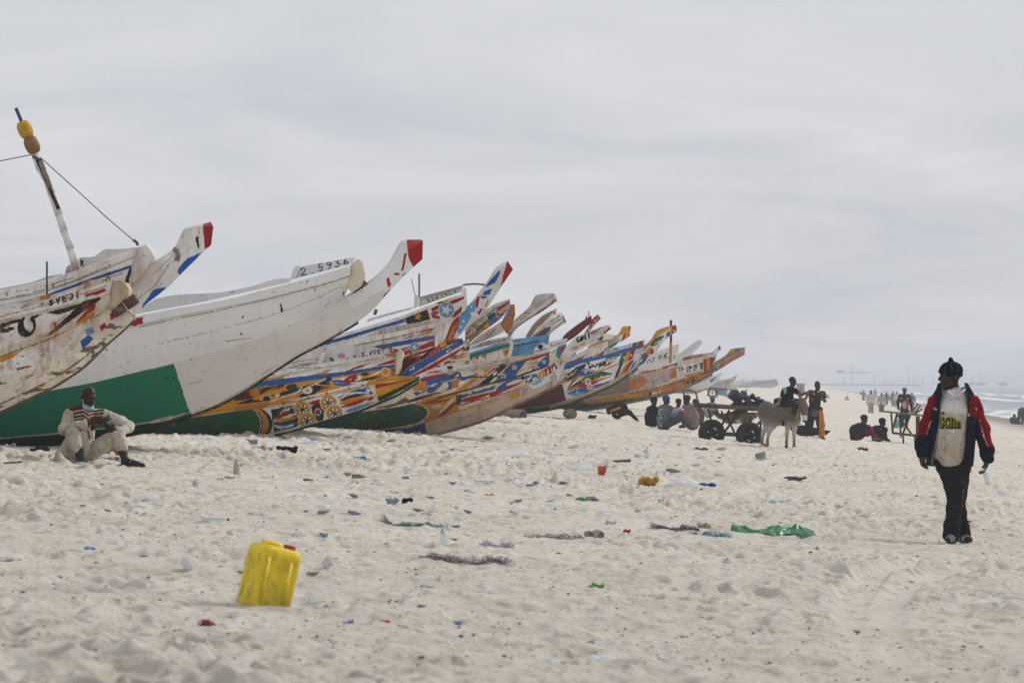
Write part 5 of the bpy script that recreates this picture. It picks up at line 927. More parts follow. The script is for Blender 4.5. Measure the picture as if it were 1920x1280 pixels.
for a, b_ in ((P(1773, 732, -.155), P(1787, 746, -.17)), (P(1787, 746, -.17), P(1806, 730, -.13))): mb.bar(a, b_, .012, .05, (0, -1, .3), col('w'))
mb.build("collar", M['cloth'], sh)
def ell_ring(cx, cz, a, b_, t0, t1, n): t = np.linspace(t0, t1, n); return np.stack([cx + a * np.sin(t), w.Y + .01 - b_ * np.cos(t), np.full(n, cz)], 1)
X0 = lambda px: (px - CX) * w.Y / F
rings = []
for (py, cxp, a, b_, tr, tl) in ((723, 1787, .150, .135, .75, .95), (732, 1788, .170, .145, .70, .80), (742, 1788, .215, .150, .62, .62), (754, 1788, .25, .160, .58, .62), (772, 1788, .246, .17, .55, .66), (800, 1787, .238, .175, .55, .74), (835, 1784, .235, .18, .55, .86), (858, 1782, .236, .18, .55, .95), (870, 1781, .232, .175, .56, 1.02)):
    r_o = ell_ring(X0(cxp), CZ + (HY - py) * w.Y / F, a, b_, tr, 2 * np.pi - tl, 44)
    r_o[:, 1] += .012 * np.sin(np.arange(44) * 1.1 + py * .05); r_o[:, 2] += -.03 * np.sin(np.linspace(0, np.pi, 44)) * (py > 865) + (.03 * np.cos(np.linspace(0, 2 * np.pi, 44)) if py < 735 else 0); rings.append(r_o)
rings = np.array(rings); cen = rings.mean(1, keepdims=True); inn = rings + (cen - rings) * np.array((.06, .08, 0)); mb = MB()
def jack_c(Pq):
    V = Pq.reshape(-1, 3); return w.pcol((.011, .013, .028), "P q 1812,776 1820,742 1846,742 1850,790 1832,786 1826,780;P q 1736,742 1752,738 1750,770 1744,768 1730,772;L w .8 1808,776 1824,778 1836,786;L w .8 1740,768 1752,766;L w 1.4 1823,763 1828,766")(V)
# finer jacket surface
def refine(Rg, k=6):
    n = len(Rg); t = np.linspace(0, n - 1, (n - 1) * k + 1); i = np.minimum(t.astype(int), n - 2); f = (t - i)[:, None, None]; return Rg[i] * (1 - f) + Rg[i + 1] * f
ro, ri = refine(rings), refine(inn)
mb.grid(ro, jack_c(ro)); mb.grid(ri[:, ::-1], np.array((.3, .3, .3))); mb.grid(np.stack([ro[:, 0], ri[:, 0]], 1), np.array((.02, .02, .03))); mb.grid(np.stack([ri[:, -1], ro[:, -1]], 1), np.array((.3, .3, .3))); mb.grid(np.stack([ro[-1], ri[-1]], 0), np.array((.015, .016, .03))); mb.grid(np.stack([ri[0], ro[0]], 0), np.array((.015, .016, .03)))
jk = mb.build("jacket", M['cloth'], w.root, True)
for pts, rs, spec in (([P(1755, 756, .02), P(1739, 798, .03), P(1728, 834, -.02), P(1727, 846, -.05)], [.082, .075, .068, .062], "P q 1700,730 1760,730 1752,768 1742,800 1736,812 1716,818;L w .8 1752,768 1736,813"),
                      ([P(1824, 756, .02), P(1841, 805, .04), P(1850, 842, .0), P(1851, 857, -.02)], [.084, .078, .070, .064], "P q 1816,730 1850,740 1872,836 1850,838 1838,810 1832,786 1822,778;L w .8 1836,788 1844,820 1852,838")):
    v = Vol(.009, .04); v.chain(pts, rs); v.build("sleeve", 'cloth', jk, w.pcol((.011, .013, .028), spec), .006, 17)
v = Vol(.009, .03)
v.cap(P(1774, 868, .01), .11, P(1800, 868, .01), .11); v.chain([P(1782, 882, 0), P(1789, 915, -.06), P(1788, 945, -.10), P(1782, 985, -.15), P(1779, 1001, -.17)], [.12, .096, .078, .078, .084]); v.chain([P(1798, 882, .02), P(1797, 915, .06), P(1797, 945, .10), P(1806, 985, .2), P(1812, 1002, .24)], [.12, .10, .08, .076, .082])
tr = v.build("trousers", 'cloth', w.root, w.pcol((.017, .017, .019), "L q 1.5 1796,946 1803,956;L q 1.3 1800,945 1806,954;L q 1.2 1799,940 1804,928;L d .8 1804,927 1802,916"), .005, 16)
for x, y, d, tw in ((1779, 1008, -.20, .35), (1812, 1011, .18, -.35)):
    v = Vol(.007, .02); o = P(x, y, d); a = np.array((math.sin(tw) * -.1, -.11, .0)); v.chain([o - a * .7 + np.array((0, 0, .0)), o + a * .4, o + a * 1.1 + np.array((0, 0, -.005))], [.043, .045, .036])
    v.build("shoe", 'cloth', w.root, lambda V, z0=o[2]: np.where((V[:, 2] < z0 - .028)[:, None], np.array((.02, .02, .02)), np.where((np.sin(V[:, 1] * 90 + V[:, 0] * 60) > .3)[:, None], np.array((.32, .31, .30)), np.array((.05, .05, .05)))))
# lettering on the shirt
from mathutils.bvhtree import BVHTree
def shirt_text(body, x0, x1, yb, size, off, c, name, spec_off):
    cu = bpy.data.curves.new("lettering", 'FONT'); cu.body = body; cu.size = size; cu.offset = off; cu.resolution_u = 3; cu.space_character = 1.0
    t = bpy.data.objects.new("tmp_text", cu); COL.objects.link(t); bpy.context.view_layer.update()
    me = bpy.data.meshes.new_from_object(t.evaluated_get(bpy.context.evaluated_depsgraph_get())); bpy.data.objects.remove(t)
    import bmesh
    bm = bmesh.new(); bm.from_mesh(me); bmesh.ops.triangulate(bm, faces=bm.faces); bmesh.ops.subdivide_edges(bm, edges=[e for e in bm.edges if e.calc_length() > .03], cuts=2, use_grid_fill=False); bmesh.ops.triangulate(bm, faces=bm.faces); bm.to_mesh(me); bm.free()
    V = np.array([q.co[:] for q in me.vertices]); wd = V[:, 0].max() - V[:, 0].min(); k = (x1 - x0) * w.Y / F / wd
    bv = BVHTree.FromPolygons([tuple(q.co) for q in sh.data.vertices], [tuple(p_.vertices) for p_ in sh.data.polygons]); og = parent_origin(w.root)
    for i, q in enumerate(V):
        X = (x0 - CX) * w.Y / F + (q[0] - V[:, 0].min()) * k; Z = CZ + (HY - yb) * w.Y / F + q[1] * k * 1.05 + .06 * (q[0] - V[:, 0].min()) * k * 0
        hit = bv.ray_cast(Vector((X - og[0], -2, Z - og[2])), Vector((0, 1, 0)))
        yy = hit[0][1] if hit[0] else -.15
        me.vertices[i].co = (X - og[0], yy - spec_off, Z - og[2])
    ca = me.color_attributes.new("Col", 'FLOAT_COLOR', 'POINT')
    for i in range(len(V)): ca.data[i].color = (*c, 1)
    o = link(name, me, M['cloth'], w.root); return o
o = shirt_text("Klin", 1760, 1799, 801, .17, .016, (.012, .02, .008), "printed_lettering_outline", .005); o.parent = sh
o = shirt_text("Klin", 1761, 1798, 800, .17, .002, (.28, .25, .012), "printed_lettering", .009); o.parent = sh
mb = MB(); mb.lathe([(.001, -.004), (.014, -.003), (.017, 0), (.001, .004)], P(1764, 774, -.162), rotm(math.pi / 2, 0, 0), 10, col('r')); o = mb.build("printed_red_mark", M['cloth'], sh)
# bottle in his hand
def bottle_mesh(mb_body, mb_cap, mb_lab, o, R, L=.22, r=.031, capc=(.05, .2, .5), labc=(.5, .6, .7)):
    mb_body.lathe([(.001, 0), (r * .9, 0), (r, .012), (r, L * .3), (r * .9, L * .36), (r, L * .42), (r, L * .62), (r * .8, L * .74), (r * .42, L * .88), (r * .40, L * .93)], o, R, 12)
    if mb_cap is not None: mb_cap.lathe([(r * .48, L * .91), (r * .48, L), (.001, L)], o, R, 10, np.array(capc))
    if mb_lab is not None: mb_lab.lathe([(r * 1.02, L * .42), (r * 1.02, L * .62)], o, R, 12, np.array(labc))
t = thing("water_bottle", "clear water bottle with blue cap in the walking man's hand", "bottle", P(1852, 906, -.06))
A, B_, C_ = MB(), MB(), MB(); bottle_mesh(A, B_, None, P(1853, 908, -.06), rotm(0, -.28, 0), .185, .03); A.build("bottle_body", M['pet'], t, True); B_.build("bottle_cap", M['plain'], t, True)

# ---- the seated man with the phone
m1 = Fig("man in cream tunic sitting on the sand with a face mask on his chin", 37.6, (160, 866))
P = m1.p; hc = P(168, 744, -.12); fd = (.62, -.72, -.30)
v = Vol(.006, .03)
head(v, hc, fd, (0.1, 0, 1), 1.0)
v.chain([P(163, 758, -.08), P(160, 775, -.04)], [.06, .075]); v.cap(P(160, 785, -.03), .12, P(145, 845, .05), .14, .06)
# image-left arm, hand holding the phone
v.chain([P(130, 778, -.05), P(124, 806, -.15), P(168, 794, -.34)], [.05, .043, .033]); hand(v, P(176, 792, -.36), (1, -.05, .12), (-.1, .6, .8), .40, 1.05, 1)
v.chain([P(196, 778, -.02), P(244, 800, -.10), P(224, 810, -.30)], [.05, .043, .033]); hand(v, P(221, 808, -.32), (-.75, -.15, .45), (-.2, .5, .7), .5, 1.0, -1)
# legs
v.chain([P(140, 850, 0), P(145, 812, -.34), P(156, 842, -.40), P(159, 858, -.42)], [.09, .06, .05, .036]); v.chain([P(152, 856, 0), P(226, 812, -.28), P(237, 845, -.36), P(243, 862, -.40)], [.09, .062, .048, .036])
v.cap(P(159, 860, -.42), .036, P(165, 866, -.60), .022); v.chain([P(243, 862, -.40), P(262, 867, -.46), P(278, 869, -.5)], [.038, .03, .02]); v.cap(P(243, 863, -.40), .036, P(240, 866, -.38), .034)
for k, o_ in enumerate((-.028, -.013, 0, .012, .022)): v.cap(P(276, 868.5, -.5 + o_ * 1.6), .011, P(281 - k * .6, 869, -.51 + o_ * 1.8), .009, .006)
def s_c(V):
    C = np.tile(SKIN, (len(V), 1)); q = V - hc; f2, r2, u2 = frame(fd, (0.1, 0, 1)); hair = (q @ u2 > .018 + .55 * np.maximum(q @ f2, -.05) + .0) & (V[:, 2] > hc[2] - .03) & (np.abs(q).max(1) < .17); C[hair] = HAIR; return C
v.build("body", 'skin', m1.root, s_c)
f2, r2, u2 = frame(fd, (0.1, 0, 1)); R = np.stack([f2, r2, u2], 1)
for q in (-1, 1):
    mb = MB(); mb.lathe([(.001, -.010), (.008, -.007), (.010, 0), (.008, .007), (.001, .010)], hc + f2 * .080 + r2 * q * .033 + u2 * .008, None, 10, np.array((.05, .045, .04))); mb.build("eye", M['plain'], m1.root, True)
v = Vol(.006, .012); v.ell(hc - u2 * .108 + f2 * .052, (.062, .068, .034), R); v.ell(hc - u2 * .09 + f2 * .03, (.05, .066, .028), R); mk = v.build("face_mask", 'cloth', m1.root, (.42, .62, .72))
mb = MB()
for q in (-1, 1): mb.tube([hc - u2 * .085 + f2 * .05 + r2 * q * .062, hc - u2 * .02 + f2 * .0 + r2 * q * .081, hc + u2 * .015 - f2 * .015 + r2 * q * .085], .003, 5, col('w'))
mb.build("ear_loop", M['cloth'], mk)
tun = "P w 0,0 1,0 1,1;P m 130,755 205,755 205,779 196,806 172,806 150,800 142,786 140,772;" + ''.join("L c 2.4 %g,%g %g,%g %g,%g;" % (143, y, 160, y - 3, 172, y + 5) for y in (771, 778, 785, 791)) + ''.join("L c 2.2 %g,%g %g,%g;" % (172, y + 3, 200, y) for y in (765, 771, 777)) + "P m 128,764 150,757 148,768 134,770;L m 3 168,806 171,822;P c 140,800 172,800 172,806 140,806"
v = Vol(.008, .05)
v.chain([P(160, 778, -.06), P(152, 810, -.03), P(142, 845, .05)], [.125, .15, .165]); v.cap(P(132, 777, -.05), .066, P(192, 777, -.03), .066); v.ell(P(135, 852, .04), (.19, .2, .085)); v.ell(P(155, 838, -.1), (.16, .14, .12)); v.ell(P(150, 856, .0), (.22, .16, .05))
def tun_c(V):
    C = m1.pcol((.66, .61, .53), tun)(V); z = V[:, 2] - m1.p(0, 866)[2]; C = C * np.clip(.80 + .5 * z, 0, 1)[:, None] ** .0; return C
tn = v.build("tunic", 'cloth', m1.root, tun_c, .007, 13)
for pts, rs in (([P(131, 778, -.05), P(124, 805, -.15), P(150, 799, -.26), P(171, 794, -.34)], [.066, .060, .052, .048]), ([P(196, 778, -.03), P(228, 790, -.08), P(244, 800, -.12), P(227, 810, -.27)], [.066, .060, .055, .048])):
    v = Vol(.008, .035); v.chain(pts, rs); v.build("sleeve", 'cloth', tn, m1.pcol((.68, .65, .59), "P t 120,806 172,800 172,812 120,816;L m 3 173,786 174,800"), .005, 19)
v = Vol(.008, .035)
v.chain([P(140, 850, -.02), P(144, 814, -.34), P(149, 830, -.40), P(152, 840, -.40)], [.10, .078, .072, .066]); v.chain([P(155, 858, -.02), P(195, 834, -.18), P(226, 813, -.28), P(233, 830, -.33), P(237, 838, -.36)], [.10, .088, .074, .068, .064])
v.build("trousers", 'cloth', m1.root, (.62, .54, .46), .004, 24)
for (a, b_) in (((240, 866, -.42), (266, 868, -.48)),):
    mb = MB(); mb.bar(P(a[0] - 6, a[1] + 3, a[2]), P(b_[0] + 14, b_[1] + 3.6, b_[2]), .09, .018, (0, 0, 1), col('k')); mb.tube([P(252, 866, -.53), P(256, 860, -.46), P(258, 861, -.42), P(256, 866, -.38)], .012, 6, col('k')); mb.build("sandal", M['plain'], m1.root)
t = thing("phone", "dark phone held up in the seated man's hands", "phone", P(204, 786, -.40))
mb = MB(); Rp = rotm(0, -.5, .2) @ rotm(.9, 0, 0); mb.box(P(204, 787, -.40), (.145, .072, .009), Rp, col('k')); mb.build("phone_case", M['plain'], t); mb = MB(); mb.box(P(204, 787, -.40) + Rp @ np.array((0, 0, .0055)), (.136, .066, .002), Rp, np.array((.02, .02, .025))); mb.build("phone_screen", M['plain'], t)
# ---- donkey
dk = Fig("grey-brown donkey harnessed to the cart carrying a rider", 75.0, (1465, 842), "donkey", "donkey")
P = dk.p; v = Vol(.011, .06)
v.chain([P(1440, 774, .30), P(1460, 777, 0), P(1480, 775, -.38)], [.20, .205, .195]); v.ell(P(1439, 766, .30), (.17, .22, .17)); v.ell(P(1486, 785, -.40), (.15, .16, .17)); v.ell(P(1462, 784, -.02), (.27, .24, .165), rotm(0, 0, -.7))
v.chain([P(1484, 772, -.42), P(1491, 762, -.58), P(1498, 754, -.74)], [.16, .115, .085]); v.chain([P(1499, 752, -.78), P(1501, 762, -.88), P(1501, 776, -.98), P(1501, 786, -1.02)], [.082, .090, .060, .058], .03)
for s_ in (-1, 1):
    v.chain([P(1500 + s_ * 5, 747, -.78), P(1501 + s_ * 7.5, 739, -.76), P(1502 + s_ * 9, 731, -.76)], [.026, .034, .010], .015)
v.chain([P(1436, 782, .30), P(1440, 797, .20), P(1433, 812, .38), P(1431, 828, .34), P(1431, 838, .32)], [.13, .08, .042, .030, .040], .03); v.chain([P(1446, 782, .16), P(1450, 797, .05), P(1443, 811, .22), P(1440, 826, .19), P(1440, 836, .17)], [.12, .08, .042, .030, .040], .03)
v.chain([P(1476, 786, -.26), P(1475, 802, -.25), P(1474, 812, -.25), P(1473, 828, -.24), P(1473, 839, -.25)], [.095, .052, .042, .028, .040], .03); v.chain([P(1487, 786, -.40), P(1487, 802, -.41), P(1486, 812, -.41), P(1486, 828, -.41), P(1486, 839, -.42)], [.095, .052, .042, .028, .040], .03)
def dk_c(V):
    x, y = dk.px(V); n = fbm(V[:, 0] * 6, V[:, 2] * 6, 12, 3) - .5; t = smoothstep(783, 803, y + 16 * n)[:, None]; C = np.array((.13, .11, .098)) * (1 - t) + np.array((.5, .45, .40)) * t
    t = smoothstep(806, 834, y)[:, None]; C = C * (1 - t) + np.array((.17, .14, .12)) * t; C[y > 836] = (.03, .025, .02)
    hd = (x > 1491) & (V[:, 1] < dk.Y - .72); C[hd] = np.array((.16, .105, .085)) ; C[hd & (y > 779 + 6 * n)] = (.62, .59, .57); C[hd & (y > 787)] = (.05, .045, .045); return C
v.build("body", 'hide', dk.root, dk_c)
mb = MB(); mb.tube([P(1434, 764, .44), P(1430, 776, .5), P(1429, 796, .5), P(1430, 810, .47)], [.03, .022, .03, .012], 7, np.array((.06, .05, .045))); mb.build("tail", M['hide'], dk.root, True)
for s_ in (-1, 1):
    mb = MB(); mb.lathe([(.001, -.018), (.014, -.01), (.018, 0), (.014, .01), (.001, .018)], P(1501 + s_ * 6.5, 763, -.92), None, 8, col('k')); mb.build("eye", M['plain'], dk.root, True)
mb = MB(); mb.tube([P(1494, 757, -.80), P(1491, 768, -.78), P(1489, 786, -.62), P(1496, 794, -.72)], .016, 6, np.array((.40, .28, .05))); mb.tube([P(1494, 772, -.92), P(1501, 775, -1.04), P(1508, 772, -.92)], .012, 6, np.array((.40, .28, .05))); mb.build("rope_halter", M['plain'], dk.root, True)
mb = MB(); mb.tube([P(1468, 757, -.32), P(1465, 775, -.36), P(1467, 798, -.3)], .03, 6, col('k')); mb.build("girth_strap", M['cloth'], dk.root, True)
v = Vol(.013, .05); v.chain([P(1462, 758, -.05), P(1474, 758, -.12), P(1486, 757, -.35)], [.15, .17, .14]); v.ell(P(1473, 766, -.22), (.12, .10, .14)); v.ell(P(1485, 760, -.4), (.10, .08, .09))
def bl_c(V):
    n = fbm(V[:, 0] * 9, V[:, 2] * 9 + V[:, 1] * 7, 5, 3); return np.where((n > .58)[:, None], np.array((.30, .29, .24)), np.where((n > .47)[:, None], np.array((.06, .075, .05)), np.where((n > .4)[:, None], np.array((.02, .03, .12)), np.array((.02, .02, .02)))))
v.build("saddle_blanket", 'cloth', dk.root, bl_c, .02, 12)
mb = MB(); o = P(1432, 838, .28); 
v = Vol(.012, .03); v.ell(o, (.09, .10, .055)); v.ell(o + np.array((.03, 0, .03)), (.05, .07, .05)); tag(v.build("orange_bag", 'cloth', None, np.array((.36, .14, .03)), .012, 18), "crumpled orange bag lying at the donkey's hind hoof", "bag")

# ---- generic smaller people
def person(label, Y, base, J, shirt, legs, h=.014, skin=SKIN, group=None, hat=None, sc=1.0, face=(1, -.3, 0), extra=None, shirt_spec="", legs_spec="", long_sleeve=True, barefoot=True, hands=True, hair=True, wr=.004, legw=1.0):
    """J: traced joints (x, y, depth): head neck chest pelvis; shoulders/elbows/wrists sl el wl, sr er wr; legs hl kl al, hr kr ar"""
    f = Fig(label, Y, base, group=group); P = f.p; g = {k: P(*q) for k, q in J.items()}; v = Vol(h, .04 * sc); n_ = g['neck']
    head(v, g['head'], face, (0, 0, 1), sc, detail=h < .016); v.chain([g['head'] - np.array((0, 0, .06 * sc)), n_, g['chest']], [.055 * sc, .055 * sc, .09 * sc]); v.cap(g['chest'], .10 * sc, g['pelvis'], .10 * sc)
    for s_ in 'lr':
        if 's' + s_ in g:
            v.chain([g['s' + s_], g['e' + s_], g['w' + s_]], [.05 * sc, .04 * sc, .03 * sc]); d = g['w' + s_] - g['e' + s_]; d = d / np.linalg.norm(d)
            if hands and h < .02: hand(v, g['w' + s_], d, (.3, .6, .2), .4, sc, 1, r=.011)
            else: v.ell(g['w' + s_] + d * .06 * sc, np.array((.04, .03, .05)) * sc)
        if 'h' + s_ in g:
            v.chain([g['h' + s_], g['k' + s_], g['a' + s_]], [.08 * sc, .055 * sc, .038 * sc]); ft = g.get('t' + s_, g['a' + s_] + np.array((.05, -.12, -.05)) * sc); v.chain([g['a' + s_], ft], [.036 * sc, .025 * sc])
    def bc(V):
        C = np.tile(np.array(skin), (len(V), 1))
        if hair: q = V - g['head']; C[(q[:, 2] > .035 * sc) & (np.abs(q).max(1) < .2 * sc)] = HAIR
        return C
    v.build("body", 'skin', f.root, bc)
    v = Vol(h, .05 * sc); v.chain([g['chest'], (g['chest'] + g['pelvis']) / 2, g['pelvis']], [.14 * sc, .14 * sc, .14 * sc])
    if 'sl' in g and 'sr' in g: v.cap(g['sl'], .065 * sc, g['sr'], .065 * sc)
    for s_ in 'lr':
        if 's' + s_ in g:
            if long_sleeve: v.chain([g['s' + s_], g['e' + s_], g['w' + s_]], [.075 * sc, .065 * sc, .052 * sc])
            else: v.chain([g['s' + s_], .45 * g['s' + s_] + .55 * g['e' + s_]], [.07 * sc, .066 * sc])
    if extra: extra(v, P)
    v.build("shirt", 'cloth', f.root, f.pcol(shirt, shirt_spec), wr, 14)
    v = Vol(h, .04 * sc); v.cap(g['pelvis'], .135 * sc, g['pelvis'] + np.array((0, 0, -.03)), .135 * sc)
    for s_ in 'lr':
        if 'h' + s_ in g: v.chain([g['h' + s_], g['k' + s_], .12 * g['k' + s_] + .88 * g['a' + s_]], [.105 * sc * legw, .08 * sc * legw, .062 * sc * legw])
    v.build("trousers", 'cloth', f.root, f.pcol(legs, legs_spec), wr, 14)
    if hat is not None:
        v = Vol(h, .02); v.ell(g['head'] + np.array((0, 0, .05 * sc)), np.array((.105, .105, .085)) * sc); v.build("cap", 'cloth', f.root, np.array(hat))
    return f
K_ = (.012, .012, .013)
# rider
person("boy in black vest riding on the donkey", 74.6, (1476, 760), dict(head=(1486, 714, 0), neck=(1484, 727, 0), chest=(1480, 734, 0), pelvis=(1474, 752, 0), sl=(1472, 731, .12), el=(1467, 741, .18), wl=(1476, 749, .05), sr=(1489, 732, -.12), er=(1501, 740, -.18), wr=(1515, 735, -.1), hl=(1470, 754, .08), kl=(1480, 760, .15), al=(1478, 772, .2), hr=(1478, 754, -.1), kr=(1490, 762, -.35), ar=(1484, 775, -.42)), K_, (.02, .02, .02), .012, sc=.82, face=(.9, -.3, -.2), long_sleeve=False, shirt_spec="P x 1468,727 1474,722 1474,736 1470,738")
# man standing by the donkey
person("man in patterned shirt standing right of the donkey, one trouser leg orange", 92.0, (1526, 824), dict(head=(1533, 722, 0), neck=(1532, 733, 0), chest=(1531, 742, 0), pelvis=(1526, 766, 0), sl=(1522, 737, 0), el=(1519, 752, -.1), wl=(1531, 747, -.28), sr=(1543, 738, 0), er=(1546, 751, -.1), wr=(1534, 744, -.28), hl=(1521, 770, 0), kl=(1517, 796, -.05), al=(1515, 818, 0), tl=(1519, 822, -.1), hr=(1534, 770, .05), kr=(1539, 797, .0), ar=(1541, 819, .05), tr=(1546, 823, -.05)), (.03, .03, .025), (.016, .02, .017), .013, sc=1.0, face=(.3, -.9, 0), long_sleeve=False, legw=1.35,
       shirt_spec=";".join("E %s %d %d %.1f %.1f %d" % (c, 1517 + (i * 7) % 32, 732 + (i * 5) % 34, 2.2, 1.3, i * 40) for i, c in enumerate("wykwykwwykwywkwywwyk")) + ";P G 1524,748 1545,748 1545,766 1522,766", legs_spec="P o 1535,768 1550,768 1550,830 1535,830")
v = Vol(.014, .03); f_ = Fig("grey shoulder bag hanging at the standing man's hip", 91.7, (1527, 784), "bag", "shoulder_bag"); v.ell(f_.p(1527, 775, -.12), (.10, .06, .10)); v.build("bag_pouch", 'cloth', f_.root, (.10, .10, .105), .006, 16)
mb = MB(); mb.tube([f_.p(1522, 768, -.15), f_.p(1526, 752, -.17), f_.p(1540, 738, -.05)], .012, 5, col('k')); mb.build("bag_strap", M['cloth'], f_.root)
# lying person behind the donkey
person("dark-clothed person lying on the sand behind the donkey", 96.0, (1520, 815), dict(head=(1488, 803, 0), neck=(1493, 805, 0), chest=(1499, 806, 0), pelvis=(1520, 808, 0), sl=(1496, 803, .1), el=(1500, 811, .2), wl=(1508, 813, .25), sr=(1496, 807, -.15), er=(1503, 812, -.2), wr=(1512, 813, -.2), hl=(1524, 808, .08), kl=(1538, 808, .1), al=(1549, 812, .1), hr=(1524, 809, -.08), kr=(1538, 811, -.1), ar=(1550, 810, -.1), tl=(1554, 808, .1), tr=(1555, 808, -.1)), (.015, .016, .022), (.014, .014, .015), .016)
# seated group under the bow of the 2021 boat
GS = "people sitting in the shade of the boats"
def sit(label, Y, x, ytop, yb, face, shirt, legs, wdt, hat=None, lean=0, h=.016, spec="", hoodc=None, knee=None, sc=1.0, lspec=""):
    hd = ytop + 8 * (90.0 / Y) ; s_ = face
    J = dict(head=(x + lean, hd, 0), neck=(x + lean * .7, hd + 10 * 90 / Y, 0), chest=(x + lean * .4, hd + 18 * 90 / Y, 0), pelvis=(x - s_ * 1, yb - 8, 0), sl=(x - 8 * 90 / Y + lean * .5, hd + 15 * 90 / Y, .12), el=(x + s_ * 2, hd + 30 * 90 / Y, .18), wl=(x + s_ * wdt * .55, hd + 28 * 90 / Y, .1), sr=(x + 8 * 90 / Y + lean * .5, hd + 15 * 90 / Y, -.14), er=(x + s_ * 6, hd + 31 * 90 / Y, -.2), wr=(x + s_ * wdt * .6, hd + 30 * 90 / Y, -.1),
             hl=(x + s_ * 2, yb - 7, .1), kl=(x + s_ * wdt * .62, yb - 23 * 90 / Y, .12), al=(x + s_ * wdt, yb - 3, .1), hr=(x + s_ * 2, yb - 6, -.1), kr=(x + s_ * wdt * .66, yb - 20 * 90 / Y, -.15), ar=(x + s_ * wdt * 1.02, yb - 1, -.15), tl=(x + s_ * (wdt + 8), yb - .5, .1), tr=(x + s_ * (wdt + 8), yb + 1, -.15))
    return person(label, Y, (x, yb), J, shirt, legs, h, group=GS, hat=hat, face=(s_ * .85, -.4, -.25), shirt_spec=spec, legs_spec=lspec, sc=sc, extra=lambda v, P: v.chain([P(x - s_ * 3 + lean * .5, hd + 17 * 90 / Y, .02), P(x - s_ * 4, yb - 18 * 90 / Y, .02), P(x - s_ * 3, yb - 5, .02)], [.135 * sc, .165 * sc, .165 * sc]))
sit("person all in black sitting hunched at the left of the seated group", 93, 1224, 745, 798, 1, K_, K_, 14, (.012, .012, .014), 2, spec="")
sit("person in mottled grey jacket and blue cap sitting among the group", 90, 1247, 742, 803, 1, (.12, .13, .165), (.075, .068, .066), 46, (.04, .07, .20), 2, .013, spec=";".join("E %s %d %d 3 1.6 %d" % ("xdu"[i % 3], 1233 + (i * 11) % 32, 764 + (i * 7) % 36, i * 33) for i in range(22)))
sit("small child in white and pink held in the middle of the seated group", 90.6, 1268, 746, 792, 1, (.5, .48, .46), (.3, .08, .12), 15, (.03, .025, .022), 4, .014, sc=.8, spec="P r 1262,758 1276,756 1272,764 1262,766")
sit("person in lavender top sitting at the right of the group", 91.4, 1296, 741, 800, -1, (.27, .19, .215), (.18, .13, .13), 14, (.05, .04, .035), -8, .014, spec=";".join("L d 1 %d,760 %d,800" % (1284 + 3 * i, 1286 + 3 * i) for i in range(8)))
sit("brown-headed person sitting behind the lavender top", 97, 1306, 747, 792, -1, (.10, .075, .055), (.06, .05, .045), 10, None, -2, .018)
# crawling man under the hull
person("man in dark shirt with olive stripe crouching under the green hull", 101, (1160, 786), dict(head=(1142, 769, .1), neck=(1147, 768, 0), chest=(1152, 767, 0), pelvis=(1168, 764, 0), sl=(1150, 767, .1), el=(1152, 778, .2), wl=(1158, 784, .2), sr=(1166, 766, -.1), er=(1180, 773, -.15), wr=(1191, 784, -.15), hl=(1170, 764, .1), kl=(1176, 772, .3), al=(1162, 778, .4), hr=(1170, 764, -.05), kr=(1172, 774, .2), ar=(1160, 779, .2)), K_, K_, .017, shirt_spec="L y 3.4 1142,772 1146,770 1162,764;L D 2 1142,774 1158,769", face=(-.8, -.4, -.4))
sit("man in pale shirt and light cap sitting beyond the cart", 120, 1332, 742, 780, 1, (.36, .38, .37), (.16, .17, .16), 14, (.16, .16, .155), 4, .02)
sit("man in black bending forward with maroon tracksuit legs right of the donkey", 95, 1608, 778, 824, 1, (.02, .022, .024), (.16, .012, .025), 34, (.022, .016, .014), 12, .014, lspec="L w .8 1612,812 1650,826")
sit("man in black sitting with head down beside the maroon legs", 97, 1648, 784, 825, 1, K_, (.02, .02, .022), 12, (.016, .013, .012), 6, .014, spec="L x 1 1650,803 1651,811;L x 1 1654,803 1655,811")
# far walkers
GW = "people walking far along the beach"
def walker(label, x, yt, yb, shirt, legs, Y=None, spec="", away=True, stride=.2, hat=None, arm=0, sk=SKIN, sc=1.0, group=GW):
    H = yb - yt; Y = Y or 1.70 * F / H * sc; k = H / 1.70; J = dict(head=(x, yt + .12 * k, 0), neck=(x, yt + .26 * k, 0), chest=(x, yt + .40 * k, 0), pelvis=(x, yt + .78 * k, 0), sl=(x - .17 * k, yt + .32 * k, 0), el=(x - .26 * k, yt + .58 * k, .05), wl=(x - .25 * k - arm, yt + .82 * k - arm * 3, -.05), sr=(x + .17 * k, yt + .32 * k, 0), er=(x + .26 * k, yt + .58 * k, .05), wr=(x + .26 * k, yt + .82 * k, -.05),
        hl=(x - .08 * k, yt + .84 * k, 0), kl=(x - .10 * k, yt + 1.22 * k, -stride * .6), al=(x - .09 * k, yt + 1.63 * k, stride * .5), hr=(x + .08 * k, yt + .84 * k, 0), kr=(x + .09 * k, yt + 1.22 * k, stride * .5), ar=(x + .10 * k, yt + 1.62 * k, stride))
    return person(label, Y, (x, yb), J, shirt, legs, .026, skin=sk, group=group, hat=hat, sc=sc, face=(0, 1 if away else -1, 0), shirt_spec=spec, hands=False, wr=.01)
walker("distant man in white shirt and beige shorts with bare calves", 1633, 731, 783, (.62, .60, .58), (.40, .34, .29), spec="L x 1 1633,746 1634,750")
walker("distant man in cream checked jacket and grey trousers", 1653, 736, 784, (.42, .41, .38), (.12, .12, .13), spec="L x .7 1646,748 1660,748;L x .7 1646,753 1660,753")
walker("distant person in grey with one arm out near the port jetty", 1619, 731, 757, (.22, .22, .22), (.16, .16, .16), arm=3)
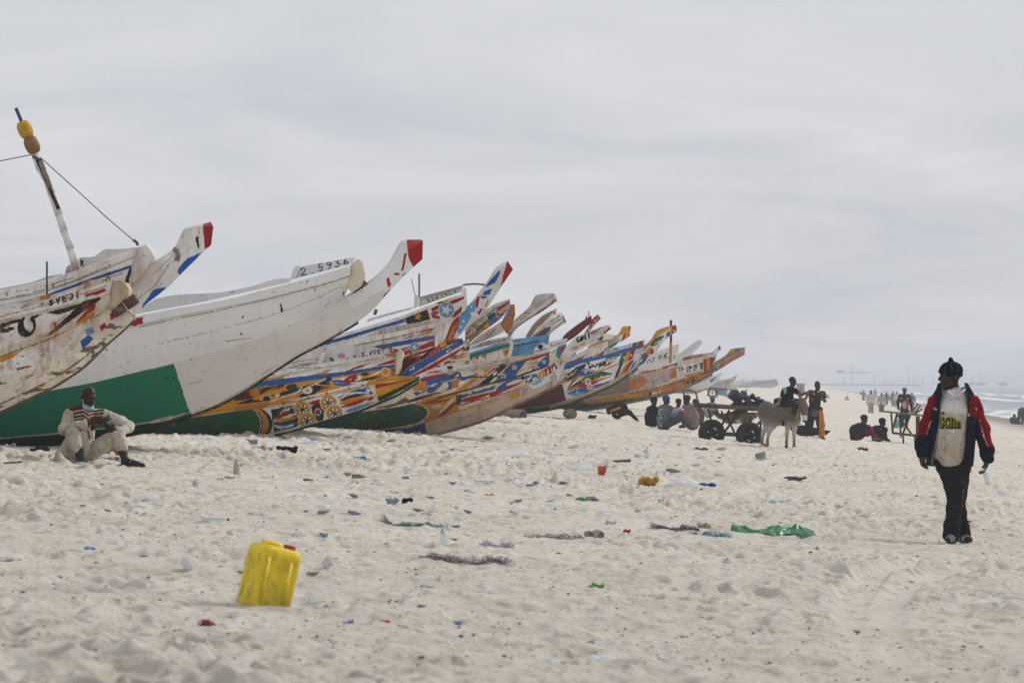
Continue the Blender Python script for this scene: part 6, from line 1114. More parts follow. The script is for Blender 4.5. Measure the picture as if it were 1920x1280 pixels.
walker("distant pale figure between the white shirt and the jetty", 1641, 728, 750, (.45, .44, .43), (.4, .38, .36))
walker("distant man in dark jacket behind the checked jacket", 1662, 734, 766, (.12, .12, .125), (.13, .13, .14))
walker("distant person raising an arm left of the backpack man", 1675, 733, 768, (.20, .20, .20), (.30, .29, .28), arm=-2)
walker("distant figure in white robe left of the backpack man", 1682, 733, 770, (.58, .57, .55), (.52, .5, .48))
bk = walker("man in black jacket carrying a red backpack away from the camera", 1696, 727, 806, (.016, .016, .018), (.02, .02, .022), 138, "P w 1688,746 1691,746 1690,750;P w 1700,746 1703,746 1702,750", hat=(.12, .11, .11))
t = Fig("red and white backpack on the man in black", 137.4, (1698, 768), "backpack", "backpack"); v = Vol(.03, .04); v.ell(t.p(1697, 758, -.12), (.15, .10, .20)); v.build("pack", 'cloth', t.root, t.pcol((.30, .03, .04), "P x 1690,756 1696,752 1700,762 1694,766"), .01, 9)
walker("distant grey figure right of the backpack man", 1710, 736, 774, (.14, .14, .145), (.15, .15, .15))
walker("distant person glimpsed right of the standing man's elbow", 1551, 738, 764, (.30, .29, .28), (.26, .24, .22))
walker("distant person in yellow by the far boat", 1588, 741, 763, (.48, .44, .22), (.34, .33, .28), sc=.8)
sit("grey figure sitting at the water's edge on the right", 190, 1902, 776, 795, 1, (.09, .09, .10), (.08, .08, .085), 8, (.05, .05, .05), 0, .03, sc=.9)
person("grey figure bending over at the water's edge on the right", 188, (1916, 796), dict(head=(1918, 773, 0), neck=(1917, 770, 0), chest=(1917, 768, 0), pelvis=(1914, 770, .2), sl=(1914, 769, .1), el=(1917, 778, 0), wl=(1916, 786, 0), sr=(1921, 769, -.1), er=(1923, 778, 0), wr=(1921, 786, 0), hl=(1912, 773, .2), kl=(1911, 783, .1), al=(1912, 793, .2), hr=(1917, 773, .2), kr=(1918, 783, .1), ar=(1918, 793, .2)), (.09, .09, .1), (.1, .1, .1), .03, hands=False, face=(.2, -.5, -.8))

# ---- donkey cart
ct = Fig("two-wheeled flat wooden donkey cart with fat car tyres", 79.0, (1366, 838), "cart", "donkey_cart"); P = ct.p; WD = np.array((.10, .075, .055))
for i in range(5):
    mb = MB(); d = -.5 + .25 * i; mb.bar(P(1303, 759, d), P(1456 if i in (0, 4) else 1420, 768, d), .2 if 0 < i < 4 else .10, .06 if 0 < i < 4 else .10, (0, 0, 1), WD * (1 + .15 * (i % 2))); mb.build("deck_plank" if 0 < i < 4 else "side_beam", M['wood'], ct.root)
for d in (-.45, .45):
    mb = MB(); mb.bar(P(1440, 766, d), P(1492, 766, d * .8), .07, .07, (0, 0, 1), WD); mb.build("shaft", M['wood'], ct.root)
def wheel(x, y, d, yaw):
    o = P(x, y, d); R = rotm(0, 0, yaw) @ rotm(math.pi / 2, 0, 0); r = .315
    mb = MB(); mb.lathe([(r * .60, -.085), (r * .80, -.10), (r * .95, -.09), (r, -.055), (r, .055), (r * .95, .09), (r * .80, .10), (r * .60, .085), (r * .60, -.085)], o, R, 30); wo = mb.build("wheel", M['rubber'], ct.root, True)
    mb = MB(); mb.lathe([(.03, .06), (r * .3, .055), (r * .42, .02), (r * .60, .03), (r * .615, .075), (r * .60, .085)], o, R, 24); mb.lathe([(.03, -.06), (r * .6, -.05)], o, R, 24); mb.build("rim", M['rubber'], wo, True)
    for a in (.7, 1.0, 1.3, 2.9, 4.3, 4.6, 5.9):
        mb = MB(); q = o + R @ np.array((math.cos(a) * .12, math.sin(a) * .12, .056)); mb.lathe([(.001, .004), (.016, .003), (.017, 0)], q, R, 8, col('w')); mb.build("hub_stud", M['plain'], wo)
wheel(1332, 811, -.50, .38); wheel(1402, 816, -.42, .38)
mb = MB(); mb.tube([P(1345, 812, -.4), P(1392, 815, -.3)], .05, 10); mb.build("axle", M['metal'], ct.root, True)
for a, b_ in (((1366, 768, -.3), (1350, 800, -.35)), ((1327, 766, -.2), (1332, 786, -.2)), ((1363, 782, -.2), (1376, 812, -.3)), ((1386, 770, -.2), (1358, 808, -.3)), ((1410, 782, .1), (1403, 796, .1)), ((1425, 788, -.4), (1394, 816, -.5)), ((1354, 770, .3), (1362, 790, .3))):
    mb = MB(); mb.bar(P(*a), P(*b_), .045, .045, (0, 1, .2), np.array((.06, .05, .045))); mb.build("strut", M['wood'], ct.root)
sk = Fig("pale sack slung under the donkey cart deck", 79.2, (1380, 796), "sack", "sack"); v = Vol(.016, .06); P = sk.p
v.chain([P(1338, 774, .1), P(1370, 787, .1), P(1400, 786, .1), P(1424, 776, .1)], [.05, .10, .11, .05]); v.ell(P(1385, 780, .1), (.34, .22, .12)); v.build("sack_cloth", 'cloth', sk.root, sk.pcol((.30, .26, .21), "E w 1385 790 5 4 0"), .02, 9)
# junk load on the cart
ld = Fig("heap of scrap metal, tyres and hoses piled on the donkey cart", 79.0, (1400, 764), "scrap heap", "scrap_load"); P = ld.p
mb = MB(); mb.box(P(1380, 743, 0), (.26, .30, .22), rotm(.1, .55, .4), np.array((.035, .04, .042))); mb.build("metal_box", M['plain'], ld.root)
mb = MB(); mb.tube([P(1379, 738, 0), P(1379, 728, 0), P(1383, 731, 0), P(1385, 736, 0)], .012, 6); mb.build("wire_handle", M['metal'], ld.root)
for i, (x, y, R_, c, tl) in enumerate(((1394, 757, .17, (.05, .05, .052), 1.2), (1410, 753, .15, (.04, .045, .045), .9), (1418, 748, .13, (.05, .055, .05), .5), (1424, 757, .14, (.03, .03, .032), 1.3))):
    mb = MB(); a = np.linspace(0, 2 * math.pi, 22); R2 = rotm(tl, .3 * i, .5 * i); mb.tube([P(x, y, -.05 + .08 * i) + R2 @ np.array((R_ * math.cos(q), R_ * math.sin(q), .02 * math.sin(3 * q))) for q in a], .035, 8, np.array(c), False); mb.build("old_tyre", M['plain'], ld.root, True)
v = Vol(.016, .03); v.chain([P(1390, 742, .05), P(1394, 738, .05), P(1398, 746, .05)], [.05, .07, .06]); v.build("teal_cloth", 'cloth', ld.root, (.04, .18, .22), .012, 14)
mb = MB(); mb.bar(P(1389, 737, .1), P(1402, 731, .1), .02, .03, (0, 0, 1), col('r')); mb.build("red_handle", M['plain'], ld.root)
for i in range(7):
    a = P(1370 + 9 * i, 760 - (i * 5) % 9, -.2 + .06 * i); b_ = P(1382 + 9 * i, 752 + (i * 7) % 13, .1); mb = MB(); mb.bar(a, b_, .04, .05, (0, 0, 1), np.array((.05, .05, .05)) * (1 + i % 3)); mb.build("scrap_bar", M['metal'], ld.root)
v = Vol(.018, .05); v.ell(P(1392, 762, .1), (.25, .2, .09)); v.ell(P(1412, 760, .15), (.22, .2, .12)); v.ell(P(1428, 758, .1), (.12, .15, .12)); v.build("rag_pile", 'cloth', ld.root, lambda V: np.where((fbm(V[:, 0] * 10, V[:, 2] * 10, 8, 3) > .5)[:, None], np.array((.06, .06, .058)), np.array((.025, .025, .024))), .02, 10)
# second cart, unharnessed, standing like a table
c2 = Fig("empty flat wooden cart propped level behind the walking man", 97.0, (1690, 826), "cart", "propped_cart"); P = c2.p
for i in range(4):
    mb = MB(); mb.bar(P(1656 + i, 771, -.45 + .3 * i), P(1732, 779, -.45 + .3 * i), .27, .05, (0, 0, 1), np.array((.22, .19, .15)) * (.8 + .1 * i)); mb.build("deck_plank", M['wood'], c2.root)
for a, b_, q in (((1668, 774, -.4), (1671, 812, -.4), "post"), ((1679, 775, -.4), (1670, 808, -.4), "brace"), ((1670, 811, -.4), (1716, 816, -.4), "lower_rail"), ((1690, 812, -.4), (1691, 831, -.4), "leg"), ((1712, 815, -.4), (1713, 832, -.4), "leg"), ((1680, 778, -.4), (1706, 812, -.3), "brace"), ((1704, 778, -.3), (1690, 812, -.4), "brace"), ((1720, 780, -.4), (1716, 830, -.4), "post"), ((1690, 776, .4), (1692, 820, .4), "leg"), ((1722, 780, .4), (1722, 825, .4), "leg")):
    mb = MB(); mb.bar(P(*a), P(*b_), .05, .06, (0, 1, .3), np.array((.07, .06, .05))); mb.build(q, M['wood'], c2.root)
f_ = Fig("bundle of sticks and rags lying on the propped cart", 97.0, (1718, 774), "bundle", "stick_bundle"); P = f_.p
for i, (a, b_) in enumerate((((1708, 776), (1722, 756)), ((1714, 776), (1727, 760)), ((1706, 772), (1718, 764)), ((1718, 776), (1732, 766)))):
    mb = MB(); mb.tube([P(*a, .1 * i), P(*b_, .1 * i)], .03, 6, np.array((.16, .13, .10))); mb.build("stick", M['wood'], f_.root)
f_ = Fig("light blue plastic jug standing under the propped cart", 99.0, (1681, 800), "jug", "plastic_jug"); v = Vol(.02, .03); P = f_.p; v.cap(P(1681, 797, 0), .09, P(1681, 789, 0), .08); v.cap(P(1681, 788, 0), .03, P(1681, 785, 0), .03); v.build("jug_body", 'plain', f_.root, (.20, .36, .45))
# far cart wheel and tarpaulin
f_ = Fig("far cart with a spoked wheel and light blue tarpaulin", 170.0, (1345, 746), "cart", "far_cart"); P = f_.p
R = rotm(math.pi / 2, 0, .2); mb = MB(); a = np.linspace(0, 2 * math.pi, 24); mb.tube([P(1336, 736, 0) + R @ np.array((.22 * math.cos(q), .22 * math.sin(q), 0)) for q in a], .04, 7, None, False); wo = mb.build("wheel", M['rubber'], f_.root, True)
for k in range(4):
    mb = MB(); mb.tube([P(1336, 736, 0) + R @ np.array((.2 * math.cos(k * .785), .2 * math.sin(k * .785), 0)), P(1336, 736, 0) - R @ np.array((.2 * math.cos(k * .785), .2 * math.sin(k * .785), 0))], .01, 5); mb.build("spoke", M['metal'], wo)
v = Vol(.03, .06); v.ell(P(1354, 734, .2), (.34, .25, .18)); v.ell(P(1364, 738, .2), (.25, .2, .14)); v.build("tarpaulin", 'cloth', f_.root, f_.pcol((.22, .36, .50), "P w 1364,728 1378,740 1370,748 1362,738"), .02, 6)
for a, b_ in (((1332, 728), (1326, 742)), ((1340, 728), (1345, 745)), ((1330, 727), (1378, 731))):
    mb = MB(); mb.bar(P(*a, 0), P(*b_, 0), .06, .06, (0, 1, 0), np.array((.12, .11, .10))); mb.build("frame_bar", M['wood'], f_.root)
f_ = Fig("bent metal frame standing behind the seated group", 112.0, (1300, 786), "metal frame", "metal_frame"); P = f_.p
mb = MB(); mb.tube([P(1284, 772), P(1282, 732), P(1290, 731), P(1304, 734), P(1309, 752), P(1316, 772), P(1316, 786)], .035, 6); mb.build("bent_pipe", M['metal'], f_.root, True)
f_ = Fig("pale wooden hut in the haze behind the rider", 330.0, (1501, 736), "hut", "beach_hut"); P = f_.p
mb = MB(); mb.box(P(1501, 728.5, 0), (.75, .8, .85), None, np.array((.40, .36, .33))); mb.build("wall", M['paint'], f_.root); mb = MB(); mb.box(P(1501, 719.6, 0), (.85, .95, .06), rotm(.08, 0, 0), np.array((.32, .30, .28))); mb.build("roof", M['paint'], f_.root); mb = MB(); mb.box(P(1501, 730, -.405), (.22, .02, .5), None, np.array((.2, .18, .17))); mb.build("door", M['paint'], f_.root)
# ---- port on the horizon
YP = 2100.0
PC = np.array((.03, .035, .045)); PS = YP / 880.0
f_ = Fig("long low port jetty on the horizon", YP, (1640, 722), "jetty", "port_jetty"); P = f_.p
mb = MB(); mb.bar(P(1540, 720.5, 0), P(1726, 721.5, 0), 5.0, .34 * PS, (0, 0, 1), PC); mb.build("deck", M['plain'], f_.root)
for i in range(31):
    mb = MB(); x = 1543 + 6 * i; mb.bar(P(x, 721, 0), P(x, 724.5, 0), .15 * PS, .15 * PS, (0, 1, 0), PC); mb.build("pile", M['plain'], f_.root)
f_ = Fig("large gantry crane with level boom on the port jetty", YP, (1590, 720), "crane", "gantry_crane"); P = f_.p
for a, b_, t_, q in (((1582, 720), (1582, 699), .16, "leg"), ((1598, 720), (1598, 686), .16, "leg"), ((1568, 698.5), (1631, 698.5), .26, "boom"), ((1584, 718), (1597, 708), .08, "brace"), ((1598, 686), (1622, 697), .05, "stay"), ((1598, 686), (1578, 697), .05, "stay"), ((1582, 708), (1598, 708), .09, "cross_beam")):
    mb = MB(); mb.bar(P(*a), P(*b_), t_ * PS, t_ * PS, (0, 1, 0), PC); mb.build(q, M['plain'], f_.root)
mb = MB(); mb.box(P(1576, 696, 0), (1.5 * PS, 1, .5 * PS), None, PC); mb.build("machine_house", M['plain'], f_.root)
GC = "jib cranes of the far port"
for lab, pts in (("thin leaning jib crane right of the gantry crane", ((1639, 720), (1639, 708), (1648, 696))), ("short jib crane above the pale distant figure", ((1660, 720), (1660, 711), (1667, 702))), ("tall faint jib crane above the backpack man", ((1704, 720), (1704, 704), (1705, 686))), ("bent jib crane left of the walking man's shoulder", ((1714, 720), (1714, 702), (1722, 714))), ("dark upright jib crane beside the bent crane", ((1730, 720), (1730, 708), (1731, 702))), ("leaning jib crane nearest the walking man's face", ((1749, 720), (1750, 708), (1754, 698)))):
    f_ = Fig(lab, YP, (pts[0][0], 720), "crane", "jib_crane", GC); P = f_.p
    mb = MB(); mb.bar(P(*pts[0]), P(*pts[1]), .18 * PS, .18 * PS, (0, 1, 0), PC); mb.build("mast", M['plain'], f_.root); mb = MB(); mb.bar(P(*pts[1]), P(*pts[2]), .10 * PS, .10 * PS, (0, 1, 0), PC); mb.build("jib", M['plain'], f_.root)
for lab, x0, x1, top, mx, mt in (("faint ship with a tall mast right of the walking man", 1830, 1850, 716, 1841, 690), ("faint low ship near the right edge", 1871, 1890, 715, 1884, 711), ("faint small ship just behind the walking man's shoulder", 1818, 1829, 714, 1823, 710)):
    f_ = Fig(lab, YP, ((x0 + x1) / 2, 722), "ship", "distant_ship", "ships off the far port"); P = f_.p
    mb = MB(); n0 = np.array([P(x0, 718, 0), P(x1, 717, 0), P(x1 - 2, 722.5, 0), P(x0 + 1, 722.5, 0)]); n1 = n0 + np.array((0, 1.2, 0)); mb.add(np.vstack([n0, n1]), [[0, 1, 2, 3], [7, 6, 5, 4], [0, 4, 5, 1], [1, 5, 6, 2], [3, 2, 6, 7], [0, 3, 7, 4]], None, PC * 1.3); mb.build("hull", M['plain'], f_.root)
    mb = MB(); mb.box(P((x0 + x1) / 2, (718 + top) / 2, .5), (.6 * PS, .5, .5 * PS), None, PC * 1.5); mb.build("superstructure", M['plain'], f_.root); mb = MB(); mb.bar(P(mx - 2, 718, .4), P(mx, mt, .4), .10 * PS, .10 * PS, (0, 1, 0), PC); mb.build("mast", M['plain'], f_.root)
# ---- yellow jerrycan
def jerrycan():
    Y = 19.2; f = Fig("dirty yellow plastic jerrycan with a red cap standing tilted in the sand", Y, (494, 1150), "jerrycan", "jerrycan"); o = f.p(490, 1147)
    R = rotm(0, math.radians(12.5), 0) @ rotm(math.radians(-6), 0, 0) @ rotm(0, 0, math.radians(33)); Wd, Dp, H = .265, .215, .375
    prof = [(-.5, -.5), (.5, -.5), (.5, .5), (-.5, .5)]; rings = []
    zs = [(0, .90), (.012, .97), (.03, 1.0), (.10, 1.0), (.2, 1.0), (.3, 1.0), (H - .06, 1.0), (H - .035, .985), (H - .012, .93), (H, .82)]
    n = 48
    for z, sc in zs:
        a = np.linspace(0, 2 * np.pi, n, endpoint=False) + .13; e = 7.0
        c, s = np.cos(a), np.sin(a); r = (np.abs(c) ** e + np.abs(s) ** e) ** (-1 / e); x, y = r * c * Wd / 2 * sc, r * s * Dp / 2 * sc
        rib = .0045 * (np.abs(np.sin(a * 4 + .6)) > .86) * (0.05 < z < H - .05); x *= 1 - rib / (Wd / 2); y *= 1 - rib / (Dp / 2)
        if .03 < z < H - .06:     # recessed face panels
            pnl = ((np.abs(x) < Wd * .36) & (np.abs(y) > Dp * .42)) | ((np.abs(y) < Dp * .34) & (np.abs(x) > Wd * .42)); x = np.where(pnl, x * .935, x); y = np.where(pnl, y * .935, y)
        rings.append(np.stack([x, y, np.full(n, z)], 1))
    rings = np.array(rings) @ R.T + o; mb = MB(); mb.grid(rings, None, True)
    for k in (0, -1): mb.add(np.vstack([rings[k], rings[k].mean(0)]), None, [[i, (i + 1) % n, n] for i in range(n)])
    m, nt, b, out = mat_new("jerrycan_plastic"); tc = nd(nt, "ShaderNodeTexCoord"); v = tc.outputs["Object"]
    n1 = noise(nt, v, 9, 7, .7, (1, 1, .4)); n2 = noise(nt, v, 26, 5, .7, (1, 1, .5)); c = mixc(nt, ramp(nt, n1, .4, .8), (.80, .60, .006, 1), (.50, .35, .012, 1)); c = mixc(nt, mulf(nt, ramp(nt, n2, .48, .76), .65), c, (.19, .13, .03, 1))
    sx = nd(nt, "ShaderNodeSeparateXYZ"); nt.links.new(v, sx.inputs[0]); mr = nd(nt, "ShaderNodeMapRange"); nt.links.new(sx.outputs[2], mr.inputs[0]); mr.inputs[1].default_value = .16; mr.inputs[2].default_value = .0
    c = mixc(nt, mulf(nt, mulf(nt, mr.outputs[0], n1), 1.1), c, (.16, .11, .03, 1)); nt.links.new(c, b.inputs["Base Color"]); b.inputs["Roughness"].default_value = .6; b.inputs["Subsurface Weight"].default_value = .0
    bump(nt, b, n2, .25, .006)
    mb.build("can_body", m, f.root, True)
    L = lambda x, y, z: o + R @ np.array((x, y, z))
    mb = MB(); mb.tube([L(-.10, .0, H - .02), L(-.085, 0, H + .010), L(-.03, 0, H + .014), L(.02, 0, H + .008), L(.035, 0, H - .01)], [.02, .019, .017, .018, .02], 10); mb.build("handle", m, f.root, True)
    for q in (-.085, .06):
        mb = MB(); mb.box(L(q, -Dp / 2 * .895, H * .47), (.026, .016, H * .70), R); mb.build("rib", m, f.root)
    for q in (-.05, .05):
        mb = MB(); mb.box(L(-Wd / 2 * .905, q, H * .47), (.016, .024, H * .70), R); mb.build("rib", m, f.root)
    mb = MB(); mb.lathe([(.033, H - .02), (.033, H + .004), (.027, H + .004)], o + R @ np.array((.085, -.0, 0)), R, 16); mb.build("spout", m, f.root, True)
    mb = MB(); mb.lathe([(.036, H - .004), (.037, H + .022), (.032, H + .027), (.001, H + .027)], o + R @ np.array((.085, 0, 0)), R, 18, np.array((.34, .015, .02))); mb.build("red_cap", M['plain'], f.root, True)
jerrycan()
# ---- litter
RC = random.Random(11)
def crumple(name, label, cat, px, py, wpx, hpx, c, mat='cloth', flat=.5, spec=None, seed=0, group=None, dpx=None):
    o = G(px, py); k = o[1] / F; v = Vol(max(.004, wpx * k / 40), wpx * k * .08); r = random.Random(seed + int(px)); w_, h_ = wpx * k / 2, hpx * k / 2; dp = (dpx or wpx * .8) * k / 2
    for i in range(6):
        x = (i / 5 - .5) * 1.5; v.ell(o + np.array((x * w_, (r.random() - .5) * dp, h_ * (.5 + .5 * r.random()))), np.array((w_ * (.28 + .2 * r.random()), dp * (.4 + .3 * r.random()), h_ * (.6 + .5 * r.random()))), rotm(r.random() * .5, r.random() * .6 - .3, r.random() * 3))
    C = np.array(c, float)
    ob = v.build(name, mat, None, C if spec is None else (lambda V: spec(V, o)), min(.02, h_ * .35), 2.2 / max(w_, .03), seed); tag(ob, label, cat, group); return ob
def bottle(label, px, py, L, ang, stand=False, r=.03, capc=(.05, .2, .5), labc=None, mat='pet', col_=None, yaw=0, cap=True):
    o = G(px, py); t = thing("plastic_bottle", label, "bottle", o); A, B_, C_ = MB(), MB(), MB()
    R = rotm(0, ang, 0) if stand else rotm(0, 0, yaw) @ rotm(0, math.pi / 2 + ang, 0)
    oo = o + np.array((0, 0, -.005 if stand else r * .8)) - (0 if stand else R @ np.array((0, 0, L / 2)))
    bottle_mesh(A, B_ if cap else None, C_ if labc else None, oo, R, L, r, capc, labc or (0, 0, 0))
    A.build("bottle_body", M[mat], t, True)
    if cap: B_.build("bottle_cap", M['plain'], t, True)
    if labc: C_.build("label_band", M['plain'], t, True)
M['sheen'] = simple_mat("plastic_sheet", None, .38, 14, .2, .2, .5)
M['milky'] = simple_mat("milky_plastic", (.62, .63, .64), .35, 12, .12, .1, .4)
M['sandfilled'] = simple_mat("sand_filled_plastic", (.42, .38, .32), .4, 20, .2, .1, .4)
bottle("sand-filled bottle standing upright below the flower boat", 443, 895, .19, .02, True, .034, (.35, .37, .4), None, 'sandfilled')
bottle("clear bottle with orange and blue label lying by the flower boat's keel", 492, 846, .26, 0, False, .04, (.1, .35, .6), (.45, .22, .05), yaw=.2)
bottle("clear bottle with a small blue label lying in front of the flower boat", 680, 866, .26, .1, False, .04, (.6, .62, .64), (.05, .25, .55), yaw=-.3)
bottle("clear bottle lying left of the yellow scrap in mid-beach", 908, 909, .24, 0, False, .034, (.5, .55, .6), None, yaw=.3)
bottle("long clear bottle lying alone left of the walking man", 1464, 948, .26, 0, False, .032, (.55, .6, .65), None, yaw=.1)
bottle("clear bottle standing upright near the dark plank", 1213, 866, .24, .03, True, .04, (.5, .55, .6), None)
bottle("clear bottle with its cap off lying near the left edge", 256, 968, .18, 0, False, .026, (.3, .4, .5), None, yaw=-.2, cap=False)
bottle("flattened long clear bottle above the jerrycan", 405, 990, .21, 0, False, .024, (.12, .12, .13), None, yaw=.15)
bottle("half buried bottle standing right of the purple net", 833, 1030, .17, -.06, True, .028, (.3, .5, .65), None)
bottle("small white bottle leaning on the orange cup", 1134, 893, .17, .25, True, .035, (.55, .6, .6), (.5, .6, .55), 'milky')
def cup(label, px, py, h, r, ang, c, name="cup", yaw=0):
    o = G(px, py); t = thing(name, label, "cup", o); R = rotm(0, 0, yaw) @ rotm(0, ang, 0); mb = MB(); mb.lathe([(.001, 0), (r * .72, 0), (r, h), (r * 1.06, h), (r * .95, h - .004), (r * .68, .008), (.001, .008)], o + np.array((0, 0, r * .5 * abs(math.sin(ang)))), R, 16, np.array(c)); mb.build("cup_wall", M['thin'], t, True)
    mb = MB(); mb.lathe([(r * 1.0, h), (r * 1.1, h + .002), (r * 1.1, h + .007), (r * 1.0, h + .008)], o + np.array((0, 0, r * .5 * abs(math.sin(ang)))), R, 16, np.array(c) * .95); mb.build("rim", M['thin'], t, True)
WH = (.82, .82, .82)
cup("white cup standing tilted above the green net", 805, 972, .085, .035, .25, WH)
cup("white cup lying just right of the jerrycan's base", 583, 1131, .07, .036, 1.4, WH, yaw=.4)
cup("white cup tipped over left of the jerrycan", 356, 1083, .075, .033, 1.0, WH, yaw=2.2)
cup("orange cup standing below the small white bottle", 1128, 906, .11, .06, .05, (.55, .10, .01))
cup("round white tub beside the purple net", 873, 1041, .06, .04, .6, WH)
cup("translucent white tub right of the jerrycan's top", 606, 1071, .05, .035, .9, (.55, .56, .57))
cup("white tub half sunk in the open sand at centre bottom", 915, 1116, .04, .045, .7, WH)
cup("grey tin can lying on its side before the donkey", 1417, 863, .17, .07, 1.45, (.30, .32, .31), "tin_can", .2)
def sheet():
    o = G(1450, 1001); k = o[1] / F; nx, ny = 90, 26; u, q = np.meshgrid(np.linspace(-1, 1, nx), np.linspace(-1, 1, ny), indexing='ij')
    wd = np.interp(u, [-1, -.85, -.6, -.45, -.2, .1, .4, .7, .93, 1], [.10, .16, .12, .10, .26, .34, .24, .36, .34, .22]) * (1 + .25 * (vnoise(u * 6, q * 2, 4) - .5))
    X = o[0] + u * 78 * k; Yy = o[1] + q * wd + .05 * np.sin(u * 5); Z = ground_z(X, Yy) + .012
    hgt = np.interp(u, [-1, -.8, -.55, -.3, -.1, .2, .45, .7, .9, 1], [.05, .06, .03, .04, .085, .08, .06, .085, .07, .03])
    fold = np.abs(np.sin(q * 4.2 + 2.2 * vnoise(u * 5, q * 1.5, 6) * 3)) * .55 + .45 * (1 - np.abs(vnoise(u * 11, q * 4, 7) * 2 - 1))
    Z = Z + hgt * (1 - np.abs(q) ** 2.5) * fold * (.6 + .6 * vnoise(u * 7, q * 3, 8)); mb = MB(); Pq = np.stack([X, Yy, Z], -1); mb.grid(Pq, np.array((.018, .19, .07))); lo = Pq.copy(); lo[..., 2] -= .004; mb.grid(lo[:, ::-1], np.array((.018, .19, .07)))
    tag(mb.build("green_sheet", M['sheen'], None, True), "long crumpled green plastic sheet lying left of the walking man", "plastic sheet")
sheet()
crumple("green_bag", "bright lime green plastic bag on the sand at lower centre", "plastic bag", 1117, 1113, 26, 15, (.10, .42, .06), seed=3)
crumple("crushed_can", "crushed red and white can below the jerrycan", "can", 385, 1177, 27, 15, (.2, .02, .03), 'plain', seed=4, spec=lambda V, o: np.where((fbm(V[:, 0] * 50, V[:, 2] * 50, 3, 2) > .52)[:, None], np.array((.5, .5, .5)), np.array((.22, .012, .03))))
crumple("plastic_bag", "white crumpled bag at the left in the foreground", "plastic bag", 212, 1031, 24, 11, WH, 'thin', seed=5)
crumple("plastic_bag", "clear grey bag lying below the seated man", "plastic bag", 278, 951, 36, 11, (.85, .86, .88), 'thin', seed=6)
crumple("plastic_bag", "translucent bag heap right of the orange cup", "plastic bag", 1285, 914, 44, 15, (.85, .87, .9), 'thin', seed=7)
crumple("plastic_bag", "clear bag scrap beside the star boat's prow shadow", "plastic bag", 963, 862, 50, 9, (.85, .88, .9), 'thin', seed=8)
crumple("plastic_bag", "clear bag strewn left of the orange cup", "plastic bag", 1090, 888, 40, 9, (.82, .84, .85), 'thin', seed=9)
crumple("plastic_bag", "thin white bag flattened at the left edge", "plastic bag", 22, 1050, 40, 8, (.85, .85, .86), 'thin', seed=10)
crumple("plastic_bag", "small white scrap bag left of the white cups", "plastic bag", 96, 1069, 22, 8, WH, 'thin', seed=11)
crumple("plastic_bag", "black and white crumpled bag right of the purple nets", "plastic bag", 1114, 1014, 32, 16, (.1, .1, .1), 'thin', seed=12, spec=lambda V, o: np.where((fbm(V[:, 0] * 25, V[:, 2] * 25, 9, 2) > .5)[:, None], np.array((.02, .02, .022)), np.array((.3, .3, .3))))
crumple("green_can", "crushed green and white bottles in a clump below the orange cup", "rubbish clump", 1100, 944, 42, 10, (.04, .2, .09), 'plain', seed=13, spec=lambda V, o: np.where((V[:, 0] < o[0])[:, None], np.array((.03, .2, .08)), np.array((.22, .22, .2))))
crumple("blue_wrapper", "dark blue wrapper beside a clear bottle stub", "wrapper", 764, 944, 18, 9, (.012, .016, .07), seed=14)
crumple("blue_wrapper", "blue-capped crushed bottle stub left of the dark blue wrapper", "bottle", 735, 944, 20, 9, (.2, .24, .32), 'plain', seed=15)
crumple("blue_board", "flat blue plastic strip right of the clear bag heap", "plastic strip", 1327, 913, 32, 7, (.03, .07, .32), 'plain', seed=16)
crumple("orange_piece", "curved ochre plastic piece right of the orange cup", "plastic piece", 1216, 916, 34, 19, (.42, .22, .015), 'plain', seed=17)
crumple("black_cloth", "black rag lying below the flower boat's hull", "rag", 540, 849, 38, 11, (.015, .014, .013), seed=18)
crumple("black_rag", "small black lump in front of the beige keel", "rag", 899, 794, 12, 7, (.02, .018, .016), seed=19)
crumple("black_rag", "dark block beside the short roller log", "rag", 1110, 786, 14, 8, (.02, .018, .015), 'plain', seed=20)
crumple("red_shoe", "maroon shoe lying alone in front of the seated pair", "shoe", 1618, 849, 17, 10, (.14, .035, .025), seed=21)
crumple("yellow_scrap", "yellow plastic scrap right of the long clear bottle row", "plastic scrap", 919, 935, 16, 7, (.42, .32, .01), seed=22)
crumple("blue_scrap", "bright blue plastic scrap at the left foreground", "plastic scrap", 168, 1038, 22, 7, (.06, .17, .5), 'plain', seed=23)
crumple("teal_scrap", "teal plastic scrap left of the white cup", "plastic scrap", 269, 1049, 16, 6, (.02, .28, .26), 'plain', seed=24)
crumple("blue_cap_piece", "small blue bottle cap in the centre foreground", "bottle cap", 656, 1173, 11, 7, (.08, .22, .5), 'plain', seed=25)
crumple("red_disc", "coral red lid beside a clear scrap at centre bottom", "lid", 722, 1177, 17, 8, (.5, .06, .07), 'plain', seed=26)
crumple("navy_scrap", "tiny navy scrap at the bottom centre", "plastic scrap", 866, 1199, 10, 6, (.02, .025, .09), 'plain', seed=27)
crumple("orange_blue_scrap", "little orange and blue scrap at the bottom edge", "plastic scrap", 785, 1256, 12, 7, (.4, .13, .05), 'plain', seed=28)
crumple("clear_cup_scrap", "clear crushed cup at the bottom right of centre", "plastic scrap", 1130, 1243, 42, 12, (.85, .87, .9), 'thin', seed=29)
crumple("white_scrap", "white scrap at the bottom edge right of the clear cup", "plastic scrap", 1282, 1262, 22, 8, WH, 'thin', seed=30)
crumple("pink_scrap", "pinkish red scrap right of the purple nets", "plastic scrap", 1176, 1000, 13, 7, (.5, .05, .08), seed=31)
crumple("tan_carton", "tan carton piece left of the green sheet", "carton", 1320, 991, 22, 10, (.42, .30, .16), 'plain', seed=32)
crumple("dark_strip", "thin dark strip far left of the walking man's knees", "strip", 1492, 905, 36, 5, (.06, .06, .065), 'plain', seed=33)
